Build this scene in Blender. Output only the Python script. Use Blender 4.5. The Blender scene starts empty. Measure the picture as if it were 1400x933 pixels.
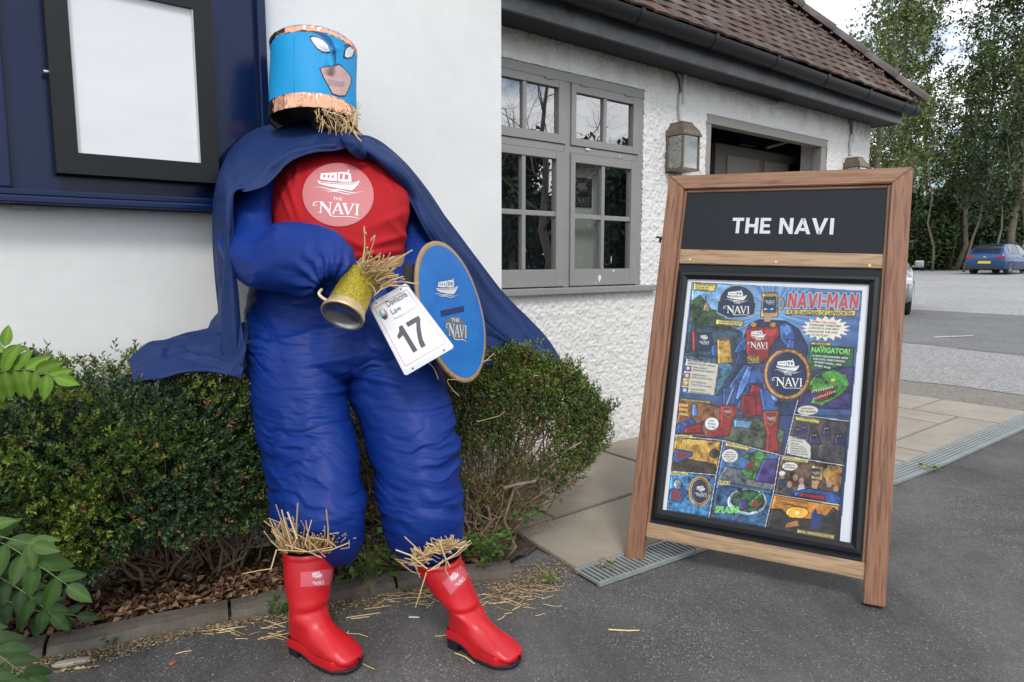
import bpy, bmesh, math, random
import numpy as np
from mathutils import Vector, Matrix
from mathutils.bvhtree import BVHTree
random.seed(7); RNG = np.random.default_rng(7)
SC = bpy.context.scene
COL = SC.collection

# ------------------------------------------------------------------ camera
FPX, CZ = 933.0, 1.15
PITCH = math.atan((466.5 - 357.0) / FPX)
YAW = math.atan(1173.0 * math.cos(PITCH) / FPX)
_cp, _sp = math.cos(PITCH), math.sin(PITCH)
FW = np.array((math.cos(YAW) * _cp, math.sin(YAW) * _cp, -_sp))
RT = np.array((math.sin(YAW), -math.cos(YAW), 0.0))
UP = np.array((math.cos(YAW) * _sp, math.sin(YAW) * _sp, _cp))
C0 = np.array((0, 0, CZ))
cam = bpy.data.cameras.new("camera"); co = bpy.data.objects.new("camera", cam); COL.objects.link(co)
cam.sensor_width = 36; cam.lens = 36 * FPX / 1400; cam.clip_end = 3000; cam.clip_start = 0.05
co.matrix_world = Matrix(((RT[0], UP[0], -FW[0], 0), (RT[1], UP[1], -FW[1], 0), (RT[2], UP[2], -FW[2], CZ), (0, 0, 0, 1)))
SC.camera = co

# ------------------------------------------------------------------ sky, sun, exposure
SUN_EL, SUN_AZ = math.radians(48), math.radians(-118)     # azimuth of the direction towards the sun, from +X
W = bpy.data.worlds.new("World"); SC.world = W; W.use_nodes = True
wn, wl = W.node_tree.nodes, W.node_tree.links; wn.clear()
def wnode(t, **k):
    n = wn.new(t)
    for a, b in k.items(): setattr(n, a, b)
    return n
wo = wnode('ShaderNodeOutputWorld'); wb = wnode('ShaderNodeBackground'); wb.inputs[1].default_value = 0.1
sky = wnode('ShaderNodeTexSky', sky_type='NISHITA', sun_disc=False, sun_elevation=SUN_EL, sun_rotation=math.pi / 2 - SUN_AZ)
tc = wnode('ShaderNodeTexCoord'); sep = wnode('ShaderNodeSeparateXYZ'); wl.new(tc.outputs['Generated'], sep.inputs[0])
zz = wnode('ShaderNodeMath', operation='ADD'); wl.new(sep.outputs[2], zz.inputs[0]); zz.inputs[1].default_value = 0.22
zm = wnode('ShaderNodeMath', operation='MAXIMUM'); wl.new(zz.outputs[0], zm.inputs[0]); zm.inputs[1].default_value = 0.1
vd = wnode('ShaderNodeVectorMath', operation='DIVIDE'); cb = wnode('ShaderNodeCombineXYZ')
for i in range(3): wl.new(zm.outputs[0], cb.inputs[i])
wl.new(tc.outputs['Generated'], vd.inputs[0]); wl.new(cb.outputs[0], vd.inputs[1])
ns = wnode('ShaderNodeTexNoise'); ns.inputs['Scale'].default_value = 1.5; ns.inputs['Detail'].default_value = 9; ns.inputs['Roughness'].default_value = 0.58
wl.new(vd.outputs[0], ns.inputs['Vector'])
cr = wnode('ShaderNodeValToRGB'); cr.color_ramp.elements[0].position = 0.40; cr.color_ramp.elements[1].position = 0.53
wl.new(ns.outputs[0], cr.inputs[0])
cr2 = wnode('ShaderNodeValToRGB'); cr2.color_ramp.elements[0].position = 0.42; cr2.color_ramp.elements[1].position = 0.75
cr2.color_ramp.elements[0].color = (15, 15.2, 15.5, 1); cr2.color_ramp.elements[1].color = (8.0, 8.3, 8.9, 1)
wl.new(ns.outputs[0], cr2.inputs[0])
mx = wnode('ShaderNodeMix', data_type='RGBA'); wl.new(cr.outputs[0], mx.inputs[0]); wl.new(sky.outputs[0], mx.inputs[6]); wl.new(cr2.outputs[0], mx.inputs[7])
wl.new(mx.outputs[2], wb.inputs[0]); wl.new(wb.outputs[0], wo.inputs[0])
sun = bpy.data.lights.new("sun", 'SUN'); sun.energy = 1.2; sun.angle = math.radians(14); sun.color = (1, .96, .9)
so = bpy.data.objects.new("sun", sun); COL.objects.link(so)
sd = Vector((math.cos(SUN_AZ) * math.cos(SUN_EL), math.sin(SUN_AZ) * math.cos(SUN_EL), math.sin(SUN_EL)))
so.rotation_euler = sd.to_track_quat('Z', 'Y').to_euler()
SC.view_settings.view_transform = 'Standard'; SC.view_settings.look = 'None'; SC.view_settings.gamma = 1
SC.view_settings.use_curve_mapping = False; SC.view_settings.exposure = 0.45
try:
    SC.cycles.use_denoising = True; SC.cycles.max_bounces = 8; SC.cycles.transparent_max_bounces = 12; SC.cycles.caustics_reflective = False; SC.cycles.caustics_refractive = False
except Exception: pass

# ------------------------------------------------------------------ photo pixel <-> place
def P(x, y, d): return C0 + FW * d + RT * ((x - 700) / FPX * d) + UP * ((466.5 - y) / FPX * d)
def Pn(x, y, d):
    x = np.asarray(x, float); y = np.asarray(y, float); d = np.asarray(d, float) + 0 * x
    return C0 + d[..., None] * (FW + ((x - 700) / FPX)[..., None] * RT + ((466.5 - y) / FPX)[..., None] * UP)
def ray(x, y): return FW + RT * ((x - 700) / FPX) + UP * ((466.5 - y) / FPX)
def onY(x, y, Y): r = ray(x, y); return C0 + r * (Y / r[1])
def onX(x, y, X): r = ray(x, y); return C0 + r * (X / r[0])
def onZ(x, y, z=0.0): r = ray(x, y); return C0 + r * ((z - CZ) / r[2])
def on_plane(x, y, p0, n): r = ray(x, y); return C0 + r * (np.dot(p0 - C0, n) / np.dot(r, n))
def gz(X, Y=0.0): return max(0.0, math.hypot(X, Y) - 9) * .0155
def onG(x, y):
    r = ray(x, y); t = 1.0
    while CZ + r[2] * t > gz(r[0] * t, r[1] * t) and t < 400: t *= 1.001
    return C0 + r * t
YB, YA = 2.885, 2.65       # the pebbledashed wall and the smooth wall stand on these lines

# ------------------------------------------------------------------ value noise
def _h(i, j, k, s):
    n = (i * 73856093) ^ (j * 19349663) ^ (k * 83492791) ^ (s * 2654435761 & 0x7fffffff)
    n = (n ^ (n >> 13)) & 0x7fffffff; n = (n * 1274126177) & 0x7fffffff; n = n ^ (n >> 16)
    n = (n * 668265263) & 0x7fffffff
    return (n & 0xffff) / 65535.0
def vn(Q, s=0):
    Q = np.asarray(Q, float); f = np.floor(Q); t = Q - f; t = t * t * t * (t * (t * 6 - 15) + 10); f = f.astype(np.int64)
    r = 0
    for a in (0, 1):
        for b in (0, 1):
            for c in (0, 1):
                w = (t[..., 0] if a else 1 - t[..., 0]) * (t[..., 1] if b else 1 - t[..., 1]) * (t[..., 2] if c else 1 - t[..., 2])
                r = r + w * _h(f[..., 0] + a, f[..., 1] + b, f[..., 2] + c, s)
    return r * 2 - 1
def fbm(Q, s=0, o=3):
    r = 0; a = 1.0; Q = np.asarray(Q, float)
    for i in range(o): r = r + a * vn(Q * 2 ** i + 17.3 * i, s + i); a *= .5
    return r

# ------------------------------------------------------------------ objects
WLOC = {}
def tag(o, label=None, cat=None, group=None, kind=None):
    if label: o['label'] = label
    if cat: o['category'] = cat
    if group: o['group'] = group
    if kind: o['kind'] = kind
    return o
def thing(name, label, cat, loc, group=None):
    o = bpy.data.objects.new(name, None); COL.objects.link(o); o.location = loc; o.empty_display_size = .1
    WLOC[o.name] = np.array(loc, float)
    return tag(o, label, cat, group)
def mesh_np(name, V, F, cols=None, smooth=False):
    V = np.asarray(V, np.float32); me = bpy.data.meshes.new(name)
    if isinstance(F, np.ndarray):
        k = F.shape[1]; n = len(F)
        me.vertices.add(len(V)); me.vertices.foreach_set('co', V.ravel())
        me.loops.add(n * k); me.loops.foreach_set('vertex_index', F.astype(np.int32).ravel())
        me.polygons.add(n); me.polygons.foreach_set('loop_start', np.arange(0, n * k, k, dtype=np.int32))
        me.update(calc_edges=True)
    else:
        me.from_pydata(V.tolist(), [], F)
    if cols is not None:
        at = me.attributes.new('Col', 'FLOAT_COLOR', 'POINT')
        c = np.ones((len(V), 4), np.float32); c[:, :3] = cols; at.data.foreach_set('color', c.ravel())
    if smooth: me.polygons.foreach_set('use_smooth', np.ones(len(me.polygons), bool))
    me.validate(); return me
def mk(name, V, F, m, parent=None, cols=None, smooth=False, mats=None, mi=None):
    V = np.asarray(V, float)
    b0, b1 = V.min(0), V.max(0); c = np.array(((b0[0] + b1[0]) / 2, (b0[1] + b1[1]) / 2, b0[2]))
    me = mesh_np(name, V - c, F, cols, smooth)
    me.materials.append(m)
    if mats:
        for x in mats: me.materials.append(x)
        me.polygons.foreach_set('material_index', np.asarray(mi, np.int32))
    o = bpy.data.objects.new(name, me); COL.objects.link(o)
    if parent is not None:
        o.parent = parent; o.location = c - WLOC[parent.name]
    else: o.location = c
    WLOC[o.name] = c
    return o
def inst(src, name, M, parent=None):           # a copy sharing its mesh, placed by a world matrix
    o = bpy.data.objects.new(name, src.data if hasattr(src, 'data') else src); COL.objects.link(o)
    l = np.array(M.to_translation())
    if parent is not None: o.parent = parent; M = Matrix.Translation(-Vector(WLOC[parent.name])) @ M
    o.matrix_local = M; WLOC[o.name] = l
    return o
class MB:
    def __init__(s): s.V = []; s.F = []
    def add(s, V, F):
        b = len(s.V); s.V += [tuple(v) for v in V]; s.F += [tuple(i + b for i in f) for f in F]; return s
    def box(s, a, b, bev=0.0):
        a = np.minimum(a, b), np.maximum(a, b); a, b = a
        if bev <= 0:
            V = [(x, y, z) for x in (a[0], b[0]) for y in (a[1], b[1]) for z in (a[2], b[2])]
            return s.add(V, [(0, 1, 3, 2), (4, 6, 7, 5), (0, 4, 5, 1), (2, 3, 7, 6), (0, 2, 6, 4), (1, 5, 7, 3)])
        bm = bmesh.new(); r = bmesh.ops.create_cube(bm, size=1)
        for v in bm.verts: v.co = Vector([(a[i] + b[i]) / 2 + v.co[i] * (b[i] - a[i]) for i in range(3)])
        bmesh.ops.bevel(bm, geom=list(bm.edges), offset=bev, segments=2, profile=.6, affect='EDGES')
        return s.bm(bm)
    def bm(s, bm, M=None):
        if M is not None: bm.transform(M)
        bm.verts.index_update(); s.add([v.co[:] for v in bm.verts], [[v.index for v in f.verts] for f in bm.faces]); bm.free(); return s
    def obox(s, p0, U, Vv, N, u0, u1, v0, v1, n0, n1, bev=0.0):   # box in an oriented frame
        t = MB(); t.box((u0, v0, n0), (u1, v1, n1), bev); q = np.array(t.V)
        s.add(p0 + q[:, :1] * U + q[:, 1:2] * Vv + q[:, 2:3] * N, t.F); return s
    def tube(s, pts, r, n=8, cap=True):
        V, F = tube(pts, r, n, cap); return s.add(V, F)
    def make(s, name, m, parent=None, smooth=False): return mk(name, s.V, s.F, m, parent, smooth=smooth)
def tube(pts, r, n=8, cap=True):
    pts = [np.asarray(p, float) for p in pts]; k = len(pts)
    if np.isscalar(r): r = [r] * k
    V = []; F = []; u = None
    for i in range(k):
        t = pts[min(i + 1, k - 1)] - pts[max(i - 1, 0)]; t = t / (np.linalg.norm(t) + 1e-9)
        if u is None:
            u = np.cross(t, (0, 0, 1) if abs(t[2]) < .9 else (1, 0, 0))
        u = u - t * np.dot(u, t); u /= np.linalg.norm(u) + 1e-9; w = np.cross(t, u)
        for j in range(n):
            a = 2 * math.pi * j / n; V.append(pts[i] + (u * math.cos(a) + w * math.sin(a)) * r[i])
    for i in range(k - 1):
        for j in range(n):
            F.append((i * n + j, i * n + (j + 1) % n, (i + 1) * n + (j + 1) % n, (i + 1) * n + j))
    if cap: F.append(tuple(range(n - 1, -1, -1))); F.append(tuple((k - 1) * n + j for j in range(n)))
    return V, F
def cr_spline(A, n):                            # Catmull-Rom through rows of A
    A = np.asarray(A, float); m = len(A); out = []
    for t in np.linspace(0, m - 1, n):
        i = min(int(t), m - 2); f = t - i
        p0, p1, p2, p3 = A[max(i - 1, 0)], A[i], A[i + 1], A[min(i + 2, m - 1)]
        out.append(.5 * (2 * p1 + (p2 - p0) * f + (2 * p0 - 5 * p1 + 4 * p2 - p3) * f * f + (3 * p1 - p0 - 3 * p2 + p3) * f ** 3))
    return np.array(out)
def grid_faces(n, m, wrap=False):
    i, j = np.meshgrid(np.arange(n - 1), np.arange(m if wrap else m - 1), indexing='ij'); i = i.ravel(); j = j.ravel(); k = (j + 1) % m
    return np.stack([i * m + j, i * m + k, (i + 1) * m + k, (i + 1) * m + j], 1)

# ------------------------------------------------------------------ materials
MATS = {}
def mat(name, col, rough=.6, metal=0, spec=.5, bump=None, vary=None, attr=False, sheen=0, coat=0, sss=0, emis=None, rand=None, alpha=None, aniso_scale=None):
    """bump=(scale, strength, distance, detail) ; vary=(scale, amount, colour2) ; rand=(dh, dv) per object"""
    if name in MATS: return MATS[name]
    m = bpy.data.materials.new(name); m.use_nodes = True; MATS[name] = m
    n, l = m.node_tree.nodes, m.node_tree.links; b = n['Principled BSDF']
    b.inputs['Base Color'].default_value = (*col, 1); b.inputs['Roughness'].default_value = rough; b.inputs['Metallic'].default_value = metal
    b.inputs['Specular IOR Level'].default_value = spec
    if sheen: b.inputs['Sheen Weight'].default_value = sheen
    if coat: b.inputs['Coat Weight'].default_value = coat; b.inputs['Coat Roughness'].default_value = .08
    if emis: b.inputs['Emission Color'].default_value = (*emis[:3], 1); b.inputs['Emission Strength'].default_value = emis[3]
    if alpha is not None: b.inputs['Alpha'].default_value = alpha
    tc = n.new('ShaderNodeTexCoord'); src = tc.outputs['Object']
    if aniso_scale:
        mp = n.new('ShaderNodeMapping'); mp.inputs['Scale'].default_value = aniso_scale; l.new(src, mp.inputs[0]); src = mp.outputs[0]
    col_out = None
    if attr:
        a = n.new('ShaderNodeAttribute'); a.attribute_name = 'Col'; col_out = a.outputs['Color']
    if vary:
        ns = n.new('ShaderNodeTexNoise'); ns.inputs['Scale'].default_value = vary[0]; ns.inputs['Detail'].default_value = 6; ns.inputs['Roughness'].default_value = .65; l.new(src, ns.inputs['Vector'])
        mr = n.new('ShaderNodeMapRange'); mr.inputs[1].default_value = .35; mr.inputs[2].default_value = .68; mr.inputs[4].default_value = vary[1]; l.new(ns.outputs[0], mr.inputs[0])
        mx = n.new('ShaderNodeMix'); mx.data_type = 'RGBA'; l.new(mr.outputs[0], mx.inputs[0])
        if col_out: l.new(col_out, mx.inputs[6])
        else: mx.inputs[6].default_value = (*col, 1)
        mx.inputs[7].default_value = (*vary[2], 1); col_out = mx.outputs[2]
    if rand:
        oi = n.new('ShaderNodeObjectInfo'); ge = n.new('ShaderNodeNewGeometry')
        ad = n.new('ShaderNodeMath'); ad.operation = 'ADD'; l.new(oi.outputs['Random'], ad.inputs[0]); l.new(ge.outputs['Random Per Island'], ad.inputs[1])
        fr = n.new('ShaderNodeMath'); fr.operation = 'FRACT'; l.new(ad.outputs[0], fr.inputs[0])
        ra = n.new('ShaderNodeValToRGB'); l.new(fr.outputs[0], ra.inputs[0])
        while len(ra.color_ramp.elements) < len(rand): ra.color_ramp.elements.new(.5)
        for i, c in enumerate(rand): ra.color_ramp.elements[i].position = i / (len(rand) - 1); ra.color_ramp.elements[i].color = (*c, 1)
        if col_out is None: col_out = ra.outputs[0]
        else:
            m2 = n.new('ShaderNodeMix'); m2.data_type = 'RGBA'; m2.blend_type = 'MULTIPLY'; m2.inputs[0].default_value = 1; l.new(col_out, m2.inputs[6]); l.new(ra.outputs[0], m2.inputs[7]); col_out = m2.outputs[2]
    if col_out: l.new(col_out, b.inputs['Base Color'])
    if bump:
        ns = n.new('ShaderNodeTexNoise'); ns.inputs['Scale'].default_value = bump[0]; ns.inputs['Detail'].default_value = bump[3] if len(bump) > 3 else 4; l.new(src, ns.inputs['Vector'])
        bp = n.new('ShaderNodeBump'); bp.inputs['Strength'].default_value = bump[1]; bp.inputs['Distance'].default_value = bump[2]; l.new(ns.outputs[0], bp.inputs['Height']); l.new(bp.outputs[0], b.inputs['Normal'])
    return m
def asphalt(name, c1, c2, cspeck, scale=220, patch=.6):
    m = mat(name, c1, .85, bump=(scale * 1.3, .8, .004, 3)); n, l = m.node_tree.nodes, m.node_tree.links; b = n['Principled BSDF']
    tc = [x for x in n if x.type == 'TEX_COORD'][0]
    vo = n.new('ShaderNodeTexVoronoi'); vo.inputs['Scale'].default_value = scale; l.new(tc.outputs['Object'], vo.inputs['Vector'])
    sep = n.new('ShaderNodeSeparateColor'); l.new(vo.outputs['Color'], sep.inputs[0])
    r1 = n.new('ShaderNodeValToRGB'); l.new(sep.outputs[0], r1.inputs[0]); e = r1.color_ramp.elements
    e[0].position = .0; e[0].color = (*[v * .55 for v in c1], 1); e[1].position = 1; e[1].color = (*cspeck, 1)
    k = e.new(.45); k.color = (*c1, 1); k = e.new(.93); k.color = (*[v * 1.35 for v in c1], 1)
    ns = n.new('ShaderNodeTexNoise'); ns.inputs['Scale'].default_value = patch; ns.inputs['Detail'].default_value = 8; ns.inputs['Roughness'].default_value = .7; l.new(tc.outputs['Object'], ns.inputs['Vector'])
    mr = n.new('ShaderNodeMapRange'); mr.inputs[1].default_value = .42; mr.inputs[2].default_value = .7; mr.inputs[4].default_value = .75; l.new(ns.outputs[0], mr.inputs[0])
    mx = n.new('ShaderNodeMix'); mx.data_type = 'RGBA'; l.new(mr.outputs[0], mx.inputs[0]); l.new(r1.outputs[0], mx.inputs[6]); mx.inputs[7].default_value = (*c2, 1)
    l.new(mx.outputs[2], b.inputs['Base Color']); return m
def glass(name, refl=.3, tint=(1, 1, 1), rough=.01):
    m = bpy.data.materials.new(name); m.use_nodes = True; n, l = m.node_tree.nodes, m.node_tree.links; n.clear()
    o = n.new('ShaderNodeOutputMaterial'); t = n.new('ShaderNodeBsdfTransparent'); t.inputs[0].default_value = (*tint, 1)
    g = n.new('ShaderNodeBsdfGlossy'); g.inputs['Roughness'].default_value = rough; x = n.new('ShaderNodeMixShader')
    lw = n.new('ShaderNodeLayerWeight'); lw.inputs[0].default_value = .5; f = n.new('ShaderNodeMath'); f.operation = 'POWER'; f.inputs[1].default_value = 5; l.new(lw.outputs['Facing'], f.inputs[0]); a = n.new('ShaderNodeMath'); a.operation = 'ADD'; a.inputs[1].default_value = refl + .04; a.use_clamp = True
    l.new(f.outputs[0], a.inputs[0]); l.new(a.outputs[0], x.inputs[0]); l.new(t.outputs[0], x.inputs[1]); l.new(g.outputs[0], x.inputs[2]); l.new(x.outputs[0], o.inputs[0]); return m

# ------------------------------------------------------------------ leaves, twigs
def unit(v): return v / (np.linalg.norm(v, axis=-1, keepdims=True) + 1e-9)
def leaves(pos, dr, L, Wd, cols, fold=.25, nrm=None):
    n = len(pos); dr = unit(dr); r = RNG.normal(size=(n, 3)) if nrm is None else nrm
    side = unit(np.cross(dr, r)); up = np.cross(side, dr)
    L = np.asarray(L).reshape(-1, 1) + np.zeros((n, 1)); Wd = np.asarray(Wd).reshape(-1, 1) + np.zeros((n, 1))
    a = pos; t = pos + dr * L - up * L * .12; m = pos + dr * L * .5
    s1 = m + side * Wd / 2 + up * Wd * fold; s2 = m - side * Wd / 2 + up * Wd * fold
    V = np.stack([a, s1, t, s2], 1).reshape(-1, 3); b = np.arange(n) * 4
    F = np.concatenate([np.stack([b, b + 1, b + 2], 1), np.stack([b, b + 2, b + 3], 1)])
    return V, F, np.repeat(cols, 4, 0)
def join_np(parts):
    V = []; F = []; C = []; b = 0
    for v, f, c in parts: V.append(v); F.append(f + b); C.append(c); b += len(v)
    return np.concatenate(V), np.concatenate(F), np.concatenate(C)
def tri(F):
    out = []
    for f in F:
        for i in range(1, len(f) - 1): out.append((f[0], f[i], f[i + 1]))
    return np.array(out)

# ------------------------------------------------------------------ lettering
_TC = {}
def text_geo(s, bold=0.0, res=2, space=1.0):
    k = (s, bold, res, space)
    if k in _TC: return _TC[k]
    cu = bpy.data.curves.new('t', 'FONT'); cu.body = s; cu.resolution_u = res; cu.offset = bold; cu.space_character = space; cu.align_x = 'LEFT'; cu.fill_mode = 'FRONT'
    o = bpy.data.objects.new('t', cu); COL.objects.link(o); dg = bpy.context.evaluated_depsgraph_get(); dg.update()
    me = bpy.data.meshes.new_from_object(o.evaluated_get(dg)); V = np.array([v.co[:] for v in me.vertices]); F = [tuple(p.vertices) for p in me.polygons]
    bpy.data.objects.remove(o); bpy.data.curves.remove(cu); bpy.data.meshes.remove(me)
    lo = V.min(0); hi = V.max(0); V = (V - lo)[:, :2]; w, h = (hi - lo)[:2]
    _TC[k] = (V / np.array((w, h)), F, w / h); return _TC[k]
def serif_navi():
    """the four serif letters N A V I in a box x 0..2.75, y 0..1, as polygons"""
    P_ = []
    P_ += [[(.16, .0), (.42, 0), (.42, .04), (.335, .07), (.335, .86), (.27, .86), (.27, .07), (.16, .04)],
           [(.10, 1), (.38, 1), (.92, .22), (.92, -.04), (.86, -.04), (.27, .82), (.2, .95), (.10, .96)],
           [(.86, -.04), (.92, -.04), (.92, .93), (1.02, .96), (1.02, 1), (.76, 1), (.76, .96), (.86, .93)]]
    P_ += [[(1.0, 0), (1.22, 0), (1.22, .04), (1.155, .07), (1.36, .74), (1.385, 1.0), (1.33, 1.0), (1.075, .07), (1.0, .04)],
           [(1.33, 1.0), (1.43, 1.0), (1.74, .07), (1.8, .04), (1.8, 0), (1.5, 0), (1.5, .04), (1.585, .07), (1.34, .86)],
           [(1.17, .30), (1.53, .30), (1.51, .36), (1.19, .36)]]
    o = 1.66
    P_ += [[(o + .0, 1), (o + .3, 1), (o + .3, .96), (o + .225, .93), (o + .43, .17), (o + .41, -.03), (o + .355, -.03), (o + .08, .93), (o + .0, .96)],
           [(o + .355, -.03), (o + .42, -.03), (o + .72, .93), (o + .8, .96), (o + .8, 1), (o + .56, 1), (o + .56, .96), (o + .64, .93), (o + .41, .14)]]
    o = 2.48
    P_ += [[(o, 0), (o + .28, 0), (o + .28, .04), (o + .2, .07), (o + .2, .93), (o + .28, .96), (o + .28, 1), (o, 1), (o, .96), (o + .08, .93), (o + .08, .07), (o, .04)]]
    def stroke(pts, ws):
        pts = cr_spline(pts, 18); ws = np.interp(np.linspace(0, 1, 18), np.linspace(0, 1, len(ws)), ws)
        t = unit(np.gradient(pts, axis=0)); nn = np.stack([-t[:, 1], t[:, 0]], 1)
        a = pts + nn * ws[:, None] / 2; b = pts - nn * ws[:, None] / 2
        return [tuple(x) for i in range(17) for x in ()], [[tuple(a[i]), tuple(a[i + 1]), tuple(b[i + 1]), tuple(b[i])] for i in range(17)]
    P_ += stroke([(.14, .98), (-.05, .92), (-.2, .75), (-.16, .58), (-.02, .62), (.02, .72)], [.03, .08, .07, .05, .04, .02])[1]
    P_ += stroke([(.88, .02), (.95, -.16), (1.2, -.24), (1.7, -.2), (2.2, -.16), (2.6, -.22), (2.85, -.3)], [.1, .1, .07, .05, .07, .05, .01])[1]
    return [np.array(p) for p in P_]
def boat():
    """narrowboat emblem, x -1..1, y -.45..0.5 : list of (tone, polygon) ; tone 1 light, 0 ground"""
    L = []
    L.append((1, [(-.82, .02), (-.7, -.02), (0, -.03), (.55, .02), (.78, .12), (.74, -.02), (.62, -.2), (.5, -.3), (.1, -.26), (-.4, -.2), (-.74, -.12)]))
    L.append((1, [(-.72, .06), (-.7, .30), (-.1, .38), (-.08, .04), (-.4, .03)]))
    L.append((1, [(-.05, .03), (-.06, .40), (.3, .42), (.42, .36), (.48, .05), (.2, .02)]))
    for x in (-.6, -.44, -.28): L.append((0, [(x, .14), (x + .005, .24), (x + .07, .25), (x + .07, .145)]))
    L.append((0, [(.02, .12), (.02, .33), (.12, .34), (.12, .12)])); L.append((0, [(.2, .13), (.2, .32), (.34, .3), (.34, .13)]))
    L.append((0, [(-.7, -.05), (0, -.07), (.55, -.03), (.7, .05), (.7, .03), (.55, -.055), (0, -.095), (-.7, -.075)]))
    L.append((1, [(.3, .42), (.3, .52), (.35, .52), (.35, .4)]))
    for k, (y, a, b) in enumerate(((-.27, -.95, .3), (-.34, -.7, .95), (-.41, -.4, .7))):
        xs = np.linspace(a, b, 13); up = [(x, y + .035 * math.sin(x * 7 + k) + .0) for x in xs]; th = .032 * np.sin(np.linspace(0, math.pi, 13)) + .004
        for i in range(12): L.append((1, [up[i], up[i + 1], (up[i + 1][0], up[i + 1][1] - th[i + 1]), (up[i][0], up[i][1] - th[i])]))
    return [(t, np.array(p)) for t, p in L]
def logo_polys(the=True):
    """emblem in -1..1 square: boat above, THE, NAVI in serif letters"""
    L = [(t, p * .78 + np.array((0, .36))) for t, p in boat()]
    s = .47; L += [(1, np.array([(x - 1.33) * s, (y) * .36 - .46]).T if False else np.stack([(p[:, 0] - 1.33) * s, p[:, 1] * .36 - .48], 1)) for p in serif_navi() for x, y in [(0, 0)]]
    return L
def tess(poly, mx):
    """polygon -> triangles with edges no longer than mx"""
    bm = bmesh.new(); vs = [bm.verts.new((p[0], p[1], 0)) for p in poly]
    try: f = bm.faces.new(vs)
    except Exception: bm.free(); return np.zeros((0, 2)), []
    bmesh.ops.triangulate(bm, faces=bm.faces[:])
    for _ in range(5):
        e = [e for e in bm.edges if e.calc_length() > mx]
        if not e: break
        bmesh.ops.subdivide_edges(bm, edges=e, cuts=1); bmesh.ops.triangulate(bm, faces=bm.faces[:])
    bm.verts.index_update(); V = np.array([v.co[:2] for v in bm.verts]); F = [tuple(v.index for v in f.verts) for f in bm.faces]; bm.free(); return V, F
def bvh_of(*objs):
    V = []; F = []
    for o in objs:
        b = len(V); l = WLOC[o.name]
        V += [tuple(np.array(v.co) + l) for v in o.data.vertices]; F += [tuple(i + b for i in p.vertices) for p in o.data.polygons]
    return BVHTree.FromPolygons(V, F)
def decal_px(V2, F, bvh, off):
    """flat print given in photo pixels, laid on the surface that it meets"""
    out = []; ok = []
    for x, y in V2:
        r = Vector(ray(x, y)).normalized(); h = bvh.ray_cast(Vector(C0), r, 8)
        if h[0] is None: out.append((0, 0, 0)); ok.append(False)
        else:
            nn = h[1] if h[1].dot(r) < 0 else -h[1]
            out.append(tuple(h[0] + nn * off)); ok.append(True)
    return out, [f for f in F if all(ok[i] for i in f)]
class Print:
    """collects flat print in a 2-D frame and lays it through a mapping to 3-D"""
    def __init__(s): s.d = {}
    def poly(s, key, p, layer=1, mx=1e9):
        V, F = tess(p, mx) if mx < 1e8 else (np.array(p), [tuple(range(len(p)))])
        s.d.setdefault((key, layer), []).append((V, F))
    def text(s, key, txt, o, xd, yd, layer=1, bold=0.0, res=2, shear=0.0, w=None, h=None):
        """o lower-left, xd / yd 2-D unit vectors; w and h size in frame units (one may be None)"""
        V, F, ar = text_geo(txt, bold, res)
        if w is None: w = h * ar
        if h is None: h = w / ar
        q = np.array(o) + (V[:, :1] * w + V[:, 1:] * h * shear) * np.array(xd) + V[:, 1:] * h * np.array(yd)
        s.d.setdefault((key, layer), []).append((q, F))
    def build(s, name, mats, parent, fn):
        for (key, layer), L in s.d.items():
            VV = []; FF = []; b = 0
            for V, F in L:
                X, F = fn(V, F, layer)
                VV += [tuple(x) for x in X]; FF += [tuple(i + b for i in f) for f in F]; b += len(X)
            if FF: mk(name, VV, FF, mats[key], parent)
def ell(cx, cy, rx, ry, n=32, rot=0.0):
    a = np.linspace(0, 2 * math.pi, n, endpoint=False); x, y = rx * np.cos(a), ry * np.sin(a)
    return np.stack([cx + x * math.cos(rot) - y * math.sin(rot), cy + x * math.sin(rot) + y * math.cos(rot)], 1)

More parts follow.
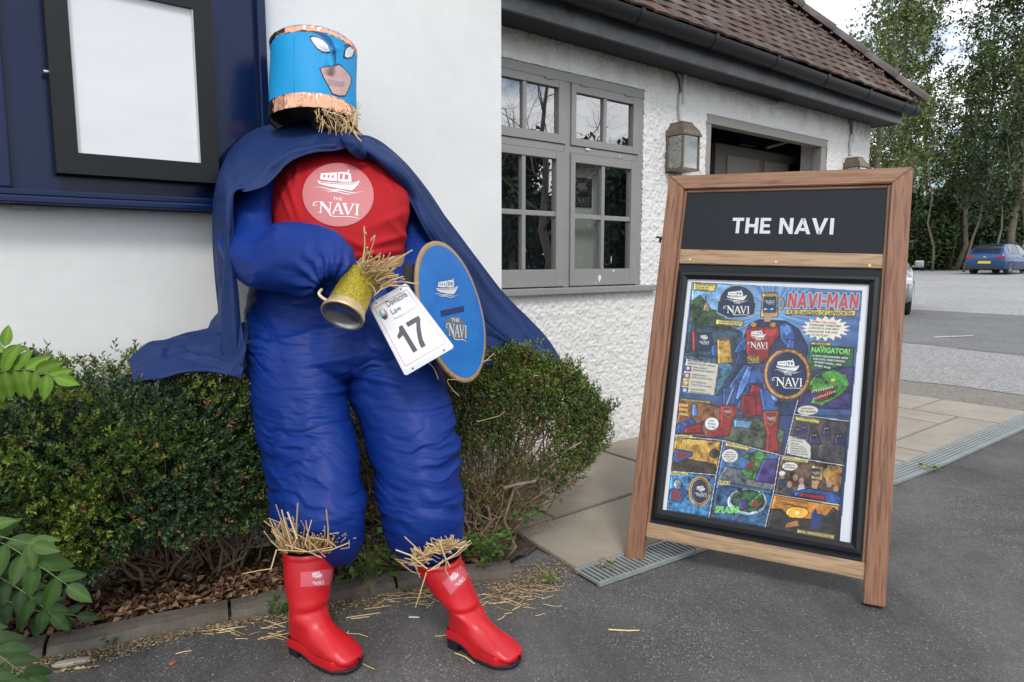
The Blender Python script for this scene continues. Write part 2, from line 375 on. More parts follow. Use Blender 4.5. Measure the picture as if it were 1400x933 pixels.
def caps(word, adv=None):
    """bold geometric capitals: list of polygons and total width (cap height 1)"""
    G = {'T': (.74, [[(0, .80), (.74, .80), (.74, 1), (0, 1)], [(.26, 0), (.48, 0), (.48, .80), (.26, .80)]]),
         'H': (.80, [[(0, 0), (.22, 0), (.22, 1), (0, 1)], [(.58, 0), (.80, 0), (.80, 1), (.58, 1)], [(.22, .40), (.58, .40), (.58, .60), (.22, .60)]]),
         'E': (.66, [[(0, 0), (.22, 0), (.22, 1), (0, 1)], [(.22, .0), (.66, 0), (.66, .19), (.22, .19)], [(.22, .41), (.60, .41), (.60, .59), (.22, .59)], [(.22, .81), (.65, .81), (.65, 1), (.22, 1)]]),
         'N': (.84, [[(0, 0), (.22, 0), (.22, 1), (0, 1)], [(.62, 0), (.84, 0), (.84, 1), (.62, 1)], [(.22, 1), (.22, .66), (.62, 0), (.62, .36)]]),
         'A': (.98, [[(0, 0), (.23, 0), (.60, 1), (.38, 1)], [(.38, 1), (.60, 1), (.98, 0), (.75, 0)], [(.27, .20), (.70, .20), (.64, .38), (.33, .38)]]),
         'V': (.96, [[(0, 1), (.24, 1), (.59, 0), (.37, 0)], [(.73, 1), (.96, 1), (.59, 0), (.37, 0)]]),
         'I': (.22, [[(0, 0), (.22, 0), (.22, 1), (0, 1)]]), ' ': (.28, [])}
    G['M'] = (1.02, [[(0, 0), (.22, 0), (.22, 1), (0, 1)], [(.80, 0), (1.02, 0), (1.02, 1), (.80, 1)], [(.22, 1), (.22, .66), (.51, .18), (.51, .50)], [(.80, 1), (.80, .66), (.51, .18), (.51, .50)]]); G['-'] = (.4, [[(0, .38), (.4, .38), (.4, .58), (0, .58)]])
    K = {'AV': -.10, 'NA': -.04, 'VI': .0}; x = 0; out = []
    for i, ch in enumerate(word):
        w, ps_ = G[ch]; out += [np.array(p) + (x, 0) for p in ps_]; x += w + .13 + K.get(word[i:i + 2], 0)
    return out, x - .13
# ================================================================== GROUND
def sheet(name, xs, ys, m, dz=0.0, edge=None, parent=None, kind='structure'):
    X, Y = np.meshgrid(xs, ys, indexing='ij')
    if edge is not None: X = X + edge(X, Y)
    Z = np.maximum(0, np.hypot(X, Y) - 9) * .0155 + dz
    o = mk(name, np.stack([X.ravel(), Y.ravel(), Z.ravel()], 1), grid_faces(len(xs), len(ys)), m, parent)
    if kind: tag(o, kind=kind)
    return o
A_NEAR = asphalt('asphalt near', (.085, .083, .082), (.125, .122, .118), (.30, .29, .27), 240, 1.3)
A_DARK = asphalt('asphalt dark', (.14, .14, .14), (.20, .20, .20), (.24, .24, .23), 60, .8)
A_PALE = asphalt('worn pale surface', (.28, .275, .268), (.23, .226, .22), (.38, .38, .36), 50, .5)
A_GRAV = asphalt('brown gravel', (.19, .172, .15), (.23, .215, .19), (.38, .35, .31), 90, 1.5)
A_FAR = asphalt('far gravel yard', (.34, .34, .34), (.25, .25, .245), (.36, .36, .35), 30, .22)
gx = np.concatenate([np.linspace(-900, -20, 12), np.linspace(-15, 60, 76), np.linspace(70, 1500, 16)])
gy = np.concatenate([np.linspace(-900, -30, 12), np.linspace(-25, 50, 60), np.linspace(60, 1200, 12)])
sheet('ground', gx, gy, A_NEAR)
n_, l_ = A_NEAR.node_tree.nodes, A_NEAR.node_tree.links; bs = n_['Principled BSDF']; src_ = bs.inputs['Base Color'].links[0].from_socket; tc_ = [x for x in n_ if x.type == 'TEX_COORD'][0]
ng = n_.new('ShaderNodeTexNoise'); ng.inputs['Scale'].default_value = .55; ng.inputs['Detail'].default_value = 10; ng.inputs['Roughness'].default_value = .75; ng.inputs['Distortion'].default_value = 1.2; l_.new(tc_.outputs['Object'], ng.inputs['Vector'])
mr_ = n_.new('ShaderNodeMapRange'); mr_.inputs[1].default_value = .38; mr_.inputs[2].default_value = .62; mr_.inputs[3].default_value = .68; mr_.inputs[4].default_value = 1.35; l_.new(ng.outputs[0], mr_.inputs[0]); mm = n_.new('ShaderNodeMix'); mm.data_type = 'RGBA'; mm.blend_type = 'MULTIPLY'; mm.inputs[0].default_value = 1; l_.new(src_, mm.inputs[6]); l_.new(mr_.outputs[0], mm.inputs[7]); l_.new(mm.outputs[2], bs.inputs['Base Color'])
def wob(s, a): return lambda X, Y: a * vn(np.stack([X * .3, Y * s, 0 * X], -1), 5) + .3 * a * vn(np.stack([X * .3, Y * s * 5, 0 * X], -1), 6)
yy = np.linspace(-14, 30, 220)
sheet('gravel_strip', np.array([6.27, 6.6, 6.9, 7.3]), yy, A_GRAV, .004, lambda X, Y: (X > 7) * (.15 * vn(np.stack([X * 0, Y * 3, 0 * X], -1), 3)))
sheet('worn_surface', np.array([7.02, 8, 9, 9.9, 10.4]), yy, A_PALE, .008, lambda X, Y: .12 * vn(np.stack([X, Y * 2.2, 0 * X], -1), 4))
sheet('car_park_road', np.array([9.85, 11, 12, 13, 14, 15.6]), yy, A_DARK, .012, lambda X, Y: .3 * vn(np.stack([X * .4, Y * 1.1, 0 * X], -1), 9) - (X > 12) * .12 * (Y - 4))
sheet('car_park', np.concatenate([np.linspace(14.6, 50, 30)]), np.linspace(-30, 40, 60), A_FAR, .006, lambda X, Y: (X < 15) * (.5 * vn(np.stack([X * .4, Y * .8, 0 * X], -1), 19) - .12 * (Y - 4)))
p_ = [onG(1276, 464), onG(1331, 461.5), onG(1331, 460.2), onG(1276, 462.2)]
tag(mk('painted_line', [(q[0], q[1], gz(q[0], q[1]) + .019) for q in p_], [(0, 1, 2, 3)], mat('worn white line', (.5, .5, .48), .8, vary=(30, .8, (.2, .2, .2)))), kind='structure')
MORT = mat('joint', (.07, .062, .05), .95, bump=(300, .8, .004))
tag(mk('slab_bed', [(1.72, 1.6, .003), (6.26, 1.45, .003), (6.26, 2.9, .003), (1.72, 2.9, .003)], [(0, 1, 2, 3)], MORT), kind='structure')
SLAB = mat('concrete slab', (.36, .315, .25), .85, bump=(160, .5, .003, 6), vary=(2.3, .8, (.25, .22, .18)))
SLABR = mat('riven stone slab', (.38, .34, .285), .85, bump=(14, .6, .01, 8), vary=(3, .8, (.27, .245, .205)))
def drainY(X): return float(np.interp(X, (1.68, 3.95, 6.5), (1.745, 1.545, 1.505)))
pav = thing('paving', None, None, (3.5, 2.2, 0)); tag(pav, kind='structure')
def slab(x0, x1, y0, y1, m, z=.014, poly=None):
    g = .007; x0 += g; x1 -= g; y1 -= g
    if y0 is None: pts = [(x0, drainY(x0) + .006), (x1, drainY(x1) + .006), (x1, y1), (x0, y1)]
    else: pts = [(x0, y0 + g), (x1, y0 + g), (x1, y1), (x0, y1)]
    if poly: pts = poly
    bm = bmesh.new(); vs = [bm.verts.new((p[0], p[1], 0)) for p in pts]; f = bm.faces.new(vs)
    r = bmesh.ops.extrude_face_region(bm, geom=[f]); zt = z + random.uniform(-.0015, .0015)
    up = [v for v in r['geom'] if isinstance(v, bmesh.types.BMVert)]
    for v in up: v.co.z = zt
    te = [e for e in bm.edges if all(v in up for v in e.verts)]
    bmesh.ops.bevel(bm, geom=te, offset=.004, segments=2, affect='EDGES'); bmesh.ops.recalc_face_normals(bm, faces=bm.faces[:])
    MB().bm(bm).make('slab', m, pav)
slab(0, 0, 0, 0, SLAB, poly=[(1.705, 1.745), (2.75, drainY(2.75) + .006), (2.75, 2.155), (1.745, 2.155)])
slab(2.757, 3.75, None, 2.165, SLAB)
slab(0, 0, 0, 0, SLAB, poly=[(1.755, 2.175), (1.975, 2.175), (1.975, 2.87), (1.76, 2.87)])
slab(1.98, 2.925, 2.17, 2.885, SLAB); slab(2.93, 3.75, 2.17, 2.885, SLAB)
slab(3.757, 4.11, None, 2.3, SLABR); slab(3.757, 4.41, 2.3, 2.885, SLABR); slab(4.11, 4.41, None, 2.3, SLABR)
slab(4.41, 5.63, None, 1.79, SLABR); slab(4.41, 5.29, 1.79, 2.885, SLABR); slab(5.29, 5.63, 1.79, 2.885, SLABR)
slab(5.63, 6.25, None, 2.11, SLABR); slab(5.63, 6.25, 2.11, 2.885, SLABR)

# ---- channel drain
ZINC = mat('galvanised grate', (.36, .40, .40), .5, .3, bump=(200, .3, .002), vary=(14, .6, (.22, .24, .24)))
TROUGH = mat('drain trough', (.012, .012, .011), .9)
dr = thing('channel_drain', 'grey metal channel drain running from the planting bed along the paving edge', 'drain', (1.7, 1.66, 0))
def dfr(X):                                     # centre line frame of the drain
    a = np.array((X, drainY(X) - .075, 0)); b = np.array((X + .05, drainY(X + .05) - .075, 0)); u = unit(b - a); return a, u, np.array((-u[1], u[0], 0))
xs = [1.683] + [1.683 + .5 * k for k in range(1, 10)] + [6.4]
tr = MB(); rl = []
for a, b in zip(xs[:-1], xs[1:]):
    pa, ua, na = dfr(a); pb, ub, nb = dfr(b - .004); z = np.array((0, 0, 1.))
    tr.add([pa - na * .07 + z * .005, pb - nb * .07 + z * .005, pb + nb * .07 + z * .005, pa + na * .07 + z * .005], [(0, 1, 2, 3)])
    for s in (-1, 1):
        m_ = MB(); V = []
        for p, n in ((pa, na), (pb, nb)):
            for o_, h in ((.058, .004), (.058, .017), (.072, .017), (.072, .004)): V.append(p + n * s * o_ + z * h)
        m_.add(V, [(0, 1, 5, 4), (1, 2, 6, 5), (2, 3, 7, 6), (0, 4, 7, 3), (0, 3, 2, 1), (4, 5, 6, 7)]); m_.make('edge_rail', ZINC, dr)
    if a > 3.1:
        for k in range(5):
            o_ = -.046 + k * .023; m_ = MB(); m_.add([p + n * (o_ + dx) + z * h for p, n in ((pa, na), (pb, nb)) for dx, h in ((-.007, .006), (-.007, .015), (.007, .015), (.007, .006))],
                [(0, 1, 5, 4), (1, 2, 6, 5), (2, 3, 7, 6), (0, 4, 7, 3), (0, 3, 2, 1), (4, 5, 6, 7)]); m_.make('grate_bar', ZINC, dr)
tr.make('trough', TROUGH, dr)
b0 = MB().box((-.0052, -.058, .006), (.0052, .058, .0155)); bo = None; X = 1.69
while X < 3.18:
    p, u, n = dfr(X); M = Matrix(((u[0], n[0], 0, p[0]), (u[1], n[1], 0, p[1]), (0, 0, 1, 0), (0, 0, 0, 1)))
    if bo is None: bo = mesh_np('grate_bar', b0.V, b0.F); bo.materials.append(ZINC)
    inst(bo, 'grate_bar', M, dr); X += .0215

# ---- kerb stones and planting bed
KC = mat('kerb concrete', (.165, .145, .125), .9, bump=(120, .9, .005, 6), vary=(7, .9, (.085, .07, .055)))
kb = thing('kerb', None, None, (.8, 2.05, 0)); tag(kb, kind='structure')
def kerbY(X): return float(np.interp(X, (-1.2, .1, .76, 1.13, 1.5), (2.62, 2.335, 2.165, 2.055, 1.86)))
kx = [-1.2, -.75, -.28, .118, .60, 1.12, 1.50]
for a, b in zip(kx[:-1], kx[1:]):
    b -= .010; bm = bmesh.new(); n = 10; rows = []
    for i in range(n + 1):
        X = a + (b - a) * i / n; Y = kerbY(X); q = np.array((X, Y)); s = (kerbY(X + .01) - kerbY(X - .01)) / .02; nn = np.array((-s, 1)) / math.hypot(s, 1)
        e = .007 * vn(np.array([[X * 14, 3., 1.]]), 2)[0]
        prof = [(-.045, -.01), (-.042, .018), (-.028 + e, .036 + e), (.0, .042 + e * .6), (.04, .042 + e * .4), (.05, .03), (.05, -.01)]
        rows.append([bm.verts.new((q[0] + nn[0] * o_, q[1] + nn[1] * o_, h)) for o_, h in prof])
    for i in range(n):
        for j in range(6): bm.faces.new((rows[i][j], rows[i + 1][j], rows[i + 1][j + 1], rows[i][j + 1]))
    bm.faces.new(rows[0]); bm.faces.new(rows[-1][::-1]); bmesh.ops.recalc_face_normals(bm, faces=bm.faces[:])
    MB().bm(bm).make('kerb_stone', KC, kb)
SOIL = mat('bed soil', (.055, .038, .024), .95, bump=(60, 1, .02, 8), vary=(18, .8, (.11, .08, .05)))
V = []; xs = np.linspace(-1.2, 1.72, 60)
for X in xs:
    y0 = kerbY(X) + .045 if X < 1.5 else 1.90 + (X - 1.5) * .35
    for k in range(9): V.append((X, y0 + (2.66 - y0) * k / 8, .026 + .012 * vn(np.array([[X * 9, k * 1.3, 0.]]), 8)[0] - (.02 if X > 1.62 else 0)))
tag(mk('soil', V, grid_faces(60, 9), SOIL, smooth=True), kind='structure')
LEAFCOL = np.array([(.13, .055, .03), (.20, .10, .05), (.28, .17, .09), (.09, .045, .03), (.33, .22, .13)])
def scatter_leaves(n, area, size, z0):
    pts = np.array([area() for _ in range(n)]); d = RNG.normal(size=(n, 3)) * (1, 1, .25)
    pos = np.concatenate([pts, (z0 + RNG.random((n, 1)) * .03)], 1); L = size * RNG.uniform(.5, 1.4, n)
    nr = np.tile((0, 0, 1.), (n, 1)) + RNG.normal(size=(n, 3)) * .5
    return leaves(pos, d, L, L * RNG.uniform(.35, .65, n), LEAFCOL[RNG.integers(0, 5, n)] * RNG.uniform(.6, 1.2, (n, 1)), .2 + RNG.random((n, 1)) * .3, nr)
LITM = mat('leaf litter', (.2, .1, .05), .8, attr=True)
def ar_bed():
    X = random.uniform(-.3, 1.45); return X, kerbY(X) + .05 + abs(random.gauss(0, .13)) % .5
v, f, c = scatter_leaves(3600, ar_bed, .030, .032)
tag(mk('leaf_litter', v, f, LITM, cols=c), 'dry brown fallen leaves lying on the soil of the planting bed', 'leaf litter', kind='stuff')
# fine chaff in the gutter in front of the kerb and around its right end
def ar_ch():
    X = random.uniform(-.1, 1.75)
    if X < 1.0 or random.random() < .35: return X, kerbY(min(X, 1.5)) - .035 - abs(random.gauss(0, .034 + .016 * math.sin(X * 9)))
    return random.gauss(1.5, .12), random.gauss(1.80, .055)
n = 12500; pts = np.array([ar_ch() for _ in range(n)]); d = RNG.normal(size=(n, 3)) * (1, 1, .12)
L = RNG.uniform(.003, .012, n); cc = np.array([(.35, .27, .16), (.2, .14, .08), (.5, .41, .25), (.14, .10, .06)])[RNG.integers(0, 4, n)]
v, f, c = leaves(np.concatenate([pts, RNG.uniform(.001, .012, (n, 1))], 1), d, L, L * .35, cc, .1)
tag(mk('chaff', v, f, LITM, cols=c), 'fine straw chaff and crumbs gathered along the kerb foot', 'chaff', kind='stuff')

# ---- straw
STRAW = mat('straw', (.55, .38, .17), .55, rand=[(.62, .45, .22), (.72, .55, .30), (.40, .26, .12), (.66, .47, .2)])
def straw(p, q, r=.0016, bend=.0, n=5):
    p = np.array(p, float); q = np.array(q, float); L = np.linalg.norm(q - p); off = RNG.normal(size=3) * L * (.03 + bend); m = MB()
    k = random.uniform(.35, .7); pts = [p, p + (q - p) * k + off, q]; m.tube(pts, [r, r * .95, r * .75], n); return m
def on_surf(x, y, z=.004): return onZ(x, y, z)
SC2 = MB()
def ss(x0, y0, x1, y1, r=.0019): SC2.add(*(lambda m: (m.V, m.F))(straw(on_surf(x0, y0), on_surf(x1, y1), r)))
for a in [(473, 845, 520, 838), (497, 833, 535, 828), (480, 846, 505, 843), (510, 829, 530, 818), (525, 818, 545, 824), (540, 815, 578, 812), (545, 800, 575, 822), (548, 788, 585, 815), (560, 797, 600, 823),
          (583, 832, 594, 822), (530, 795, 560, 805), (668, 825, 700, 822), (680, 815, 712, 826), (690, 840, 700, 838), (700, 835, 712, 828), (690, 842, 680, 848), (720, 815, 700, 835), (660, 812, 690, 820),
          (352, 875, 388, 862), (356, 872, 395, 866), (365, 858, 395, 850), (362, 848, 390, 858), (470, 866, 503, 871), (463, 875, 477, 863), (715, 800, 762, 806), (700, 803, 745, 800), (730, 770, 765, 805), (690, 795, 720, 808),
          (300, 863, 335, 857), (262, 855, 300, 862), (240, 894, 262, 890), (655, 830, 668, 822), (640, 826, 665, 823), (490, 905, 512, 915), (595, 870, 612, 868)]: ss(*a)
for _ in range(150):
    x, y = (random.gauss(700, 32), random.gauss(812, 10)) if random.random() < .45 else ((random.gauss(560, 25), random.gauss(812, 9)) if random.random() < .5 else (random.uniform(240, 390), random.gauss(858 - .0, 9)))
    a = random.uniform(-.6, .6); L = random.uniform(8, 26); ss(x, y, x + L * math.cos(a), y + L * math.sin(a) * .5, .0012)
tag(SC2.make('loose_straw', STRAW), 'loose yellow straw strewn on the asphalt and kerb around the red boots', 'straw', kind='stuff')
m = straw(on_surf(832, 861), on_surf(874, 862), .0026); m.V = m.V; tag(m.make('straw_stalk', STRAW), 'single bent straw lying alone on bare asphalt left of the sign board foot', 'straw stalk')
m = straw(on_surf(622, 893), on_surf(649, 908), .0024); tag(m.make('straw_stalk', STRAW), 'single straw lying on the asphalt in front of the right boot heel', 'straw stalk')
def chip(name, x, y, l, w, h, rot, m, label, cat):
    bm = bmesh.new(); bmesh.ops.create_icosphere(bm, subdivisions=3, radius=1)
    for v in bm.verts:
        q = v.co.copy(); k = max(abs(q.x), abs(q.y), abs(q.z)); q = q.lerp(q / k, .6); v.co = Vector((q.x * l / 2, q.y * w / 2, q.z * h / 2)) * (1 + .13 * vn(np.array([[v.co.x * 2.2, v.co.y * 2.2, v.co.z * 2.2 + x]]))[0])
    c = onZ(x, y, 0); bm.transform(Matrix.Translation((c[0], c[1], h * .48 + .001)) @ Matrix.Rotation(rot, 4, 'Z')); return tag(MB().bm(bm).make(name, m, smooth=True), label, cat)
GRM = mat('grit', (.25, .23, .2), .9, rand=[(.35, .33, .30), (.20, .18, .15), (.12, .11, .10), (.42, .38, .32)])
m = MB()
for k in range(1300):
    px, py = random.uniform(60, 1400), random.uniform(640, 960); c = onZ(px, py, 0)
    if c[1] > kerbY(min(c[0], 1.5)) - .07 or (c[0] > 1.6 and c[1] > drainY(c[0]) - .16): continue
    r = .0012 + .0022 * random.random() ** 3; a = random.random() * 3
    m.add([c + np.array((r * math.cos(a + t), r * math.sin(a + t), .0005)) for t in (0, 1.3, 2.8, 4.3)] + [c + np.array((0, 0, r * 1.1))], [(0, 1, 4), (1, 2, 4), (2, 3, 4), (3, 0, 4)])
tag(m.make('grit', GRM), 'small loose grit scattered over the near asphalt', 'grit', kind='stuff')
chip('wood_chip', 99, 909, .095, .026, .014, -.32, mat('bleached wood', (.55, .5, .43), .85, bump=(90, 1, .005), vary=(40, .7, (.25, .2, .15))), 'bleached grey white wood fragment lying below the kerb joint at lower left', 'wood chip')
chip('pebble', 236, 909, .020, .014, .009, .4, mat('red stone', (.33, .10, .06), .8), 'small red brown stone lying on the asphalt in front of the left bush', 'pebble')
chip('paper_slip', 566, 845, .034, .009, .003, -.75, mat('white paper scrap', (.75, .72, .68), .8), 'thin white paper slip lying on asphalt between the two boots', 'litter')
for x, y in ((822, 771), (866, 822), (742, 843), (668, 760)):
    pass
# peapod-like dry leaf row by the chip
v, f, c = leaves(np.array([onZ(72 + 9 * k, 918 - 1.2 * k, .004) for k in range(7)]), np.tile((RT[0], RT[1], .1), (7, 1)) + RNG.normal(size=(7, 3)) * .15, .026, .011, np.tile((.5, .38, .2), (7, 1)), .3)
tag(mk('dry_leaf_spray', v, f, LITM, cols=c), 'pale dried compound leaf lying on the asphalt below the wood fragment', 'dry leaf')

# ================================================================== PUB BUILDING
pub = thing('pub_building', 'white pub with pebbledashed wall, grey casement window, open doorway and brown tiled hipped roof', 'building', (3.2, 2.9, 0))
WHITE = mat('white smooth render', (.80, .81, .80), .75, bump=(30, .3, .005, 8), vary=(2.2, .8, (.70, .705, .70)))
PEB = mat('white pebbledash', (.82, .82, .80), .8, bump=(330, .9, .004, 3), attr=True)
MB().box((-2.5, YA, -.02), (2.057, YA + .2, 4.2)).make('wall', WHITE, pub)
WX0, WX1, WZ0, WZ1 = 1.55, 3.345, .995, 2.192           # window hole
DX0, DX1, DZ1 = 3.985, 5.63, 2.137                      # doorway hole
def lines(a, b, fixed, st):
    ks = sorted([a, b] + fixed); out = []
    for p, q in zip(ks[:-1], ks[1:]): n = max(1, round((q - p) / st)); out += list(np.linspace(p, q, n, endpoint=False))
    return np.array(out + [b])
xs = lines(2.02, 6.39, [WX1, DX0, DX1], .0072); zs = lines(0, 2.37, [WZ0, WZ1, DZ1], .0072)
X, Z = np.meshgrid(xs, zs, indexing='ij'); Q = np.stack([X * 95, Z * 95, 0 * X], -1)
dsp = .0075 * np.abs(vn(Q, 3)) + .0035 * vn(Q * .5 + 9, 4) + .0014 * RNG.normal(size=X.shape)
V = np.stack([X, YB - .004 - dsp, Z], -1).reshape(-1, 3); F = grid_faces(len(xs), len(zs))
cx, cz = V[F].mean(1)[:, 0], V[F].mean(1)[:, 2]
keep = ~(((cx < WX1) & (cz > WZ0) & (cz < WZ1)) | ((cx > DX0) & (cx < DX1) & (cz < DZ1)))
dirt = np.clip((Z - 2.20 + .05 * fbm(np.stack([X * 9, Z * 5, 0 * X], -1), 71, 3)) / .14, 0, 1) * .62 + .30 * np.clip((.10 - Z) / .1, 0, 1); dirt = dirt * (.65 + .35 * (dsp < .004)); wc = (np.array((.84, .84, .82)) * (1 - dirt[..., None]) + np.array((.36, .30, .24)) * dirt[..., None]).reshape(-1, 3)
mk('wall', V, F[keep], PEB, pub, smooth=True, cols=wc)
wm = MB()
wm.box((2.03, YB, 0), (DX0, YB + .07, WZ0 - .002)); wm.box((WX1, YB, WZ0 - .001), (DX0, YB + .07, WZ1)); wm.box((2.03, YB, WZ1 + .001), (DX0, YB + .07, 2.5))
wm.box((DX0 + .001, YB, DZ1), (DX1, YB + .22, 2.5)); wm.box((DX1 + .001, YB, 0), (6.386, YB + .22, 2.5)); wm.box((6.14, YB + .221, 0), (6.386, YB + 6, 2.5))
wm.make('wall', mat('white pebbledash plain', (.80, .80, .78), .85, bump=(70, 1, .012, 4)), pub)
# ---- window
GREY = mat('grey window paint', (.285, .283, .275), .55, bump=(25, .35, .003, 6), vary=(9, .5, (.24, .237, .23)))
win = mk('window', *(lambda b: (b.V, b.F))(MB().box((WX0, YB - .005, 2.1395), (3.343, YB + .06, 2.19), .003).box((3.30, YB - .004, 1.0), (3.342, YB + .06, 2.1385), .003)
      .box((2.688, YB - .003, 1.0), (2.728, YB + .06, 2.1385), .003).box((WX0, YB - .003, 1.757), (2.687, YB + .06, 1.797), .003).box((2.729, YB - .003, 1.757), (3.299, YB + .06, 1.797), .003)), GREY, pub)
MB().box((1.5, YB - .05, .962), (3.475, YB + .03, .999), .006).make('sill', GREY, win)
PANE = glass('window glass', .38, (.95, .97, .96))
CAS = [  # casement rect, pane rect, bar x, bar z
    ((2.13, 2.686, 1.80, 2.137), (2.165, 2.634, 1.849, 2.097), 2.393, None), ((2.731, 3.297, 1.80, 2.137), (2.767, 3.247, 1.842, 2.092), 3.006, None),
    ((2.13, 2.686, 1.006, 1.755), (2.165, 2.620, 1.102, 1.713), 2.388, 1.411), ((2.731, 3.297, 1.006, 1.755), (2.765, 3.240, 1.103, 1.707), 3.000, 1.405)]
for (x0, x1, z0, z1), (a, b, c_, d_), bx, bz in CAS:
    y0, y1 = YB - .012, YB + .03; m = MB()
    m.box((x0, y0, z0), (a, y1, z1), .002).box((b, y0, z0), (x1, y1, z1), .002).box((a + .0005, y0 + .001, z0), (b - .0005, y1, c_), .002).box((a + .0005, y0 + .001, d_), (b - .0005, y1, z1), .002)
    m.box((bx - .013, y0 + .006, c_), (bx + .013, y1, d_), .004)
    if bz: m.box((a, y0 + .008, bz - .014), (b, y1 - .002, bz + .014), .004)
    m.make('casement', GREY, win)
    for u, v_ in ((a, bx - .013), (bx + .013, b)):
        for w, q in (((c_, bz - .014), (bz + .014, d_)) if bz else ((c_, d_),)):
            MB().add([(u, YB + .009, w), (v_, YB + .009, w), (v_, YB + .010, q), (u, YB + .010, q)], [(0, 1, 2, 3)]).make('pane', PANE, win)
for x, z in ((2.56, 2.134), (2.83, 2.136), (3.2, 2.136)): MB().box((x - .035, YB - .018, z - .003), (x + .035, YB - .010, z + .006)).make('hinge', GREY, win)
FLK = mat('bare flaked paint', (.8, .78, .72), .8)
for x, z, w, h in ((2.86, 1.79, .022, .006), (3.13, 1.775, .008, .004), (2.97, 1.045, .016, .022), (2.94, 1.02, .008, .004), (3.09, 1.092, .014, .006), (3.07, 1.16, .004, .03), (2.5, .998, .02, .003)):
    a_ = RNG.uniform(.5, 1.2, 9); q = [(x + w * a_[k] * math.cos(k * .698), YB - (.0128 if z < 1.09 or z > 1.1 else .0125), z + h * a_[k] * math.sin(k * .698)) for k in range(9)]
    mk('paint_flake', q, [tuple(range(9))], FLK, win)
# room behind the window
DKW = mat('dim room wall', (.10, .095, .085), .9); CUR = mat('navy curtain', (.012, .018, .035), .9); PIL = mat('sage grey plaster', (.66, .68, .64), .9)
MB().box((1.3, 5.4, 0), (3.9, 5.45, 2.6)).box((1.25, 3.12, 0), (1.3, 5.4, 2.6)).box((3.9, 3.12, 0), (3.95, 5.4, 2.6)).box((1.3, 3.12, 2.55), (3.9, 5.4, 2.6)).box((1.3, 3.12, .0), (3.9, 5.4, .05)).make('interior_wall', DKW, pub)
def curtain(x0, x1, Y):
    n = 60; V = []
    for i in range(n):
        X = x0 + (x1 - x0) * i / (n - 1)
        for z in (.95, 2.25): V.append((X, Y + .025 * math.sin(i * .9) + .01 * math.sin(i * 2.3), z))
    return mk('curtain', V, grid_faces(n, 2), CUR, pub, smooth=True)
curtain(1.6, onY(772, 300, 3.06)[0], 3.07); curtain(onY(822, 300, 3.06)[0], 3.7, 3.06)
a = onY(775, 300, 2.975)[0]; b = onY(818, 300, 2.975)[0]
MB().box((a, 2.975, .9), (b, 3.01, 1.795)).make('interior_pier', PIL, pub)
ps = thing('framed_print', 'dark framed print with white NAVI lettering inside the window', 'print', (onY(797, 270, 2.97)[0], 2.97, 1.4))
q0 = onY(784, 242, 2.968); q1 = onY(809, 284, 2.968)
MB().box((q0[0], 2.968, q1[2]), (q1[0], 2.9745, q0[2])).make('board', mat('print black', (.01, .012, .014), .5), ps)
# ---- doorway
DG = mat('door frame grey', (.30, .285, .26), .6, bump=(20, .3, .003))
dframe = MB().box((DX0 + .001, YB - .006, DZ1 - .062), (DX1 - .001, YB + .07, DZ1 - .001), .004).box((DX0 + .001, YB - .004, 0), (DX0 + .06, YB + .07, DZ1 - .063), .004).box((DX1 - .085, YB - .004, 0), (DX1 - .001, YB + .07, DZ1 - .063), .004).make('door_frame', DG, pub)
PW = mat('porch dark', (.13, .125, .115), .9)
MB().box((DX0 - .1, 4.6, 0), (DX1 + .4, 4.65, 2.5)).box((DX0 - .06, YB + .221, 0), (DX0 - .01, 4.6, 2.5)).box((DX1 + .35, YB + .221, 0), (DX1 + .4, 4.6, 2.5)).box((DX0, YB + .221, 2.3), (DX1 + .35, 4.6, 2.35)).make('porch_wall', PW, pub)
door = thing('open_door', None, None, (4.7, 3.9, 0)); del_ = door; door.parent = pub; door.location = np.array((4.7, 3.9, 0)) - WLOC['pub_building']; door.name = 'inner_door'; WLOC[door.name] = np.array((4.7, 3.9, 0))
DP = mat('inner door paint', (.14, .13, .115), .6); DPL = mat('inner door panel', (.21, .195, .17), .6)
Yd = 3.25; dx = lambda p: onY(p, 220, Yd)[0]
MB().box((dx(978), Yd, 0), (dx(1107), Yd + .04, onY(1040, 206, Yd)[2]), .003).make('leaf', DP, door)
for p0, p1 in ((993, 1037), (1044, 1076)): MB().box((dx(p0), Yd - .012, 1.2), (dx(p1), Yd + .005, onY(1035, 219, Yd)[2]), .004).make('panel', DPL, door)
MB().box((dx(1079), Yd - .014, 1.3), (dx(1092), Yd + .005, onY(1035, 217, Yd)[2])).make('glass', mat('dark glazing', (.008, .01, .02), .1), door)
MB().box((dx(1013), Yd + .02, onY(1025, 201, Yd)[2]), (dx(1038), Yd + .05, onY(1025, 186, Yd)[2])).make('fanlight', mat('dark glazing', (.008, .01, .02), .1), door)
MB().tube([(dx(1040), Yd - .05, onY(1040, 203, Yd)[2]), (dx(1075), Yd - .12, onY(1075, 192, Yd)[2])], .012).make('closer_arm', DG, door)

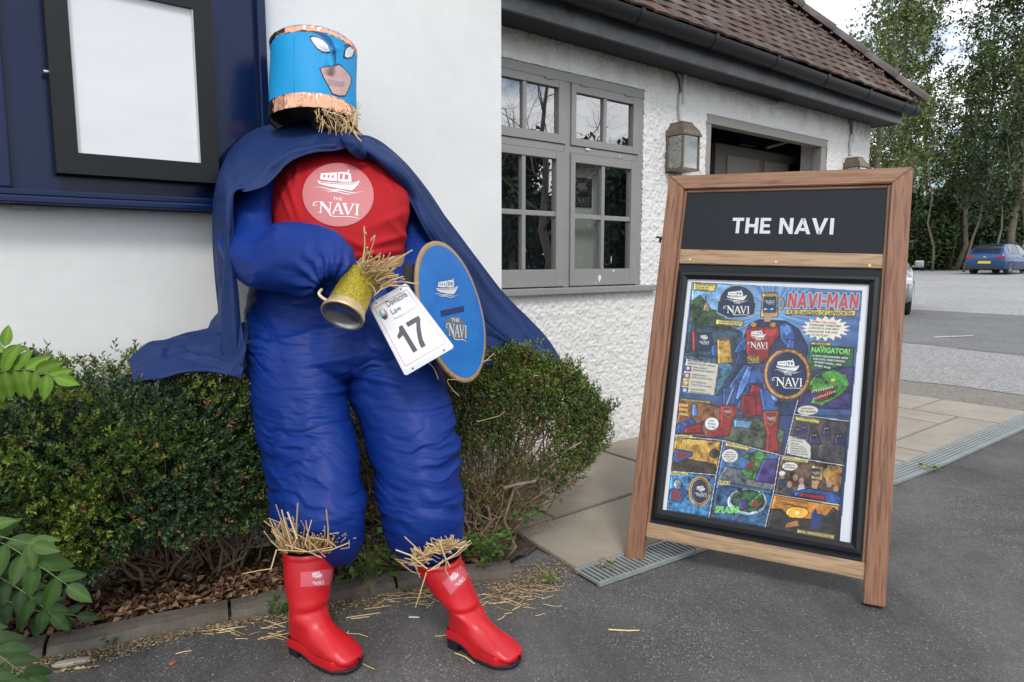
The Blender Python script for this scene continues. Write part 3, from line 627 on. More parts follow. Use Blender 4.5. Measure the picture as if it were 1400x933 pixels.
# ---- eaves
BLK = mat('black fascia paint', (.035, .038, .042), .38, bump=(14, .5, .004, 6), vary=(9, .9, (.10, .108, .118)))
BLKG = mat('black gutter plastic', (.011, .012, .014), .42, spec=.3, bump=(6, .15, .003))
MB().box((2.06, 2.665, 2.335), (6.5, 2.685, 2.50), .002).box((6.48, 2.686, 2.335), (6.5, 9, 2.50), .002).make('fascia', BLK, pub)
MB().box((2.06, 2.6855, 2.342), (6.479, YB - .002, 2.352)).box((6.391, YB, 2.342), (6.479, 9, 2.352)).make('soffit', mat('soffit black', (.02, .021, .023), .7), pub)
gt = []; n = 14; xs = np.linspace(2.06, 6.62, 40)
for X in xs:
    sag = -.004 * math.sin(X * 1.3) - (X - 2) * .004
    for r in (.052, .048):
        for k in range(n): a = math.pi * (k / (n - 1)) * (1 if r > .05 else 1) + math.pi; gt.append((X, 2.607 + r * math.cos(a) * (1 if 1 else 1), 2.49 + sag + r * 1.25 * math.sin(a)))
F = []
for i in range(39):
    for j in range(n - 1): F.append((i * 2 * n + j, (i + 1) * 2 * n + j, (i + 1) * 2 * n + j + 1, i * 2 * n + j + 1)); F.append((i * 2 * n + n + j, i * 2 * n + n + j + 1, (i + 1) * 2 * n + n + j + 1, (i + 1) * 2 * n + n + j))
gut = mk('gutter', gt, F, BLKG, pub, smooth=True)
m = MB(); m.add([(6.62, 2.607 + .053 * math.cos(math.pi + math.pi * k / 13), 2.47 + .066 * math.sin(math.pi + math.pi * k / 13)) for k in range(14)], [tuple(range(14))]); m.make('gutter_end', BLKG, gut)
for X in (2.95, 3.62, 4.3, 4.98, 5.64, 6.3, 6.52):
    sag = -.004 * math.sin(X * 1.3) - (X - 2) * .004; pr = [(2.607 + .055 * math.cos(math.pi + math.pi * k / 12), 2.49 + sag + .069 * math.sin(math.pi + math.pi * k / 12)) for k in range(13)]
    pr = [(pr[0][0] - .001, 2.499 + sag)] + pr; V = [(X - .016, a, b) for a, b in pr] + [(X + .016, a, b) for a, b in pr]
    mk('gutter_bracket', V, [(i, i + 1, 15 + i - 0, 14 + i) for i in range(13)], BLKG, gut)

# ---- tiled roof
RP = math.radians(47); RS = np.array((0, math.cos(RP), math.sin(RP))); RN = np.array((0, -math.sin(RP), math.cos(RP))); E0 = np.array((0, 2.59, 2.50))
roof = mk('roof', [E0 + (2.06, 0, -.02), E0 + (6.62, 0, -.02), (6.62 - 3.0, E0[1] + 3.0, 2.48 + 3.0 * math.tan(RP)), (2.06, E0[1] + 3.0, 2.48 + 3 * math.tan(RP)), (6.62, 2.59 + 6, 2.48)],
          [(0, 1, 2, 3), (1, 4, 2)], mat('roof underlay', (.03, .022, .018), .95), pub)
TILE = mat('clay roof tile', (.18, .10, .075), .85, bump=(80, .6, .004, 5), rand=[(.092, .054, .038), (.080, .052, .041), (.11, .064, .044), (.058, .040, .033), (.155, .118, .096), (.072, .046, .036), (.10, .052, .036)], vary=None)
tl = MB(); n = 5
for k in range(n):
    x = -.0815 + .163 * k / (n - 1); c_ = .006 * (1 - (2 * k / (n - 1) - 1) ** 2)
    tl.V += [(x, 0, .0 + c_), (x, 0, .013 + c_), (x, .19, .0 + c_), (x, .19, .013 + c_)]
for k in range(n - 1):
    a = k * 4; b = a + 4; tl.F += [(a, b, b + 1, a + 1), (a + 1, b + 1, b + 3, a + 3), (a + 2, a + 3, b + 3, b + 2), (a, a + 2, b + 2, b)]
tl.F += [(0, 1, 3, 2), (16, 18, 19, 17)]
tm = mesh_np('tile', tl.V, tl.F); tm.materials.append(TILE)
cand = []
for r in range(30):
    s = -.03 + r * .1
    for k in range(-1, 32):
        X = 2.14 + k * .165 + (.0825 if r % 2 else 0)
        hipx = 6.60 - s * math.cos(RP)
        if X < 2.13 or X > hipx - .03: continue
        base = E0 + np.array((X, 0, 0)) + RS * s + RN * (.006 + random.uniform(0, .005)) ; tilt = math.radians(3.8)
        ys = unit(RS * math.cos(tilt) - RN * math.sin(tilt)); zn = unit(np.cross((1, 0, 0), ys)); ang = random.gauss(0, .012)
        M = Matrix(((1, ys[0], zn[0], base[0]), (0, ys[1], zn[1], base[1]), (0, ys[2], zn[2], base[2] + .012), (0, 0, 0, 1))) @ Matrix.Rotation(ang, 4, 'Z') @ Matrix.Translation((0, random.gauss(0, .004), random.uniform(0, .004)))
        q = base - C0; d = q @ FW; px, py = 700 + FPX * (q @ RT) / d, 466.5 - FPX * (q @ UP) / d
        vis = -60 < py and px < 1300
        cand.append((not vis, d, M))
cand.sort(key=lambda t: (t[0], t[1])); rest = MB()
for i, (nv, d, M) in enumerate(cand):
    if i < 300: inst(tm, 'tile', M, roof)
    else: rest.add([tuple(M @ Vector(v)) for v in tl.V], tl.F)
tag(rest.make('tile', TILE, roof), kind='stuff')
HIP = mat('hip ridge tile', (.10, .082, .078), .85, bump=(60, .8, .006, 6), vary=(9, .8, (.17, .14, .13)))
hd = unit(np.array((-1, 1, math.tan(RP)))); side = unit(np.cross(hd, (0, 0, 1))); upn = np.cross(side, hd)
for k in range(11):
    st = np.array((6.63, 2.585, 2.50)) + hd * (k * .335); V = []
    for t, rr in ((0, .112), (.34, .100)):
        for th in (0, .016):
            for j in range(11): a = math.pi * j / 10; V.append(st + hd * t + side * math.cos(a) * (rr - th) + upn * (math.sin(a) * (rr - th) * .85 + .012))
    F = []
    for j in range(10): F += [(j, j + 1, 22 + j + 1, 22 + j), (11 + j, 33 + j, 33 + j + 1, 11 + j + 1), (j, 11 + j, 12 + j, j + 1), (22 + j, 23 + j, 34 + j, 33 + j)]
    mk('ridge_tile', V, F, HIP, roof, smooth=True)
m = MB()
for k in range(110):
    t = random.uniform(0, 3.2); q = np.array((6.60, 2.57, 2.505)) + hd * t - side * (-.09) * -1 + np.array((0, 0, random.uniform(-.02, .02)))
    q = q + np.array((-1, 0, 0)) * .05 - np.array((0, 0, .03)); m.box(q - .010 * RNG.random(3) - .003, q + .010 * RNG.random(3) + .003)
tag(m.make('mortar', mat('hip mortar', (.16, .12, .10), .95), roof), kind='stuff')

# ---- lanterns on the wall
BRS = mat('tarnished brass', (.22, .185, .14), .5, .5, bump=(60, .4, .002), vary=(20, .8, (.12, .10, .08)))
LGL = glass('lantern glass', .22, (.8, .8, .75), .05)
def lantern(label):
    xl, xr = onY(934, 200, 2.74)[0], onY(957, 200, 2.74)[0]; zb, zt, zp = onY(934, 229, 2.74)[2], onY(934, 183, 2.74)[2], onY(934, 166, 2.78)[2]
    c = ((xl + xr) / 2, YB, zb); t = thing('wall_lantern', label, 'wall lantern', c, 'brass lanterns on the pebbledashed wall')
    w = (xr - xl) / 2; y0, y1 = 2.74, YB - .012; m = MB(); cx = c[0]
    for x in (-w, w - .012):
        for y in (y0, y1 - .012): m.box((cx + x, y, zb), (cx + x + .012, y + .012, zt))
    m.box((cx - w - .002, y0 - .002, zb - .012), (cx + w + .002, y1 + .002, zb)).box((cx - w, y0 + .012, zb), (cx - w + .006, y0 + .018, zb + .01)); m.make('cage', BRS, t)
    bm = bmesh.new(); e = .022; ring = lambda a, z: [bm.verts.new(p) for p in ((cx - w - a, y0 - a, z), (cx + w + a, y0 - a, z), (cx + w + a, y1, z), (cx - w - a, y1, z))]
    R = [ring(.008, zt), ring(.009, zt + .008), ring(-.004, zt + (zp - zt) * .45), ring(-.035, zp - .006), ring(-.033, zp)]
    for A_, B_ in zip(R[:-1], R[1:]):
        for j in range(4): bm.faces.new((A_[j], A_[(j + 1) % 4], B_[(j + 1) % 4], B_[j]))
    bm.faces.new(R[0][::-1]); bm.faces.new(R[-1]); MB().bm(bm).make('hood', BRS, t)
    MB().box((cx - w + .012, y0 + .004, zb + .004), (cx + w - .012, y0 + .007, zt - .004)).make('glass', LGL, t)
    for s in (-1, 1): MB().box((cx + s * (w - .005) - .0015, y0 + .013, zb + .004), (cx + s * (w - .005) + .0015, y1 - .013, zt - .004)).make('glass', LGL, t)
    MB().box((cx - w, y1 + .003, zb - .02), (cx + w, YB - .002, zt + .04)).make('backplate', BRS, t)
    MB().tube([(cx, (y0 + y1) / 2, zb), (cx, (y0 + y1) / 2, zb + .07)], .012).make('candle_holder', mat('aged cream', (.55, .5, .4), .6), t)
    return t
L1 = lantern('tarnished brass lantern mounted on the wall between window and doorway')
L2 = L1.copy(); COL.objects.link(L2); dx = onY(1177, 222, 2.77)[0] - L1.location.x; L2.location.x += dx
L2['label'] = 'brass lantern near the far wall corner, mostly hidden behind the sign board'
for ch in L1.children: c_ = ch.copy(); COL.objects.link(c_); c_.parent = L2
CAB = mat('white cable clip', (.62, .61, .58), .6); CBK = mat('black cable', (.02, .02, .02), .5)
for dxx in (0, dx):
    x0 = onY(925, 160, YB)[0] + dxx * .985; zt = onY(937, 163, YB)[2]
    MB().tube([(x0 - .05, YB - .02, 2.34), (x0 - .015, YB - .022, 2.30), (x0, YB - .022, 2.24), (x0, YB - .022, 2.2)], .006).make('cable', CBK, pub)
    MB().tube([(x0 + .005, YB - .02, 2.22), (x0 + .0, YB - .022, 2.12), (x0 + .01, YB - .02, 2.05), (x0 + .03, YB - .02, zt - .02)], [.011, .013, .008, .006]).tube([(x0 + .045, YB - .02, 2.34), (x0 + .035, YB - .022, 2.16)], .012).make('conduit', CAB, pub)
MB().tube([(4.05, YB - .03, 2.335), (4.5, YB - .05, 2.318), (4.8, YB - .04, 2.326), (4.95, YB - .03, 2.335)], .006).tube([(4.6, YB - .03, 2.33), (4.75, YB - .06, 2.31), (4.85, YB - .03, 2.33)], .008).make('cable', CBK, pub)

# ================================================================== NOTICEBOARD
nb = thing('noticeboard', 'gloss navy board holding a black framed glazed display case, fixed to the white wall', 'noticeboard', (.5, YA, 1.3))
NAVY = mat('gloss navy paint', (.004, .014, .062), .2, spec=.3, bump=(5, .04, .004), vary=(2, .3, (.006, .019, .075)))
MB().box((.06, 2.60, 1.32), (.915, YA, 2.6)).make('panel', NAVY, nb)
zl = onY(150, 283, 2.55)[2]; xr0, xr1 = onY(357, 150, 2.57)[0], onY(368, 150, 2.57)[0]
MB().box((.03, 2.545, zl), (xr1, YA, zl + .024), .006).make('ledge', NAVY, nb)
MB().box((.03, 2.565, zl + .025), (xr1 - .002, 2.6005, zl + .045), .004).make('frame', NAVY, nb)
MB().box((xr0, 2.57, zl + .0455), (xr1, YA, 2.6), .006).make('frame', NAVY, nb)
MB().box((xr1 + .0005, 2.60, zl + .03), (xr1 + .012, YA, 2.6), .003).make('frame', NAVY, nb)
MB().box((.045, 2.57, zl + .0455), (onY(13, 200, 2.57)[0], 2.6005, 2.6), .006).make('frame', NAVY, nb)
CB = mat('black powder coat', (.012, .014, .016), .5, spec=.3)
Yc = 2.535; x0, x1, z0 = onY(78, 238, Yc)[0], onY(300, 245, Yc)[0], onY(180, 243, Yc)[2]; xi0, xi1, zi0, zi1 = onY(107, 211, Yc)[0], onY(275, 222, Yc)[0], onY(190, 216, Yc)[2], onY(265, 12, Yc)[2]
z1 = zi1 + .055
fr = MB(); h = .055
def mitre(m, x0, x1, z0, z1, a, b, c_, d_, y0, y1):
    o = [(x0, z0), (x1, z0), (x1, z1), (x0, z1)]; i = [(a, c_), (b, c_), (b, d_), (a, d_)]
    for k in range(4):
        q = [o[k], o[(k + 1) % 4], i[(k + 1) % 4], i[k]]; V = [(p[0], y0, p[1]) for p in q] + [(p[0], y1, p[1]) for p in q]
        mb = MB(); mb.add(V, [(0, 1, 2, 3), (4, 7, 6, 5), (0, 4, 5, 1), (1, 5, 6, 2), (2, 6, 7, 3), (3, 7, 4, 0)]); yield mb
for mb in mitre(fr, x0, x1, z0, z1, xi0, xi1, zi0, zi1, Yc, 2.5995): mb.make('case_frame', CB, nb)
MB().box((xi0, 2.552, zi0), (xi1, 2.556, zi1)).make('backing_sheet', mat('white card', (.86, .88, .91), .8), nb)
for a_, b_ in ((xi0, xi0 + .004), (xi1 - .004, xi1)): MB().box((a_, Yc + .004, zi0), (b_, 2.552, zi1)).make('seal', mat('pale seal', (.6, .6, .6), .7), nb)
MB().add([(xi0, Yc + .007, zi0), (xi1, Yc + .007, zi0), (xi1, Yc + .008, zi1), (xi0, Yc + .008, zi1)], [(0, 1, 2, 3)]).make('glass', glass('case glass', .08), nb)
q = onY(68, 100, 2.57); MB().tube([(x0, 2.565, q[2]), (x0 - .012, 2.565, q[2])], .008, 12).make('lock', mat('chrome', (.6, .6, .6), .2, 1), nb)
MB().box((onY(18, 292, 2.6)[0], 2.6, zl - .012), (onY(50, 292, 2.6)[0], YA, zl - .001)).make('bracket', mat('grey bracket', (.35, .36, .36), .6), nb)
# ================================================================== SIGN BOARD
AB = (1.91425708, 1.69510983, -1.12320787, .88630748, 1.55533469, .29473173, -.0188803)
_th, _ti, _ro = AB[2], AB[5], AB[6]
aU = np.array((math.cos(_th), math.sin(_th), 0)); aB = np.array((-math.sin(_th), math.cos(_th), 0)); aV = np.array((0, 0, 1)) * math.cos(_ti) + aB * math.sin(_ti)
aU, aV = aU * math.cos(_ro) + aV * math.sin(_ro), aV * math.cos(_ro) - aU * math.sin(_ro); aN = np.cross(aU, aV); aP = np.array((AB[0], AB[1], .016))
if aN @ (C0 - aP) < 0: aN = -aN
def auv(x, y, n=0.0):
    q = on_plane(x, y, aP + aN * n, aN) - aP; return q @ aU, q @ aV
def ap(u, v, n=0.0): return aP + aU * u + aV * v + aN * n
W3 = mat('stained softwood', (.27, .135, .075), .55, bump=(30, .25, .002, 6))
def wood(name, c1, c2, sc):
    m = mat(name, c1, .52, bump=(22, .3, .002, 6)); n, l = m.node_tree.nodes, m.node_tree.links; b = n['Principled BSDF']; tc = [x for x in n if x.type == 'TEX_COORD'][0]
    m0 = n.new('ShaderNodeMapping'); m0.inputs['Rotation'].default_value = Matrix((aU, aV, aN)).to_euler(); l.new(tc.outputs['Object'], m0.inputs[0]); mp = n.new('ShaderNodeMapping'); mp.inputs['Scale'].default_value = sc; l.new(m0.outputs[0], mp.inputs[0])
    ns = n.new('ShaderNodeTexNoise'); ns.inputs['Scale'].default_value = 2.6; ns.inputs['Detail'].default_value = 9; ns.inputs['Distortion'].default_value = .9; l.new(mp.outputs[0], ns.inputs['Vector'])
    r = n.new('ShaderNodeValToRGB'); l.new(ns.outputs[0], r.inputs[0]); e = r.color_ramp.elements; e[0].position = .32; e[0].color = (*c1, 1); e[1].position = .68; e[1].color = (*c2, 1)
    k = e.new(.5); k.color = (*[(a + b_) / 2 * 1.1 for a, b_ in zip(c1, c2)], 1)
    vo = n.new('ShaderNodeTexVoronoi'); vo.inputs['Scale'].default_value = 2.2; vo.inputs['Randomness'].default_value = 1
    mp2 = n.new('ShaderNodeMapping'); mp2.inputs['Scale'].default_value = [1 + s_ * .09 for s_ in sc]; l.new(m0.outputs[0], mp2.inputs[0]); l.new(mp2.outputs[0], vo.inputs['Vector'])
    mr = n.new('ShaderNodeMapRange'); mr.inputs[1].default_value = .01; mr.inputs[2].default_value = .05; mr.inputs[3].default_value = .8; mr.inputs[4].default_value = 0; l.new(vo.outputs['Distance'], mr.inputs[0])
    mx = n.new('ShaderNodeMix'); mx.data_type = 'RGBA'; l.new(mr.outputs[0], mx.inputs[0]); l.new(r.outputs[0], mx.inputs[6]); mx.inputs[7].default_value = (c1[0] * .35, c1[1] * .3, c1[2] * .3, 1); l.new(mx.outputs[2], b.inputs['Base Color']); return m
WV = wood('stained wood upright', (.14, .055, .028), (.31, .155, .085), (42, 2.2, 42)); WH = wood('stained wood crosswise', (.16, .066, .034), (.33, .178, .10), (2.2, 42, 42)); WL = wood('light wood rail', (.24, .14, .072), (.46, .32, .19), (2.2, 38, 38))
ab = thing('sign_board', 'freestanding wooden framed pub sign board leaning back with comic style poster and THE NAVI header', 'sign', aP)
def prism(poly, n0, n1, bev=0.0):
    bm = bmesh.new(); vs = [bm.verts.new((p[0], p[1], n0)) for p in poly]; f = bm.faces.new(vs); r = bmesh.ops.extrude_face_region(bm, geom=[f])
    for v in r['geom']:
        if isinstance(v, bmesh.types.BMVert): v.co.z = n1
    bmesh.ops.recalc_face_normals(bm, faces=bm.faces[:])
    if bev: bmesh.ops.bevel(bm, geom=bm.edges[:], offset=bev, segments=2, affect='EDGES')
    for v in bm.verts: v.co = Vector(ap(*v.co))
    return MB().bm(bm)
TW, TH_ = .8863, 1.555
prism([(0, -.008), (.068, 0), (.068, TH_ - .060), (0, TH_)], -.045, 0, .003).make('upright', WV, ab)
prism([(.820, .012), (TW, .014), (TW, TH_), (.820, TH_ - .060)], -.045, 0, .003).make('upright', WV, ab)
prism([(0.001, TH_ + .0005), (TW - .001, TH_ + .0005), (.820, TH_ - .059), (.068, TH_ - .059)], -.045, 0, .003).make('top_rail', WH, ab)
for u0, u1 in ((.0685, .079), (.809, .8195)): prism([(u0, .12), (u1, .12), (u1, TH_ - .0595), (u0, TH_ - .0595)], -.04, -.012, .002).make('bead', WV, ab)
prism([(.0795, TH_ - .071), (.8085, TH_ - .071), (.8085, TH_ - .060), (.0795, TH_ - .060)], -.04, -.0125, .002).make('bead', WH, ab)
prism([(.0795, 1.180), (.8085, 1.176), (.8085, 1.229), (.0795, 1.240)], -.03, -.009, .002).make('middle_rail', WL, ab)
prism([(.0695, .088), (.8195, .088), (.8195, .143), (.0695, .143)], -.03, -.006, .003).make('bottom_rail', WL, ab)
BP = mat('matt black board', (.013, .017, .022), .6, spec=.25, bump=(300, .1, .001))
prism([(.0795, 1.2405), (.8085, 1.2295), (.8085, 1.4835), (.0795, 1.4835)], -.03, -.018).make('header_panel', BP, ab)
prism([(.0795, .1435), (.8085, .1435), (.8085, 1.1755), (.0795, 1.1795)], -.03, -.018).make('back_panel', BP, ab)
for px, py in ((943.5, 355), (1061, 358.5), (1189, 363.5)):
    u, v = auv(px, py, -.009); MB().tube([ap(u, v, -.010), ap(u, v, -.007)], .006, 10).make('screw', mat('brass screw', (.6, .4, .15), .3, 1), ab)
# snap frame
pU0, pU1, pV0, pV1 = .122, .772, .200, 1.116
SF = mat('black snap frame', (.010, .011, .013), .35, spec=.35, bump=(3, .02, .002))
o = [(pU0 - .035, pV0 - .037), (pU1 + .035, pV0 - .037), (pU1 + .035, pV1 + .032), (pU0 - .035, pV1 + .032)]; i_ = [(pU0, pV0), (pU1, pV0), (pU1, pV1), (pU0, pV1)]
for k in range(4):
    q = [(o[k], -.0178), (o[k], -.006), ((np.array(o[k]) * .8 + np.array(i_[k]) * .2), -.001), ((np.array(o[k]) * .45 + np.array(i_[k]) * .55), .001), (i_[k], -.008), (i_[k], -.0178)]
    k2 = (k + 1) % 4; q2 = [(o[k2], -.0178), (o[k2], -.006), ((np.array(o[k2]) * .8 + np.array(i_[k2]) * .2), -.001), ((np.array(o[k2]) * .45 + np.array(i_[k2]) * .55), .001), (i_[k2], -.008), (i_[k2], -.0178)]
    V = [ap(p[0], p[1], n) for p, n in q] + [ap(p[0], p[1], n) for p, n in q2]
    mk('poster_frame', V, [(j, j + 1, j + 7, j + 6) for j in range(5)], SF, ab)
MB().box((0, 0, 0), (0, 0, 0))
V = [ap(u, v, -.0172) for u, v in i_]; mk('poster_paper', V, [(0, 1, 2, 3)], mat('poster paper', (.74, .75, .79), .6), ab)
HK = mat('black iron', (.012, .012, .012), .45)
for px, py, s in ((904, 323, -1), (1252, 328, 1)):
    u, v = auv(px, py); u = 0 if s < 0 else TW
    MB().tube([ap(u, v, -.03), ap(u + s * .016, v, -.03)], .007, 8).tube([ap(u + s * .012, v - .018, -.03), ap(u + s * .014, v - .004, -.03), ap(u + s * .014, v + .004, -.03), ap(u + s * .03, v + .006, -.03)], .005, 6).make('wing_nut', HK, ab)
# rear legs
bt = aB; gB = aP + np.array((0, 0, 0))
for u in (.03, TW - .03):
    top = ap(u, TH_ - .05, -.05); foot = ap(u, 0, 0) + aB * .93; foot[2] = .016
    d_ = unit(top - foot); s_ = aU; nn = unit(np.cross(s_, d_)); MB().obox(foot, s_, d_, nn, -.025, .025, 0, np.linalg.norm(top - foot) - .03, -.02, .02, .003).make('rear_leg', WV, ab)
a_ = ap(.06, .3, 0) + aB * (.93 * .80 + .02); b_ = ap(TW - .06, .3, 0) + aB * (.93 * .80 + .02)
MB().obox(a_, unit(b_ - a_), np.array((0, 0, 1.)), aB, 0, np.linalg.norm(b_ - a_), -.03, .03, -.01, .01).make('rear_rail', WH, ab)
for u in (.06, TW - .06): MB().tube([ap(u, TH_ - .03, -.045), ap(u, TH_ - .03, -.07)], .012, 10).make('hinge', HK, ab)
# header lettering
PR = {'lettering': mat('white vinyl', (.62, .64, .66), .5)}
hp = Print(); a_ = auv(1000, 319, -.0175); b_ = auv(1139, 321, -.0175); yd = np.array((0, 1.)); xd = unit(np.array(b_) - np.array(a_))
hgt = auv(1001, 298, -.0175)[1] - a_[1]; cg, cw = caps('THE NAVI'); wd = np.linalg.norm(np.array(b_) - np.array(a_))
for p in cg: hp.poly('lettering', [np.array(a_) + xd * (x / cw * wd) + yd * (y * hgt) for x, y in p])
hp.build('lettering', PR, ab, lambda V, F, L: ([ap(x, y, -.0172) for x, y in V], F))

# ---- poster art, painted cell by cell on a fine sheet
def Ac(x, y): return auv(900 + x / 4.516, 370 + y / 4.516, -.0165)
def Bc(x, y): return auv(880 + x / 4.242, 540 + y / 4.242, -.0165)
aU0, aV1 = Ac(205, 70); aU1 = Ac(1262, 125)[0]; aV0 = Bc(500, 745)[1]
nW, nH = 330, 464
gu = np.linspace(aU0, aU1, nW); gv = np.linspace(aV0, aV1, nH); GU, GV = np.meshgrid(gu, gv, indexing='ij')
IMG = np.zeros((nW, nH, 3)); IMG[:] = (.01, .03, .12)
NZ = fbm(np.stack([GU * 40, GV * 40, 0 * GU], -1), 40, 4); NZ2 = fbm(np.stack([GU * 110, GV * 110, 0 * GU], -1), 50, 3)
def inside(poly):
    p = np.asarray(poly); m = np.zeros(GU.shape, bool); k = len(p)
    u0, v0 = p.min(0); u1, v1 = p.max(0); bb = (GU >= u0) & (GU <= u1) & (GV >= v0) & (GV <= v1); x = GU[bb]; y = GV[bb]; r = np.zeros(len(x), bool)
    for i in range(k):
        x1, y1 = p[i]; x2, y2 = p[(i + 1) % k]
        c = ((y1 > y) != (y2 > y)); r ^= c & (x < (x2 - x1) * (y - y1) / ((y2 - y1) if y2 != y1 else 1e-9) + x1)
    m[bb] = r; return m
def fill(poly, c, n=0.0, n2=0.0, mask=None):
    m = inside(poly)
    if mask is not None: m &= mask
    f = (1 + .8 * n * NZ[m] + .7 * n2 * NZ2[m])[:, None]; IMG[m] = np.clip(np.array(c) * f, .004, 1)
    if n + n2 > 0 and m.sum() > 250:      # an inked edge and a lighter upper left side, as the artist drew it
        e = m & ~(np.roll(m, 2, 0) & np.roll(m, -2, 0) & np.roll(m, 2, 1) & np.roll(m, -2, 1)); h = m & ~np.roll(m, 5, 0) & ~e; IMG[h] = np.clip(IMG[h] * 1.9 + .02, 0, 1); IMG[e] *= .18
    return m
def A(L): return [Ac(x, y) for x, y in L]
def B(L): return [Bc(x, y) for x, y in L]
def Ae(x, y, rx, ry): return [Ac(*p) for p in ell(x, y, rx, ry, 28)]
def Be(x, y, rx, ry): return [Bc(*p) for p in ell(x, y, rx, ry, 28)]
# sky burst of the main panel
m = fill(A([(120, 60), (1270, 110), (1230, 900), (80, 900)]), (.025, .07, .21), .35, .2)
c_ = Ac(700, 260); ang = np.arctan2(GV - c_[1], GU - c_[0]); rr = np.hypot(GU - c_[0], GV - c_[1]); ray_ = .5 + .5 * np.sin(ang * 34 + 3 * np.sin(ang * 7))
IMG += (np.exp(-rr / .17) * (.40 + .6 * ray_))[..., None] * np.array((.30, .58, .85)) * .9
m = fill(A([(205, 70), (460, 85), (420, 330), (195, 300)]), (.22, .42, .68), .5, .2)
fill(A([(195, 190), (260, 150), (330, 240), (400, 250), (420, 330), (520, 380), (480, 420), (190, 360)]), (.03, .07, .03), .9, .9)
fill(A([(270, 250), (285, 200), (293, 150), (300, 200), (318, 215), (320, 260)]), (.22, .17, .1), .3, .5)
fill(A([(185, 320), (520, 380), (500, 620), (160, 530)]), (.03, .07, .11), .7, .6)
fill(A([(180, 380), (330, 385), (350, 500), (170, 500)]), (.015, .035, .06), .4, .6); fill(A([(205, 370), (228, 370), (230, 500), (208, 498)]), (.35, .03, .03), .3)
fill(A([(240, 395), (320, 395), (330, 480), (240, 480)]), (.01, .03, .07)); fill(A([(160, 520), (390, 540), (480, 600), (370, 760), (160, 560)]), (.05, .16, .24), .8, .7)
# navy roundel top left
fill(A([(365, 180), (395, 180), (605, 190), (600, 275), (560, 290), (440, 300), (360, 265)]), (.25, .33, .42)); fill(Ae(487, 185, 112, 98), (.25, .33, .42)); fill(Ae(487, 186, 105, 91), (.012, .025, .06)); fill(A([(370, 192), (600, 200), (592, 268), (545, 285), (440, 293), (366, 258)]), (.012, .025, .06))
# caption boxes
YEL = (.72, .60, .16); BK = (.02, .02, .02)
def cap(L, c=YEL, b=BK, g=3.0, f=A):
    q = np.array(L, float); cc = q.mean(0); fill(f(cc + (q - cc) * (1 + 2 * g / np.ptp(q, 0)[None] * .5)), b); fill(f(L), c, .05, .06)
cap([(215, 76), (362, 82), (348, 132), (213, 124)]); cap([(355, 300), (528, 312), (520, 350), (352, 335)])
cap([(790, 238), (1225, 244), (1216, 286), (784, 276)], (.75, .58, .10))
# star bursts
s_ = [(1032 + (155 if k % 2 else 118) * math.cos(k * math.pi / 18) , 358 + (80 if k % 2 else 55) * math.sin(k * math.pi / 18)) for k in range(36)]; fill(A([((x - 1032) * 1.03 + 1032, (y - 358) * 1.05 + 358) for x, y in s_]), BK); fill(A(s_), (.78, .74, .62))
# title shadow plate
fill(A([(795, 130), (1245, 145), (1225, 240), (785, 230)]), (.16, .30, .50), .15)
# green villain panel, upper right
fill(A([(938, 455), (1215, 475), (1180, 860), (880, 850), (922, 560)]), (.02, .09, .04), .5, .4); cap([(948, 436), (1070, 446), (1062, 468), (940, 458)])
fill(A([(920, 640), (980, 610), (1210, 590), (1190, 860), (850, 850), (890, 720)]), (.04, .03, .13), .6, .5)
fill(A([(925, 700), (960, 650), (1010, 620), (1090, 610), (1160, 640), (1185, 700), (1150, 760), (1080, 800), (1010, 840), (930, 820), (1000, 760), (920, 735)]), (.05, .20, .035), .8, .9)
fill(A([(935, 745), (1010, 745), (1080, 710), (1095, 730), (1060, 790), (1000, 815), (960, 800), (1000, 770)]), (.16, .015, .012), .4)
for k in range(10): x = 945 + 14 * k; fill(A([(x, 742 - k * 3), (x + 9, 741 - k * 3), (x + 4, 760 - k * 3)]), (.65, .6, .42)); fill(A([(x + 10, 800 - k * 5), (x + 18, 798 - k * 5), (x + 15, 782 - k * 5)]), (.65, .6, .42))
fill(Ae(1078, 676, 14, 8), (.8, .6, .05))
# left ability list
cap([(170, 540), (378, 575), (348, 775), (135, 755)], (.60, .57, .48), BK, 3)
for k, c in enumerate(((.05, .1, .25), (.3, .12, .08), (.55, .3, .05), (.02, .1, .3))): fill(A([(165 - k * 7, 585 + k * 45), (207 - k * 7, 588 + k * 45), (201 - k * 7, 625 + k * 45), (160 - k * 7, 622 + k * 45)]), c, .3, .6); fill(Ae(184 - k * 7, 604 + k * 45, 11, 11), (.65, .62, .5))
# the caped figure with a tankard for a head
NV = (.012, .028, .085); BL = (.03, .085, .26); RD = (.27, .02, .02); GD = (.45, .27, .06)
fill(A([(560, 330), (620, 300), (790, 310), (870, 360), (930, 480), (900, 650), (860, 900), (520, 900), (540, 700), (350, 780), (440, 650), (520, 430)]), NV, .5, .5)
fill(A([(575, 700), (660, 720), (690, 900), (520, 900)]), (.20, .01, .015), .6, .5); fill(B([(565, 0), (650, 0), (660, 120), (600, 135), (560, 90)]), (.20, .01, .015), .6, .5)
fill(A([(540, 500), (330, 470), (350, 520), (480, 540), (560, 400)]), BL, .5, .4); fill(A([(500, 440), (560, 400), (520, 500), (440, 540)]), BL, .4, .5)
fill(A([(745, 340), (790, 320), (830, 345), (850, 420), (800, 480), (750, 420)]), BL, .6, .3); fill(A([(800, 420), (850, 430), (840, 500), (780, 500)]), BL, .4, .4)
fill(A([(540, 360), (600, 345), (745, 345), (750, 400), (690, 480), (680, 540), (630, 570), (560, 560), (540, 500)]), RD, .25, .25)
fill(A([(545, 525), (625, 525), (630, 575), (550, 578)]), GD, .3, .4); fill(A([(556, 535), (616, 535), (618, 566), (558, 568)]), BK)
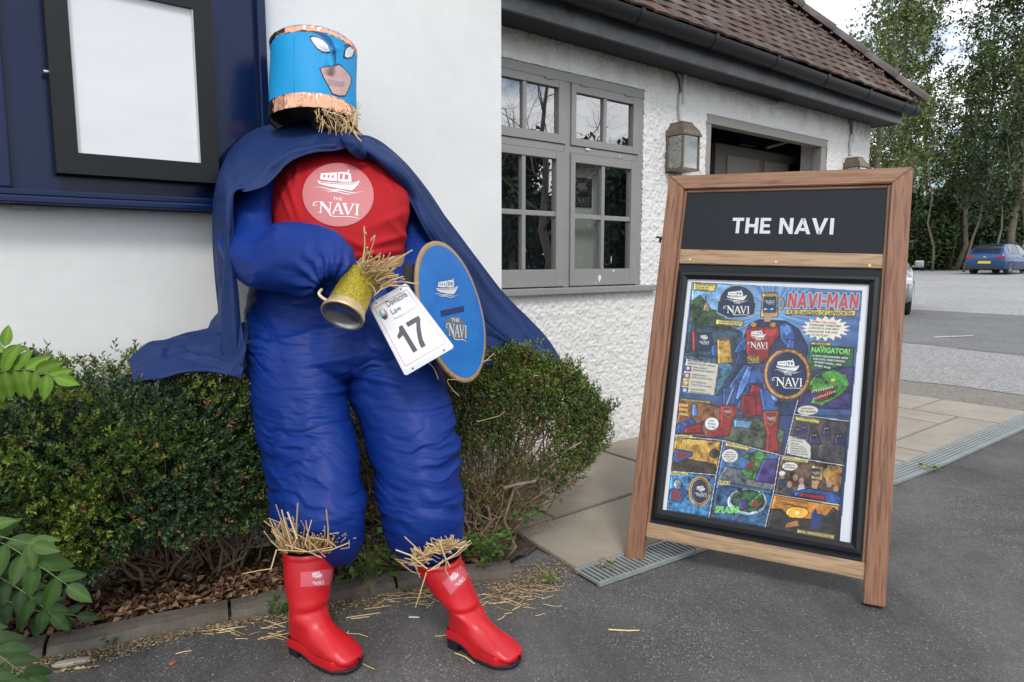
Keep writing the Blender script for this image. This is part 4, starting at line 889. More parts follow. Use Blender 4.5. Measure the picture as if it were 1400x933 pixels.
fill(A([(530, 580), (690, 570), (740, 740), (760, 880), (690, 900), (640, 700), (560, 700), (470, 860), (400, 860), (440, 700)]), BL, .6, .4)
fill(B([(455, -40), (560, -40), (530, 60), (455, 60)]), BL, .6, .4); fill(B([(665, -40), (790, -30), (785, 95), (690, 95)]), BL, .6, .4)
HBL = (.09, .20, .48)
for L in ([(545, 590), (590, 585), (560, 680), (500, 800), (470, 800), (500, 690)], [(640, 600), (690, 600), (735, 720), (740, 820), (700, 800), (670, 700)], [(765, 350), (800, 335), (820, 370), (800, 400), (770, 390)], [(350, 485), (420, 490), (500, 510), (430, 525)]): fill(A(L), HBL, .7, .4)
for L in ([(565, 375), (620, 365), (620, 400), (570, 410)], [(660, 365), (730, 365), (720, 405), (665, 400)]): fill(A(L), (.45, .05, .05), .3)
fill(A([(640, 135), (740, 133), (742, 290), (628, 292)]), GD, .5, .4); fill(A([(648, 160), (730, 160), (728, 225), (645, 225)]), (.012, .03, .08)); fill(Ae(758, 205, 26, 42), GD, .3); fill(Ae(755, 205, 15, 29), (.10, .25, .5))
fill(A([(640, 225), (735, 225), (728, 262), (648, 262)]), (.015, .05, .14)); fill(A([(655, 262), (715, 262), (700, 290), (690, 318), (655, 315)]), (.50, .27, .16), .2); fill(A([(655, 234), (676, 240), (655, 243)]), (.8, .8, .8)); fill(A([(708, 234), (690, 240), (708, 243)]), (.8, .8, .8))
for x, y in ((590, 335), (708, 335)): fill(Ae(x, y, 17, 14), GD, .3)
fill(A([(358, 425), (445, 425), (462, 570), (365, 580)]), GD, .5, .5); fill(Ae(402, 425, 44, 10), (.15, .09, .03)); fill(Ae(345, 495, 22, 38), BL, .3)
fill(Ae(796, 640, 152, 165), (.10, .05, .02)); fill(Ae(796, 640, 146, 160), (.36, .18, .06), .3, .5); fill(Ae(796, 640, 122, 135), (.012, .025, .075), .2)
for k in range(20): fill(Ae(796 + 134 * math.cos(k * .314), 640 + 147 * math.sin(k * .314), 5, 5), (.6, .4, .15))
# red boots + ground under them
fill(B([(500, 130), (660, 130), (820, 210), (800, 345), (470, 260), (430, 200)]), (.07, .09, .05), .8, .8); fill(B([(520, 140), (640, 150), (610, 200), (520, 190)]), (.12, .25, .42), .3, .3)
# lower row panels
fill(B([(205, 20), (420, 60), (470, 90), (440, 200), (370, 250), (180, 225)]), (.20, .08, .03), .7, .8); fill(B([(280, 50), (310, 52), (315, 130), (275, 125)]), (.1, .2, .4), .6); fill(B([(190, 170), (280, 130), (360, 230), (190, 225)]), BL, .5, .5); fill(B([(230, 190), (330, 160), (345, 225), (235, 225)]), RD, .3, .4); cap([(216, 16), (390, 35), (385, 52), (215, 36)], f=B)
for k in range(3): fill(B([(205, 50 + k * 26), (260, 54 + k * 26), (260, 72 + k * 26), (203, 68 + k * 26)]), (.5, .12, .02), .9, .9)
m = fill(B([(180, 245), (450, 268), (425, 465), (150, 440)]), (.42, .24, .04), .8, .6); fill(B([(155, 390), (250, 370), (420, 400), (425, 465), (150, 440)]), (.05, .035, .02), .8, .6); fill(B([(180, 310), (285, 330), (285, 355), (190, 400), (165, 380)]), BL, .4, .4); fill(B([(195, 330), (270, 345), (200, 380)]), RD); cap([(184, 229), (280, 236), (278, 252), (183, 246)], f=B); fill(Be(410, 340, 30, 28), (.05, .03, .03), .8, .8)
fill(B([(150, 445), (420, 468), (380, 710), (120, 670)]), (.04, .20, .42), .8, .9); fill(Be(325, 560, 68, 90), (.85, .75, .4), .2); fill(Be(325, 560, 60, 82), (.40, .2, .07), .3, .4); fill(Be(325, 560, 48, 68), (.012, .025, .07), .2); fill(B([(150, 550), (220, 530), (260, 570), (215, 630), (140, 610)]), BL, .4, .5); fill(B([(160, 560), (200, 555), (215, 610), (160, 600)]), RD); fill(Be(197, 520, 26, 32), (.25, .3, .35), .5, .6); cap([(158, 447), (255, 454), (252, 468), (156, 463)], f=B)
m = fill(B([(462, 268), (785, 350), (705, 770), (385, 710)]), (.05, .14, .32), .6, .5); fill(B([(470, 410), (560, 430), (770, 500), (750, 560), (420, 500)]), (.13, .14, .15), .6, .6)
fill(B([(600, 340), (680, 320), (740, 370), (775, 430), (740, 510), (600, 490), (560, 440), (640, 400), (570, 360)]), (.05, .17, .04), .8, .9); fill(B([(690, 370), (780, 370), (760, 520), (640, 500)]), (.06, .04, .16), .7); fill(B([(600, 400), (650, 380), (640, 420), (590, 430)]), (.2, .02, .01))
fill(B([(415, 545), (480, 525), (760, 580), (705, 770), (385, 710)]), (.03, .10, .22), .8, .9); fill(Be(600, 620, 120, 82), (.35, .45, .55), .9, .9); fill(Be(605, 615, 96, 66), (.03, .10, .04), .9, .9); fill(B([(590, 640), (680, 560), (700, 590), (640, 660)]), (.05, .15, .04), .6, .6); fill(B([(640, 600), (680, 640), (630, 650)]), (.3, .04, .02)); fill(B([(540, 620), (600, 600), (610, 660), (560, 670)]), (.07, .04, .16), .4)
cap([(474, 270), (628, 300), (600, 328), (470, 300)], f=B); fill(Be(500, 355, 50, 42), BK); fill(Be(500, 355, 47, 39), (.75, .73, .66))
fill(B([(872, 115), (1188, 155), (1165, 410), (820, 345)]), (.055, .05, .055), .6, .6)
for x, y, s in ((895, 200, 24), (935, 190, 22), (990, 235, 40), (1060, 195, 30), (1135, 240, 36)): fill(B([(x - s, y + s * 1.4), (x - s * .7, y - s * .5), (x, y - s), (x + s * .7, y - s * .4), (x + s, y + s * 1.4)]), (.03, .02, .09), .4); fill(Be(x, y, s * .5, s * .55), (.005, .005, .008)); fill(Be(x - s * .2, y, 3, 2.2), (.9, .7, .2)); fill(Be(x + s * .2, y, 3, 2.2), (.9, .7, .2))
fill(Be(1045, 330, 42, 45), (.13, .10, .05), .6, .6); fill(Be(1045, 330, 32, 34), (.05, .05, .06), .5); cap([(880, 120), (1028, 140), (1018, 172), (874, 150)], f=B); fill(B([(845, 240), (935, 262), (970, 300), (965, 370), (830, 340)]), (.62, .6, .52))
fill(B([(795, 355), (1162, 412), (1135, 640), (755, 575)]), (.10, .06, .04), .8, .9); fill(B([(1060, 400), (1160, 415), (1150, 540), (1050, 520)]), (.28, .14, .03), .9, .7)
for x, y in ((803, 470), (880, 480), (845, 520), (915, 500), (1115, 545), (1075, 520)): fill(Be(x, y, 15, 19), (.42, .24, .15), .3); fill(B([(x - 25, y + 55), (x - 14, y + 18), (x + 14, y + 18), (x + 25, y + 60)]), ((.5, .5, .5), (.12, .05, .03), (.03, .05, .12))[int(x) % 3], .4)
fill(Be(803, 455, 18, 12), (.75, .75, .75)); fill(B([(975, 405), (1045, 412), (1040, 500), (968, 492)]), (.42, .28, .10), .5, .4); fill(B([(980, 425), (1030, 430), (1026, 475), (975, 470)]), NV); fill(Be(1062, 455, 22, 30), GD, .4); fill(B([(870, 560), (960, 540), (1100, 560), (1150, 600), (1130, 640), (870, 590)]), BL, .5, .5); fill(B([(920, 565), (1050, 580), (1060, 620), (890, 590)]), RD, .3); fill(B([(975, 495), (1020, 500), (1005, 545), (975, 540)]), (.5, .28, .17)); cap([(803, 360), (955, 380), (950, 396), (800, 376)], f=B); fill(Be(848, 415, 47, 27), BK); fill(Be(848, 415, 44, 24), (.75, .73, .66))
m = fill(B([(752, 580), (1135, 642), (1135, 860), (705, 770)]), (.62, .25, .03), .4, .25); fill(Be(890, 684, 70, 40), (.85, .45, .06), .3); fill(Be(890, 684, 13, 12), (1, .85, .35))
fill(B([(715, 740), (735, 660), (800, 660), (850, 710), (980, 720), (1060, 700), (1100, 650), (1138, 680), (1135, 860), (705, 770)]), (.035, .025, .02), .6, .6); fill(B([(830, 745), (890, 730), (900, 760), (820, 770)]), (.5, .2, .04), .4); fill(B([(965, 780), (975, 690), (995, 655), (1010, 690), (1060, 700), (1030, 730), (1005, 780)]), (.02, .04, .16)); cap([(890, 775), (1110, 812), (1105, 840), (885, 803)], f=B)
fill(B([(440, 60), (520, 55), (560, 90), (520, 140), (500, 240), (380, 250), (365, 225), (440, 185)]), RD, .4, .4); fill(B([(685, 95), (790, 90), (790, 160), (775, 240), (795, 330), (700, 340), (712, 220), (690, 150)]), RD, .4, .4)
fill(B([(455, 65), (515, 75), (518, 120), (490, 138), (455, 110)]), (.30, .10, .04)); fill(B([(700, 95), (775, 95), (772, 150), (735, 182), (703, 150)]), (.30, .10, .04)); fill(B([(463, 73), (508, 82), (510, 115), (488, 128), (464, 105)]), (.22, .015, .015)); fill(B([(708, 103), (767, 103), (763, 145), (735, 170), (711, 145)]), (.22, .015, .015))
# panel gutters
def gut_line(f, L, w=4, c=(.62, .62, .6)):
    for (x1, y1), (x2, y2) in zip(L[:-1], L[1:]): d_ = unit(np.array((x2 - x1, y2 - y1), float)); n_ = np.array((-d_[1], d_[0])) * w / 2; fill(f([(x1 + n_[0], y1 + n_[1]), (x2 + n_[0], y2 + n_[1]), (x2 - n_[0], y2 - n_[1]), (x1 - n_[0], y1 - n_[1])]), c)
gut_line(B, [(462, 262), (420, 470), (378, 712)]); gut_line(B, [(180, 238), (455, 264), (790, 350)]); gut_line(B, [(895, 30), (872, 115), (818, 348)]); gut_line(B, [(790, 350), (750, 580), (704, 770)]); gut_line(B, [(872, 113), (1188, 153)]); gut_line(B, [(795, 352), (1164, 411)]); gut_line(B, [(752, 577), (1137, 640)]); gut_line(B, [(150, 442), (422, 466)]); gut_line(B, [(520, -40), (480, 60)])
# the slanted crops differ a little from the sheet: leave a pale paper border
EDGE = ~inside([Ac(207, 72), Ac(1262, 124), Bc(1136, 860), Bc(120, 672)]); IMG *= .98; IMG[EDGE] = (.72, .73, .77)
F = grid_faces(nW, nH); V = np.stack([GU.ravel(), GV.ravel()], 1); V3 = aP + V[:, :1] * aU + V[:, 1:] * aV + aN * -.0166
mk('poster_art', V3, F, mat('poster print', (.5, .5, .5), .5, spec=.15, attr=True), ab, cols=np.clip(IMG.reshape(-1, 3), 0, 1))
# poster lettering
PM = {'red': mat('print red', (.50, .02, .03), .45), 'dark': mat('print black ink', (.02, .02, .02), .45), 'white': mat('print white', (.80, .80, .78), .45), 'navy': mat('print navy', (.015, .03, .08), .45),
      'green': mat('print green', (.20, .62, .10), .45), 'pale': mat('print pale blue', (.55, .68, .80), .45), 'yellow': mat('print yellow', (.8, .6, .12), .45), 'grey': mat('print grey', (.16, .16, .16), .5), 'cream': mat('print cream', (.6, .57, .48), .45)}
pp = Print()
def ptx(f, key, s, x0, y0, x1, y1, h, layer=2, bold=.02, shear=.12, res=2):
    """text from (x0,y0) baseline-left to (x1,y1) baseline-right in crop pixels, height h"""
    a = np.array(f(x0, y0)); b = np.array(f(x1, y1)); t = np.array(f(x0, y0 - h)); xd = unit(b - a); yd = unit(t - a)
    pp.text(key, s, a, xd, yd, layer, bold, res, shear, np.linalg.norm(b - a) * .97, np.linalg.norm(t - a))
cg, cw = caps('NAVI-MAN')
for key, off, ly in [('pale', (math.cos(t) * 6, math.sin(t) * 6), 2) for t in np.linspace(0, 5.5, 8)] + [('red', (0, 0), 3)]:
    for p in cg: pp.poly(key, [Ac(796 + x / cw * 434 + off[0] + y * 12, 232 - y * 94 + off[1] + x / cw * 6) for x, y in p], ly)
ptx(Ac, 'navy', 'PUB GUARDIAN OF LAPWORTH!', 797, 272, 1212, 281, 26, 2, .03, .1)
for k, (s, x0, x1) in enumerate((('WHEN THE CANAL', 945, 1105), ('DWELLERS THREATEN', 935, 1130), ('LAPWORTH, ONE HERO', 930, 1120), ('NAVIGATES THE WAY', 925, 1115), ('TO VICTORY!', 945, 1052))): ptx(Ac, 'red' if k < 1 else 'dark', s, x0, 322 + k * 20, x1, 332 + k * 20, 13)
ptx(Ac, 'green', 'NAVIGATOR!', 945, 505, 1188, 520, 34, 2, .03, .1, 3); ptx(Ac, 'green', 'THE', 993, 478, 1025, 480, 14)
for k, (s, x1) in enumerate((('A CROC-LIKE MONSTER WITH', 1175), ('ONE GOAL: TAKE CONTROL', 1160), ('OF EVERY CANAL... AND', 1135), ('EVERY PUB!', 1065))): ptx(Ac, 'white', s, 950 + k * 5, 530 + k * 20, x1, 549 + k * 20, 11)
for k, s in enumerate(('IN THE PEACEFUL', 'VILLAGE OF', 'LAPWORTH...')): ptx(Ac, 'dark', s, 224, 94 + k * 13, (345, 312, 318)[k], 98 + k * 13, 9)
ptx(Ac, 'dark', 'A HERO SERVES MORE', 375, 322, 520, 332, 10); ptx(Ac, 'dark', 'THAN JUST PINTS!', 372, 338, 500, 345, 10); ptx(Ac, 'dark', 'THEIR LEADER...', 952, 452, 1050, 461, 10)
ptx(Ac, 'dark', 'EMPOWERED BY THE', 180, 560, 300, 575, 9); ptx(Ac, 'dark', 'LEGENDARY GOLDEN TANKARD', 176, 575, 360, 598, 9)
for k, (s, t) in enumerate((('BAR SHIELD', 'IMPENETRABLE DEFENCE!'), ('FEEDING ALE BLAST', 'EVERY ROUND GOES!'), ('LAST ORDERS BELL', 'CALLS THE VILLAGE'), ('NAVIGATION INSTINCTS', 'NEVER GETS LOST'))): ptx(Ac, 'dark', s, 216 - k * 6, 602 + k * 45, 305 - k * 3, 612 + k * 45, 9); ptx(Ac, 'dark', t, 214 - k * 6, 618 + k * 45, 348 - k * 8, 634 + k * 45, 9)
ptx(Bc, 'dark', 'TO BE CONTINUED!', 897, 797, 1100, 832, 21, 2, .02); ptx(Bc, 'green', 'SPLASH!', 410, 685, 552, 690, 42, 2, .05, .2, 3); ptx(Bc, 'yellow', 'CLICK!', 428, 520, 500, 525, 24, 2, .04, .2, 3); ptx(Bc, 'yellow', 'FWOOSH!', 222, 290, 352, 290, 28, 2, .03, .2, 3)
for k, s in enumerate(('LAST', 'ORDERS!', 'TO ME!')): pass
fillc = [('cream', 'LAST', 395, 155)]
pp.poly('white', [Bc(*p) for p in ell(395, 168, 40, 36, 24)], 1); [ptx(Bc, 'dark', s, 372 + (6 if k == 0 else 0), 154 + k * 18, 418 - (6 if k == 0 else 0), 160 + k * 18, 11, 2) for k, s in enumerate(('LAST', 'ORDERS', 'TO ME!'))]
pp.poly('cream', [Bc(*p) for p in ell(952, 90, 60, 27, 24)], 1); ptx(Bc, 'dark', 'LAPWORTH', 915, 84, 985, 88, 11); ptx(Bc, 'dark', 'WILL BE MINE!', 905, 100, 1000, 106, 11)
for k, s in enumerate(('I KNOW', 'THESE CANALS', 'BETTER THAN', 'YOU EVER', 'WILL!')): ptx(Bc, 'dark', s, (478, 466, 466, 474, 484)[k], 336 + k * 13, (522, 538, 538, 528, 514)[k], 339 + k * 13, 8)
for k, s in enumerate(('THEY STRIKE,', 'THEY THIEVE,', 'THEY EAT', "WHAT'S OURS!", 'STEALING BOATS', 'TANGLING ROPES', 'DRAINING LAUGHTER')): ptx(Bc, 'dark', s, 850, 256 + k * 14, (922, 925, 905, 930, 945, 950, 955)[k], 262 + k * 15, 8)
ptx(Bc, 'dark', 'HE COMMANDS THE', 888, 136, 1020, 154, 10); ptx(Bc, 'dark', 'CANAL DWELLERS!', 882, 150, 1008, 168, 10); ptx(Bc, 'dark', 'LAPWORTH IS SAVED!', 806, 373, 948, 392, 9); ptx(Bc, 'dark', 'CHEERS TO', 815, 410, 880, 416, 10); ptx(Bc, 'dark', 'NAVI-MAN!', 815, 424, 880, 430, 10)
ptx(Bc, 'dark', 'A FINAL SHOWDOWN ON', 480, 286, 618, 312, 9); ptx(Bc, 'dark', 'THE BRIDGE BEGINS!', 478, 300, 595, 324, 9); ptx(Bc, 'dark', 'BUT WHEN DANGER RISES...', 222, 30, 382, 48, 9); ptx(Bc, 'dark', 'ALE BLAST!', 190, 243, 270, 250, 9); ptx(Bc, 'dark', 'BAR SHIELD!', 164, 459, 246, 466, 9)
for k, s in enumerate(("AS LONG AS THERE'S A PUB...", 'AND A VILLAGE...', "WE'LL NEVER STAND ALONE!")): ptx(Bc, 'dark', s, 768, 602 + k * 15, (960, 880, 955)[k], 634 + k * 14, 10)
for k in range(3): ptx(Bc, 'yellow', 'DING!', 206, 66 + k * 26, 258, 72 + k * 26, 17, 2, .03)
def plogo(f, cx, cy, r, key='white', ax=1.0, letters=True, boat_=True, slope=0.0, dk='navy'):
    for t, q in (boat() if boat_ else []):
        q = q * .72 + np.array((0, .38)); pp.poly(key if t else dk, [f(cx + x * r * ax, cy - y * r + slope * x * r * ax) for x, y in q], 2 + (0 if t else 1))
    if letters:
        for p in serif_navi(): s = .5; pp.poly(key, [f(cx + (x - 1.33) * s * r * ax, cy - (y * .42 - .60) * r + slope * (x - 1.33) * s * r * ax) for x, y in p], 2)
        ptx(f, key, 'THE', cx - .2 * r * ax, cy + .05 * r, cx + .2 * r * ax, cy + .05 * r + slope * .4 * r, .14 * r, 2, .01, 0)
plogo(Ac, 486, 200, 108, slope=.03); plogo(Ac, 800, 640, 125, slope=.05); plogo(Ac, 617, 428, 82, slope=.03); plogo(Bc, 332, 560, 46, slope=.04); plogo(Ac, 284, 428, 42, slope=.03)
for f, cx, cy, r in ((Ac, 587, 551, 33), (Bc, 487, 98, 24), (Bc, 738, 138, 28), (Ac, 403, 515, 34), (Ac, 688, 196, 34), (Bc, 1002, 455, 26)):
    for p in serif_navi(): s = .62; pp.poly('pale' if cy < 300 else ('yellow' if r != 34 or cy > 500 else 'pale'), [f(cx + (x - 1.33) * s * r, cy - (y * .6 - .25) * r) for x, y in p], 2)
pp.build('lettering', PM, ab, lambda V, F, L: ([ap(x, y, -.0166 + .0003 * L) for x, y in V], F))
mk('poster_cover', [ap(u, v, -.0120) for u, v in i_], [(0, 1, 2, 3)], glass('clear cover', .0, (.98, .99, 1), .04), ab)
# the framed print behind the window gets the same emblem
fp = Print(); cx, cz = (q0[0] + q1[0]) / 2, (q0[2] + q1[2]) / 2; r = (q1[0] - q0[0]) * .46
for t, q in boat():
    if t: fp.poly('cream2', [(cx + x * r * .8, cz + (y * .8 + .45) * r) for x, y in q])
for p in serif_navi(): fp.poly('cream2', [(cx + (x - 1.33) * .55 * r, cz + (y * .55 - .95) * r) for x, y in p])
fp.build('lettering', {'cream2': mat('faded lettering', (.22, .23, .23), .6)}, ps, lambda V, F, L: ([(x, 2.9672, y) for x, y in V], F))
# ================================================================== SCARECROW
def fabric(name, c1, c2, rough, sheen=.3, weave=900, coat=0):
    m = mat(name, c1, rough, sheen=sheen, spec=.22, bump=(weave, .25, .0008, 2), vary=(7, .5, c2), coat=coat); return m
BLUE = fabric('royal blue satin', (.005, .031, .215), (.004, .024, .165), .48, 0)
_n, _l = BLUE.node_tree.nodes, BLUE.node_tree.links; _tc = [x for x in _n if x.type == 'TEX_COORD'][0]; _mp = _n.new('ShaderNodeMapping'); _mp.inputs['Scale'].default_value = (7, 7, 34); _mp.inputs['Rotation'].default_value = (.12, .1, 0); _l.new(_tc.outputs['Object'], _mp.inputs[0])
_ns = _n.new('ShaderNodeTexNoise'); _ns.noise_type = 'RIDGED_MULTIFRACTAL'; _ns.inputs['Scale'].default_value = 1.5; _ns.inputs['Detail'].default_value = 3; _ns.inputs['Distortion'].default_value = .6; _l.new(_mp.outputs[0], _ns.inputs['Vector'])
_b2 = _n.new('ShaderNodeBump'); _b2.inputs['Strength'].default_value = .5; _b2.inputs['Distance'].default_value = .0035; _l.new(_ns.outputs[0], _b2.inputs['Height']); _b1 = [x for x in _n if x.type == 'BUMP' and x != _b2][0]; _l.new(_b2.outputs[0], _b1.inputs['Normal'])
CAPE = fabric('navy cape cloth', (.012, .032, .122), (.009, .024, .095), .62, 0)
REDC = fabric('red shirt cloth', (.42, .012, .018), (.34, .010, .015), .8, 0)
BOOTR = mat('red rubber', (.60, .012, .020), .36, spec=.5, bump=(24, .10, .003, 6), vary=(9, .6, (.42, .012, .016)))
SOLE = mat('black rubber sole', (.012, .013, .02), .55, bump=(80, .3, .002))
sc = thing('scarecrow', 'stuffed scarecrow in blue suit, navy cape, red shirt and red wellingtons leaning on the wall', 'scarecrow', onZ(560, 880, 0))
def dwall(x, y): return float((onY(x, y, YA) - C0) @ FW)
def loft(st, n=70, m=64, sq=2.0, cap=True):
    """st rows: cx, cy, half-width px, depth, half-thickness m ; returns V, F quads+tris as triangles"""
    A = cr_spline(st, n); c = A[:, :2]; t = unit(np.gradient(c, axis=0)); nn = np.stack([t[:, 1], -t[:, 0]], 1)
    a = np.linspace(0, 2 * math.pi, m, endpoint=False); ca, sa = np.cos(a), np.sin(a)
    ca = np.sign(ca) * np.abs(ca) ** (2 / sq); sa = np.sign(sa) * np.abs(sa) ** (2 / sq)
    px = c[:, :1] + A[:, 2:3] * ca * nn[:, :1]; py = c[:, 1:] + A[:, 2:3] * ca * nn[:, 1:]
    V = Pn(px, py, A[:, 3:4] + A[:, 4:5] * sa).reshape(-1, 3); F = [tuple(f) for f in grid_faces(n, m, True)]
    if cap: F += [tuple(range(m - 1, -1, -1)), tuple((n - 1) * m + j for j in range(m))]
    return V, F
def fuse(parts, voxel, smooth=6):
    m = MB()
    for V, F in parts: m.add(V, F)
    me = mesh_np('tmp', m.V, m.F); o = bpy.data.objects.new('tmp', me); COL.objects.link(o)
    bm = bmesh.new(); bm.from_mesh(me); bmesh.ops.recalc_face_normals(bm, faces=bm.faces[:]); bm.to_mesh(me); bm.free()
    r = o.modifiers.new('r', 'REMESH'); r.mode = 'VOXEL'; r.voxel_size = voxel; r.use_smooth_shade = True
    s = o.modifiers.new('s', 'SMOOTH'); s.iterations = smooth; s.factor = .6
    dg = bpy.context.evaluated_depsgraph_get(); dg.update(); e = bpy.data.meshes.new_from_object(o.evaluated_get(dg))
    bpy.data.objects.remove(o); V = np.array([v.co[:] for v in e.vertices]); N = np.array([v.normal[:] for v in e.vertices]); F = [tuple(p.vertices) for p in e.polygons]; bpy.data.meshes.remove(e)
    if len(F) and len(F[0]) == 4 and all(len(f) == 4 for f in F): F = np.array(F)
    return V, N, F
def pxof(V): q = V - C0; d = q @ FW; return 700 + FPX * (q @ RT) / d, 466.5 - FPX * (q @ UP) / d, d
# ---- trousers : pelvis and two legs, fused, with crumpled cloth
pelv = loft([(445, 362, 104, 2.33, .13), (449, 385, 112, 2.32, .14), (455, 420, 124, 2.30, .15), (463, 455, 133, 2.27, .155), (470, 490, 137, 2.24, .15), (473, 508, 134, 2.23, .13), (474, 518, 118, 2.22, .09)], 30)
legl = loft([(396, 460, 64, 2.26, .145), (404, 510, 69, 2.23, .15), (410, 561, 66, 2.19, .145), (424, 625, 66, 2.14, .14), (430, 660, 66, 2.11, .14), (435, 700, 63.5, 2.08, .135), (439, 724, 61, 2.06, .125), (440, 738, 55, 2.055, .10), (434, 748, 42, 2.05, .07), (426, 757, 30, 2.05, .05)], 60)
legr = loft([(534, 470, 64, 2.27, .145), (540, 520, 67, 2.24, .15), (553, 561, 64.5, 2.21, .145), (567, 625, 61, 2.16, .135), (574, 670, 58, 2.13, .13), (578, 705, 56, 2.11, .125), (583, 733, 52, 2.10, .115), (587, 750, 46, 2.09, .09), (590, 764, 36, 2.08, .06), (594, 774, 24, 2.07, .045)], 60)
V, N, F = fuse([pelv, legl, legr], .005, 9)
px, py, d = pxof(V)
wx = V @ RT; wz = V[:, 2]
def ridge(Q, s): return 1 - np.abs(vn(Q, s)) * 2
def folds(wx, wz, V, fx, fz, s, tilt=0.0):
    warp = .045 * vn(np.stack([wx * 7, wz * 5, 0 * wx], -1), s + 11) + .016 * vn(np.stack([wx * 19, wz * 15, 0 * wx], -1), s + 12); z2 = wz + tilt * wx + warp
    Q = np.stack([wx * fx, z2 * fz, V @ FW * 3.0], -1); a_ = ridge(Q, s); b_ = ridge(Q * 1.9 + 5, s + 1); c2_ = (1 - np.abs(vn(np.stack([wx * 9 + wz * 6, z2 * 26 - wx * 6, V @ FW * 3.0], -1), s + 3))) ** 4; return a_ * .5 + .35 * b_ - .55 * c2_ + .12
amp = np.interp(py, (360, 420, 520, 600, 700, 735, 760), (.004, .0055, .008, .009, .0075, .004, .003))
mod = .55 + .95 * vn(np.stack([wx * 5, wz * 7, 0 * wx], -1), 31)
inner = np.exp(-((px - 495) / 40.) ** 2)                    # cloth bunches towards the inner seams and crotch
f = folds(wx, wz, V, 6.5, 27, 21, .16) * amp * np.clip(mod + .45 * inner, .15, 1.6) + .0022 * ridge(np.stack([wx * 14 + wz * 6, wz * 62, V @ FW * 8], -1), 44) * np.clip(.6 + vn(np.stack([wx * 8, wz * 8, 0 * wx], -1), 35), 0, 1.5)
seam = np.exp(-((px - (483 - (py - 430) * .02)) / 3.2) ** 2) * (py > 405) * (py < 520) * .006
cro = np.zeros(len(V))
for k in range(5): yy0 = 445 + k * 22; cro += .008 * np.exp(-((py - yy0 - (px - 480) * (.45 if k % 2 else -.35) * .5) / 5.) ** 2) * np.exp(-((px - (455 + (k % 2) * 60)) / 42.) ** 2)
V2 = V + N * (f + cro - seam)[:, None]
tro = mk('trousers', V2, F, BLUE, sc, smooth=True)
# ---- under-sleeves
al = loft([(352, 232, 30, 2.36, .07), (343, 262, 32, 2.33, .08), (338, 300, 33, 2.27, .085), (340, 335, 42, 2.19, .09), (362, 350, 46, 2.13, .095), (400, 353, 50, 2.08, .095), (432, 358, 49, 2.05, .09), (452, 366, 42, 2.03, .08), (460, 378, 30, 2.03, .06), (456, 395, 17, 2.04, .035), (449, 406, 12, 2.05, .025)], 70)
V, N, F = fuse([al], .006, 6); px, py, d = pxof(V)
sx = (px - 330) * .0022; sy = (py - 300) * .0022
t = np.hypot(px - 452, py - 398); ang = np.arctan2(py - 398, px - 452)
rad = np.exp(-((t - 28) / 34.) ** 2) * (np.sin(ang * 17 + 2 * vn(np.stack([ang * 2, t * .05, 0 * t], -1), 3)) * .006)
f = .0055 * ridge(np.stack([sx * 5 + sy * 2, (sy - sx * .3) * 14 + .4 * vn(np.stack([sx * 7, sy * 7, 0 * sx], -1), 4), d * 3], -1), 62) * (.5 + .5 * np.exp(-((px - 330) / 55.) ** 2) + .2 * vn(np.stack([sx * 9, sy * 9, 0 * sx], -1), 6)) + rad + .0028 * ridge(np.stack([sx * 9, sy * 26 + sx * 8, d * 5], -1), 64) * np.clip(.4 + vn(np.stack([sx * 6, sy * 6, 0 * sx], -1), 36), 0, 1.4)
mk('sleeve', V + N * f[:, None], F, BLUE, sc, smooth=True)
ar = loft([(532, 240, 16, 2.50, .04), (545, 262, 22, 2.50, .05), (558, 300, 29, 2.48, .065), (562, 340, 33, 2.41, .08), (560, 372, 34, 2.30, .075), (549, 392, 30, 2.24, .065), (542, 408, 18, 2.22, .05)], 50)
V, N, F = fuse([ar], .006, 6); px, py, d = pxof(V); sx = px * .0025; sy = py * .0025
f = .006 * ridge(np.stack([sx * 4, sy * 11 + sx * 3, d * 3], -1), 71) * (.6 + .5 * vn(np.stack([sx * 6, sy * 6, 0 * sx], -1), 8))
mk('sleeve', V + N * f[:, None], F, BLUE, sc, smooth=True)
# ---- shirt
sh = loft([(468, 192, 34, 2.44, .06), (466, 204, 62, 2.43, .085), (463, 222, 84, 2.41, .11), (462, 250, 96, 2.38, .14), (464, 285, 97, 2.345, .16), (466, 318, 92, 2.325, .165), (470, 345, 85, 2.32, .16), (470, 362, 80, 2.325, .145), (470, 372, 60, 2.33, .12)], 60, 80, 2.2)
V, N, F = fuse([sh], .006, 8); px, py, d = pxof(V); sx = px * .0026; sy = py * .0026
b_ = 0
for x0, y0, x1, y1, w, a in ((520, 232, 552, 300, 5, .005), (470, 325, 520, 350, 5, .005), (530, 300, 556, 330, 5, .005), (500, 338, 552, 322, 5, .007), (480, 352, 548, 342, 4, .006), (505, 312, 556, 290, 6, .005), (392, 240, 410, 300, 5, .006), (408, 222, 404, 262, 4, .005), (385, 262, 398, 300, 4, .005), (520, 250, 556, 275, 6, .004), (470, 366, 545, 357, 4, .006), (430, 310, 470, 345, 6, .005)):
    dx, dy = x1 - x0, y1 - y0; L2 = dx * dx + dy * dy; tt = np.clip(((px - x0) * dx + (py - y0) * dy) / L2, 0, 1); dd = np.hypot(px - x0 - tt * dx, py - y0 - tt * dy); b_ = b_ + a * np.exp(-(dd / w) ** 2) * np.sin(math.pi * (.15 + .7 * tt))
f = 1.5 * b_ + .004 * vn(np.stack([sx * 7, sy * 9, d * 4], -1), 81)
shirt = mk('shirt', V + N * f[:, None], F, REDC, sc, smooth=True)
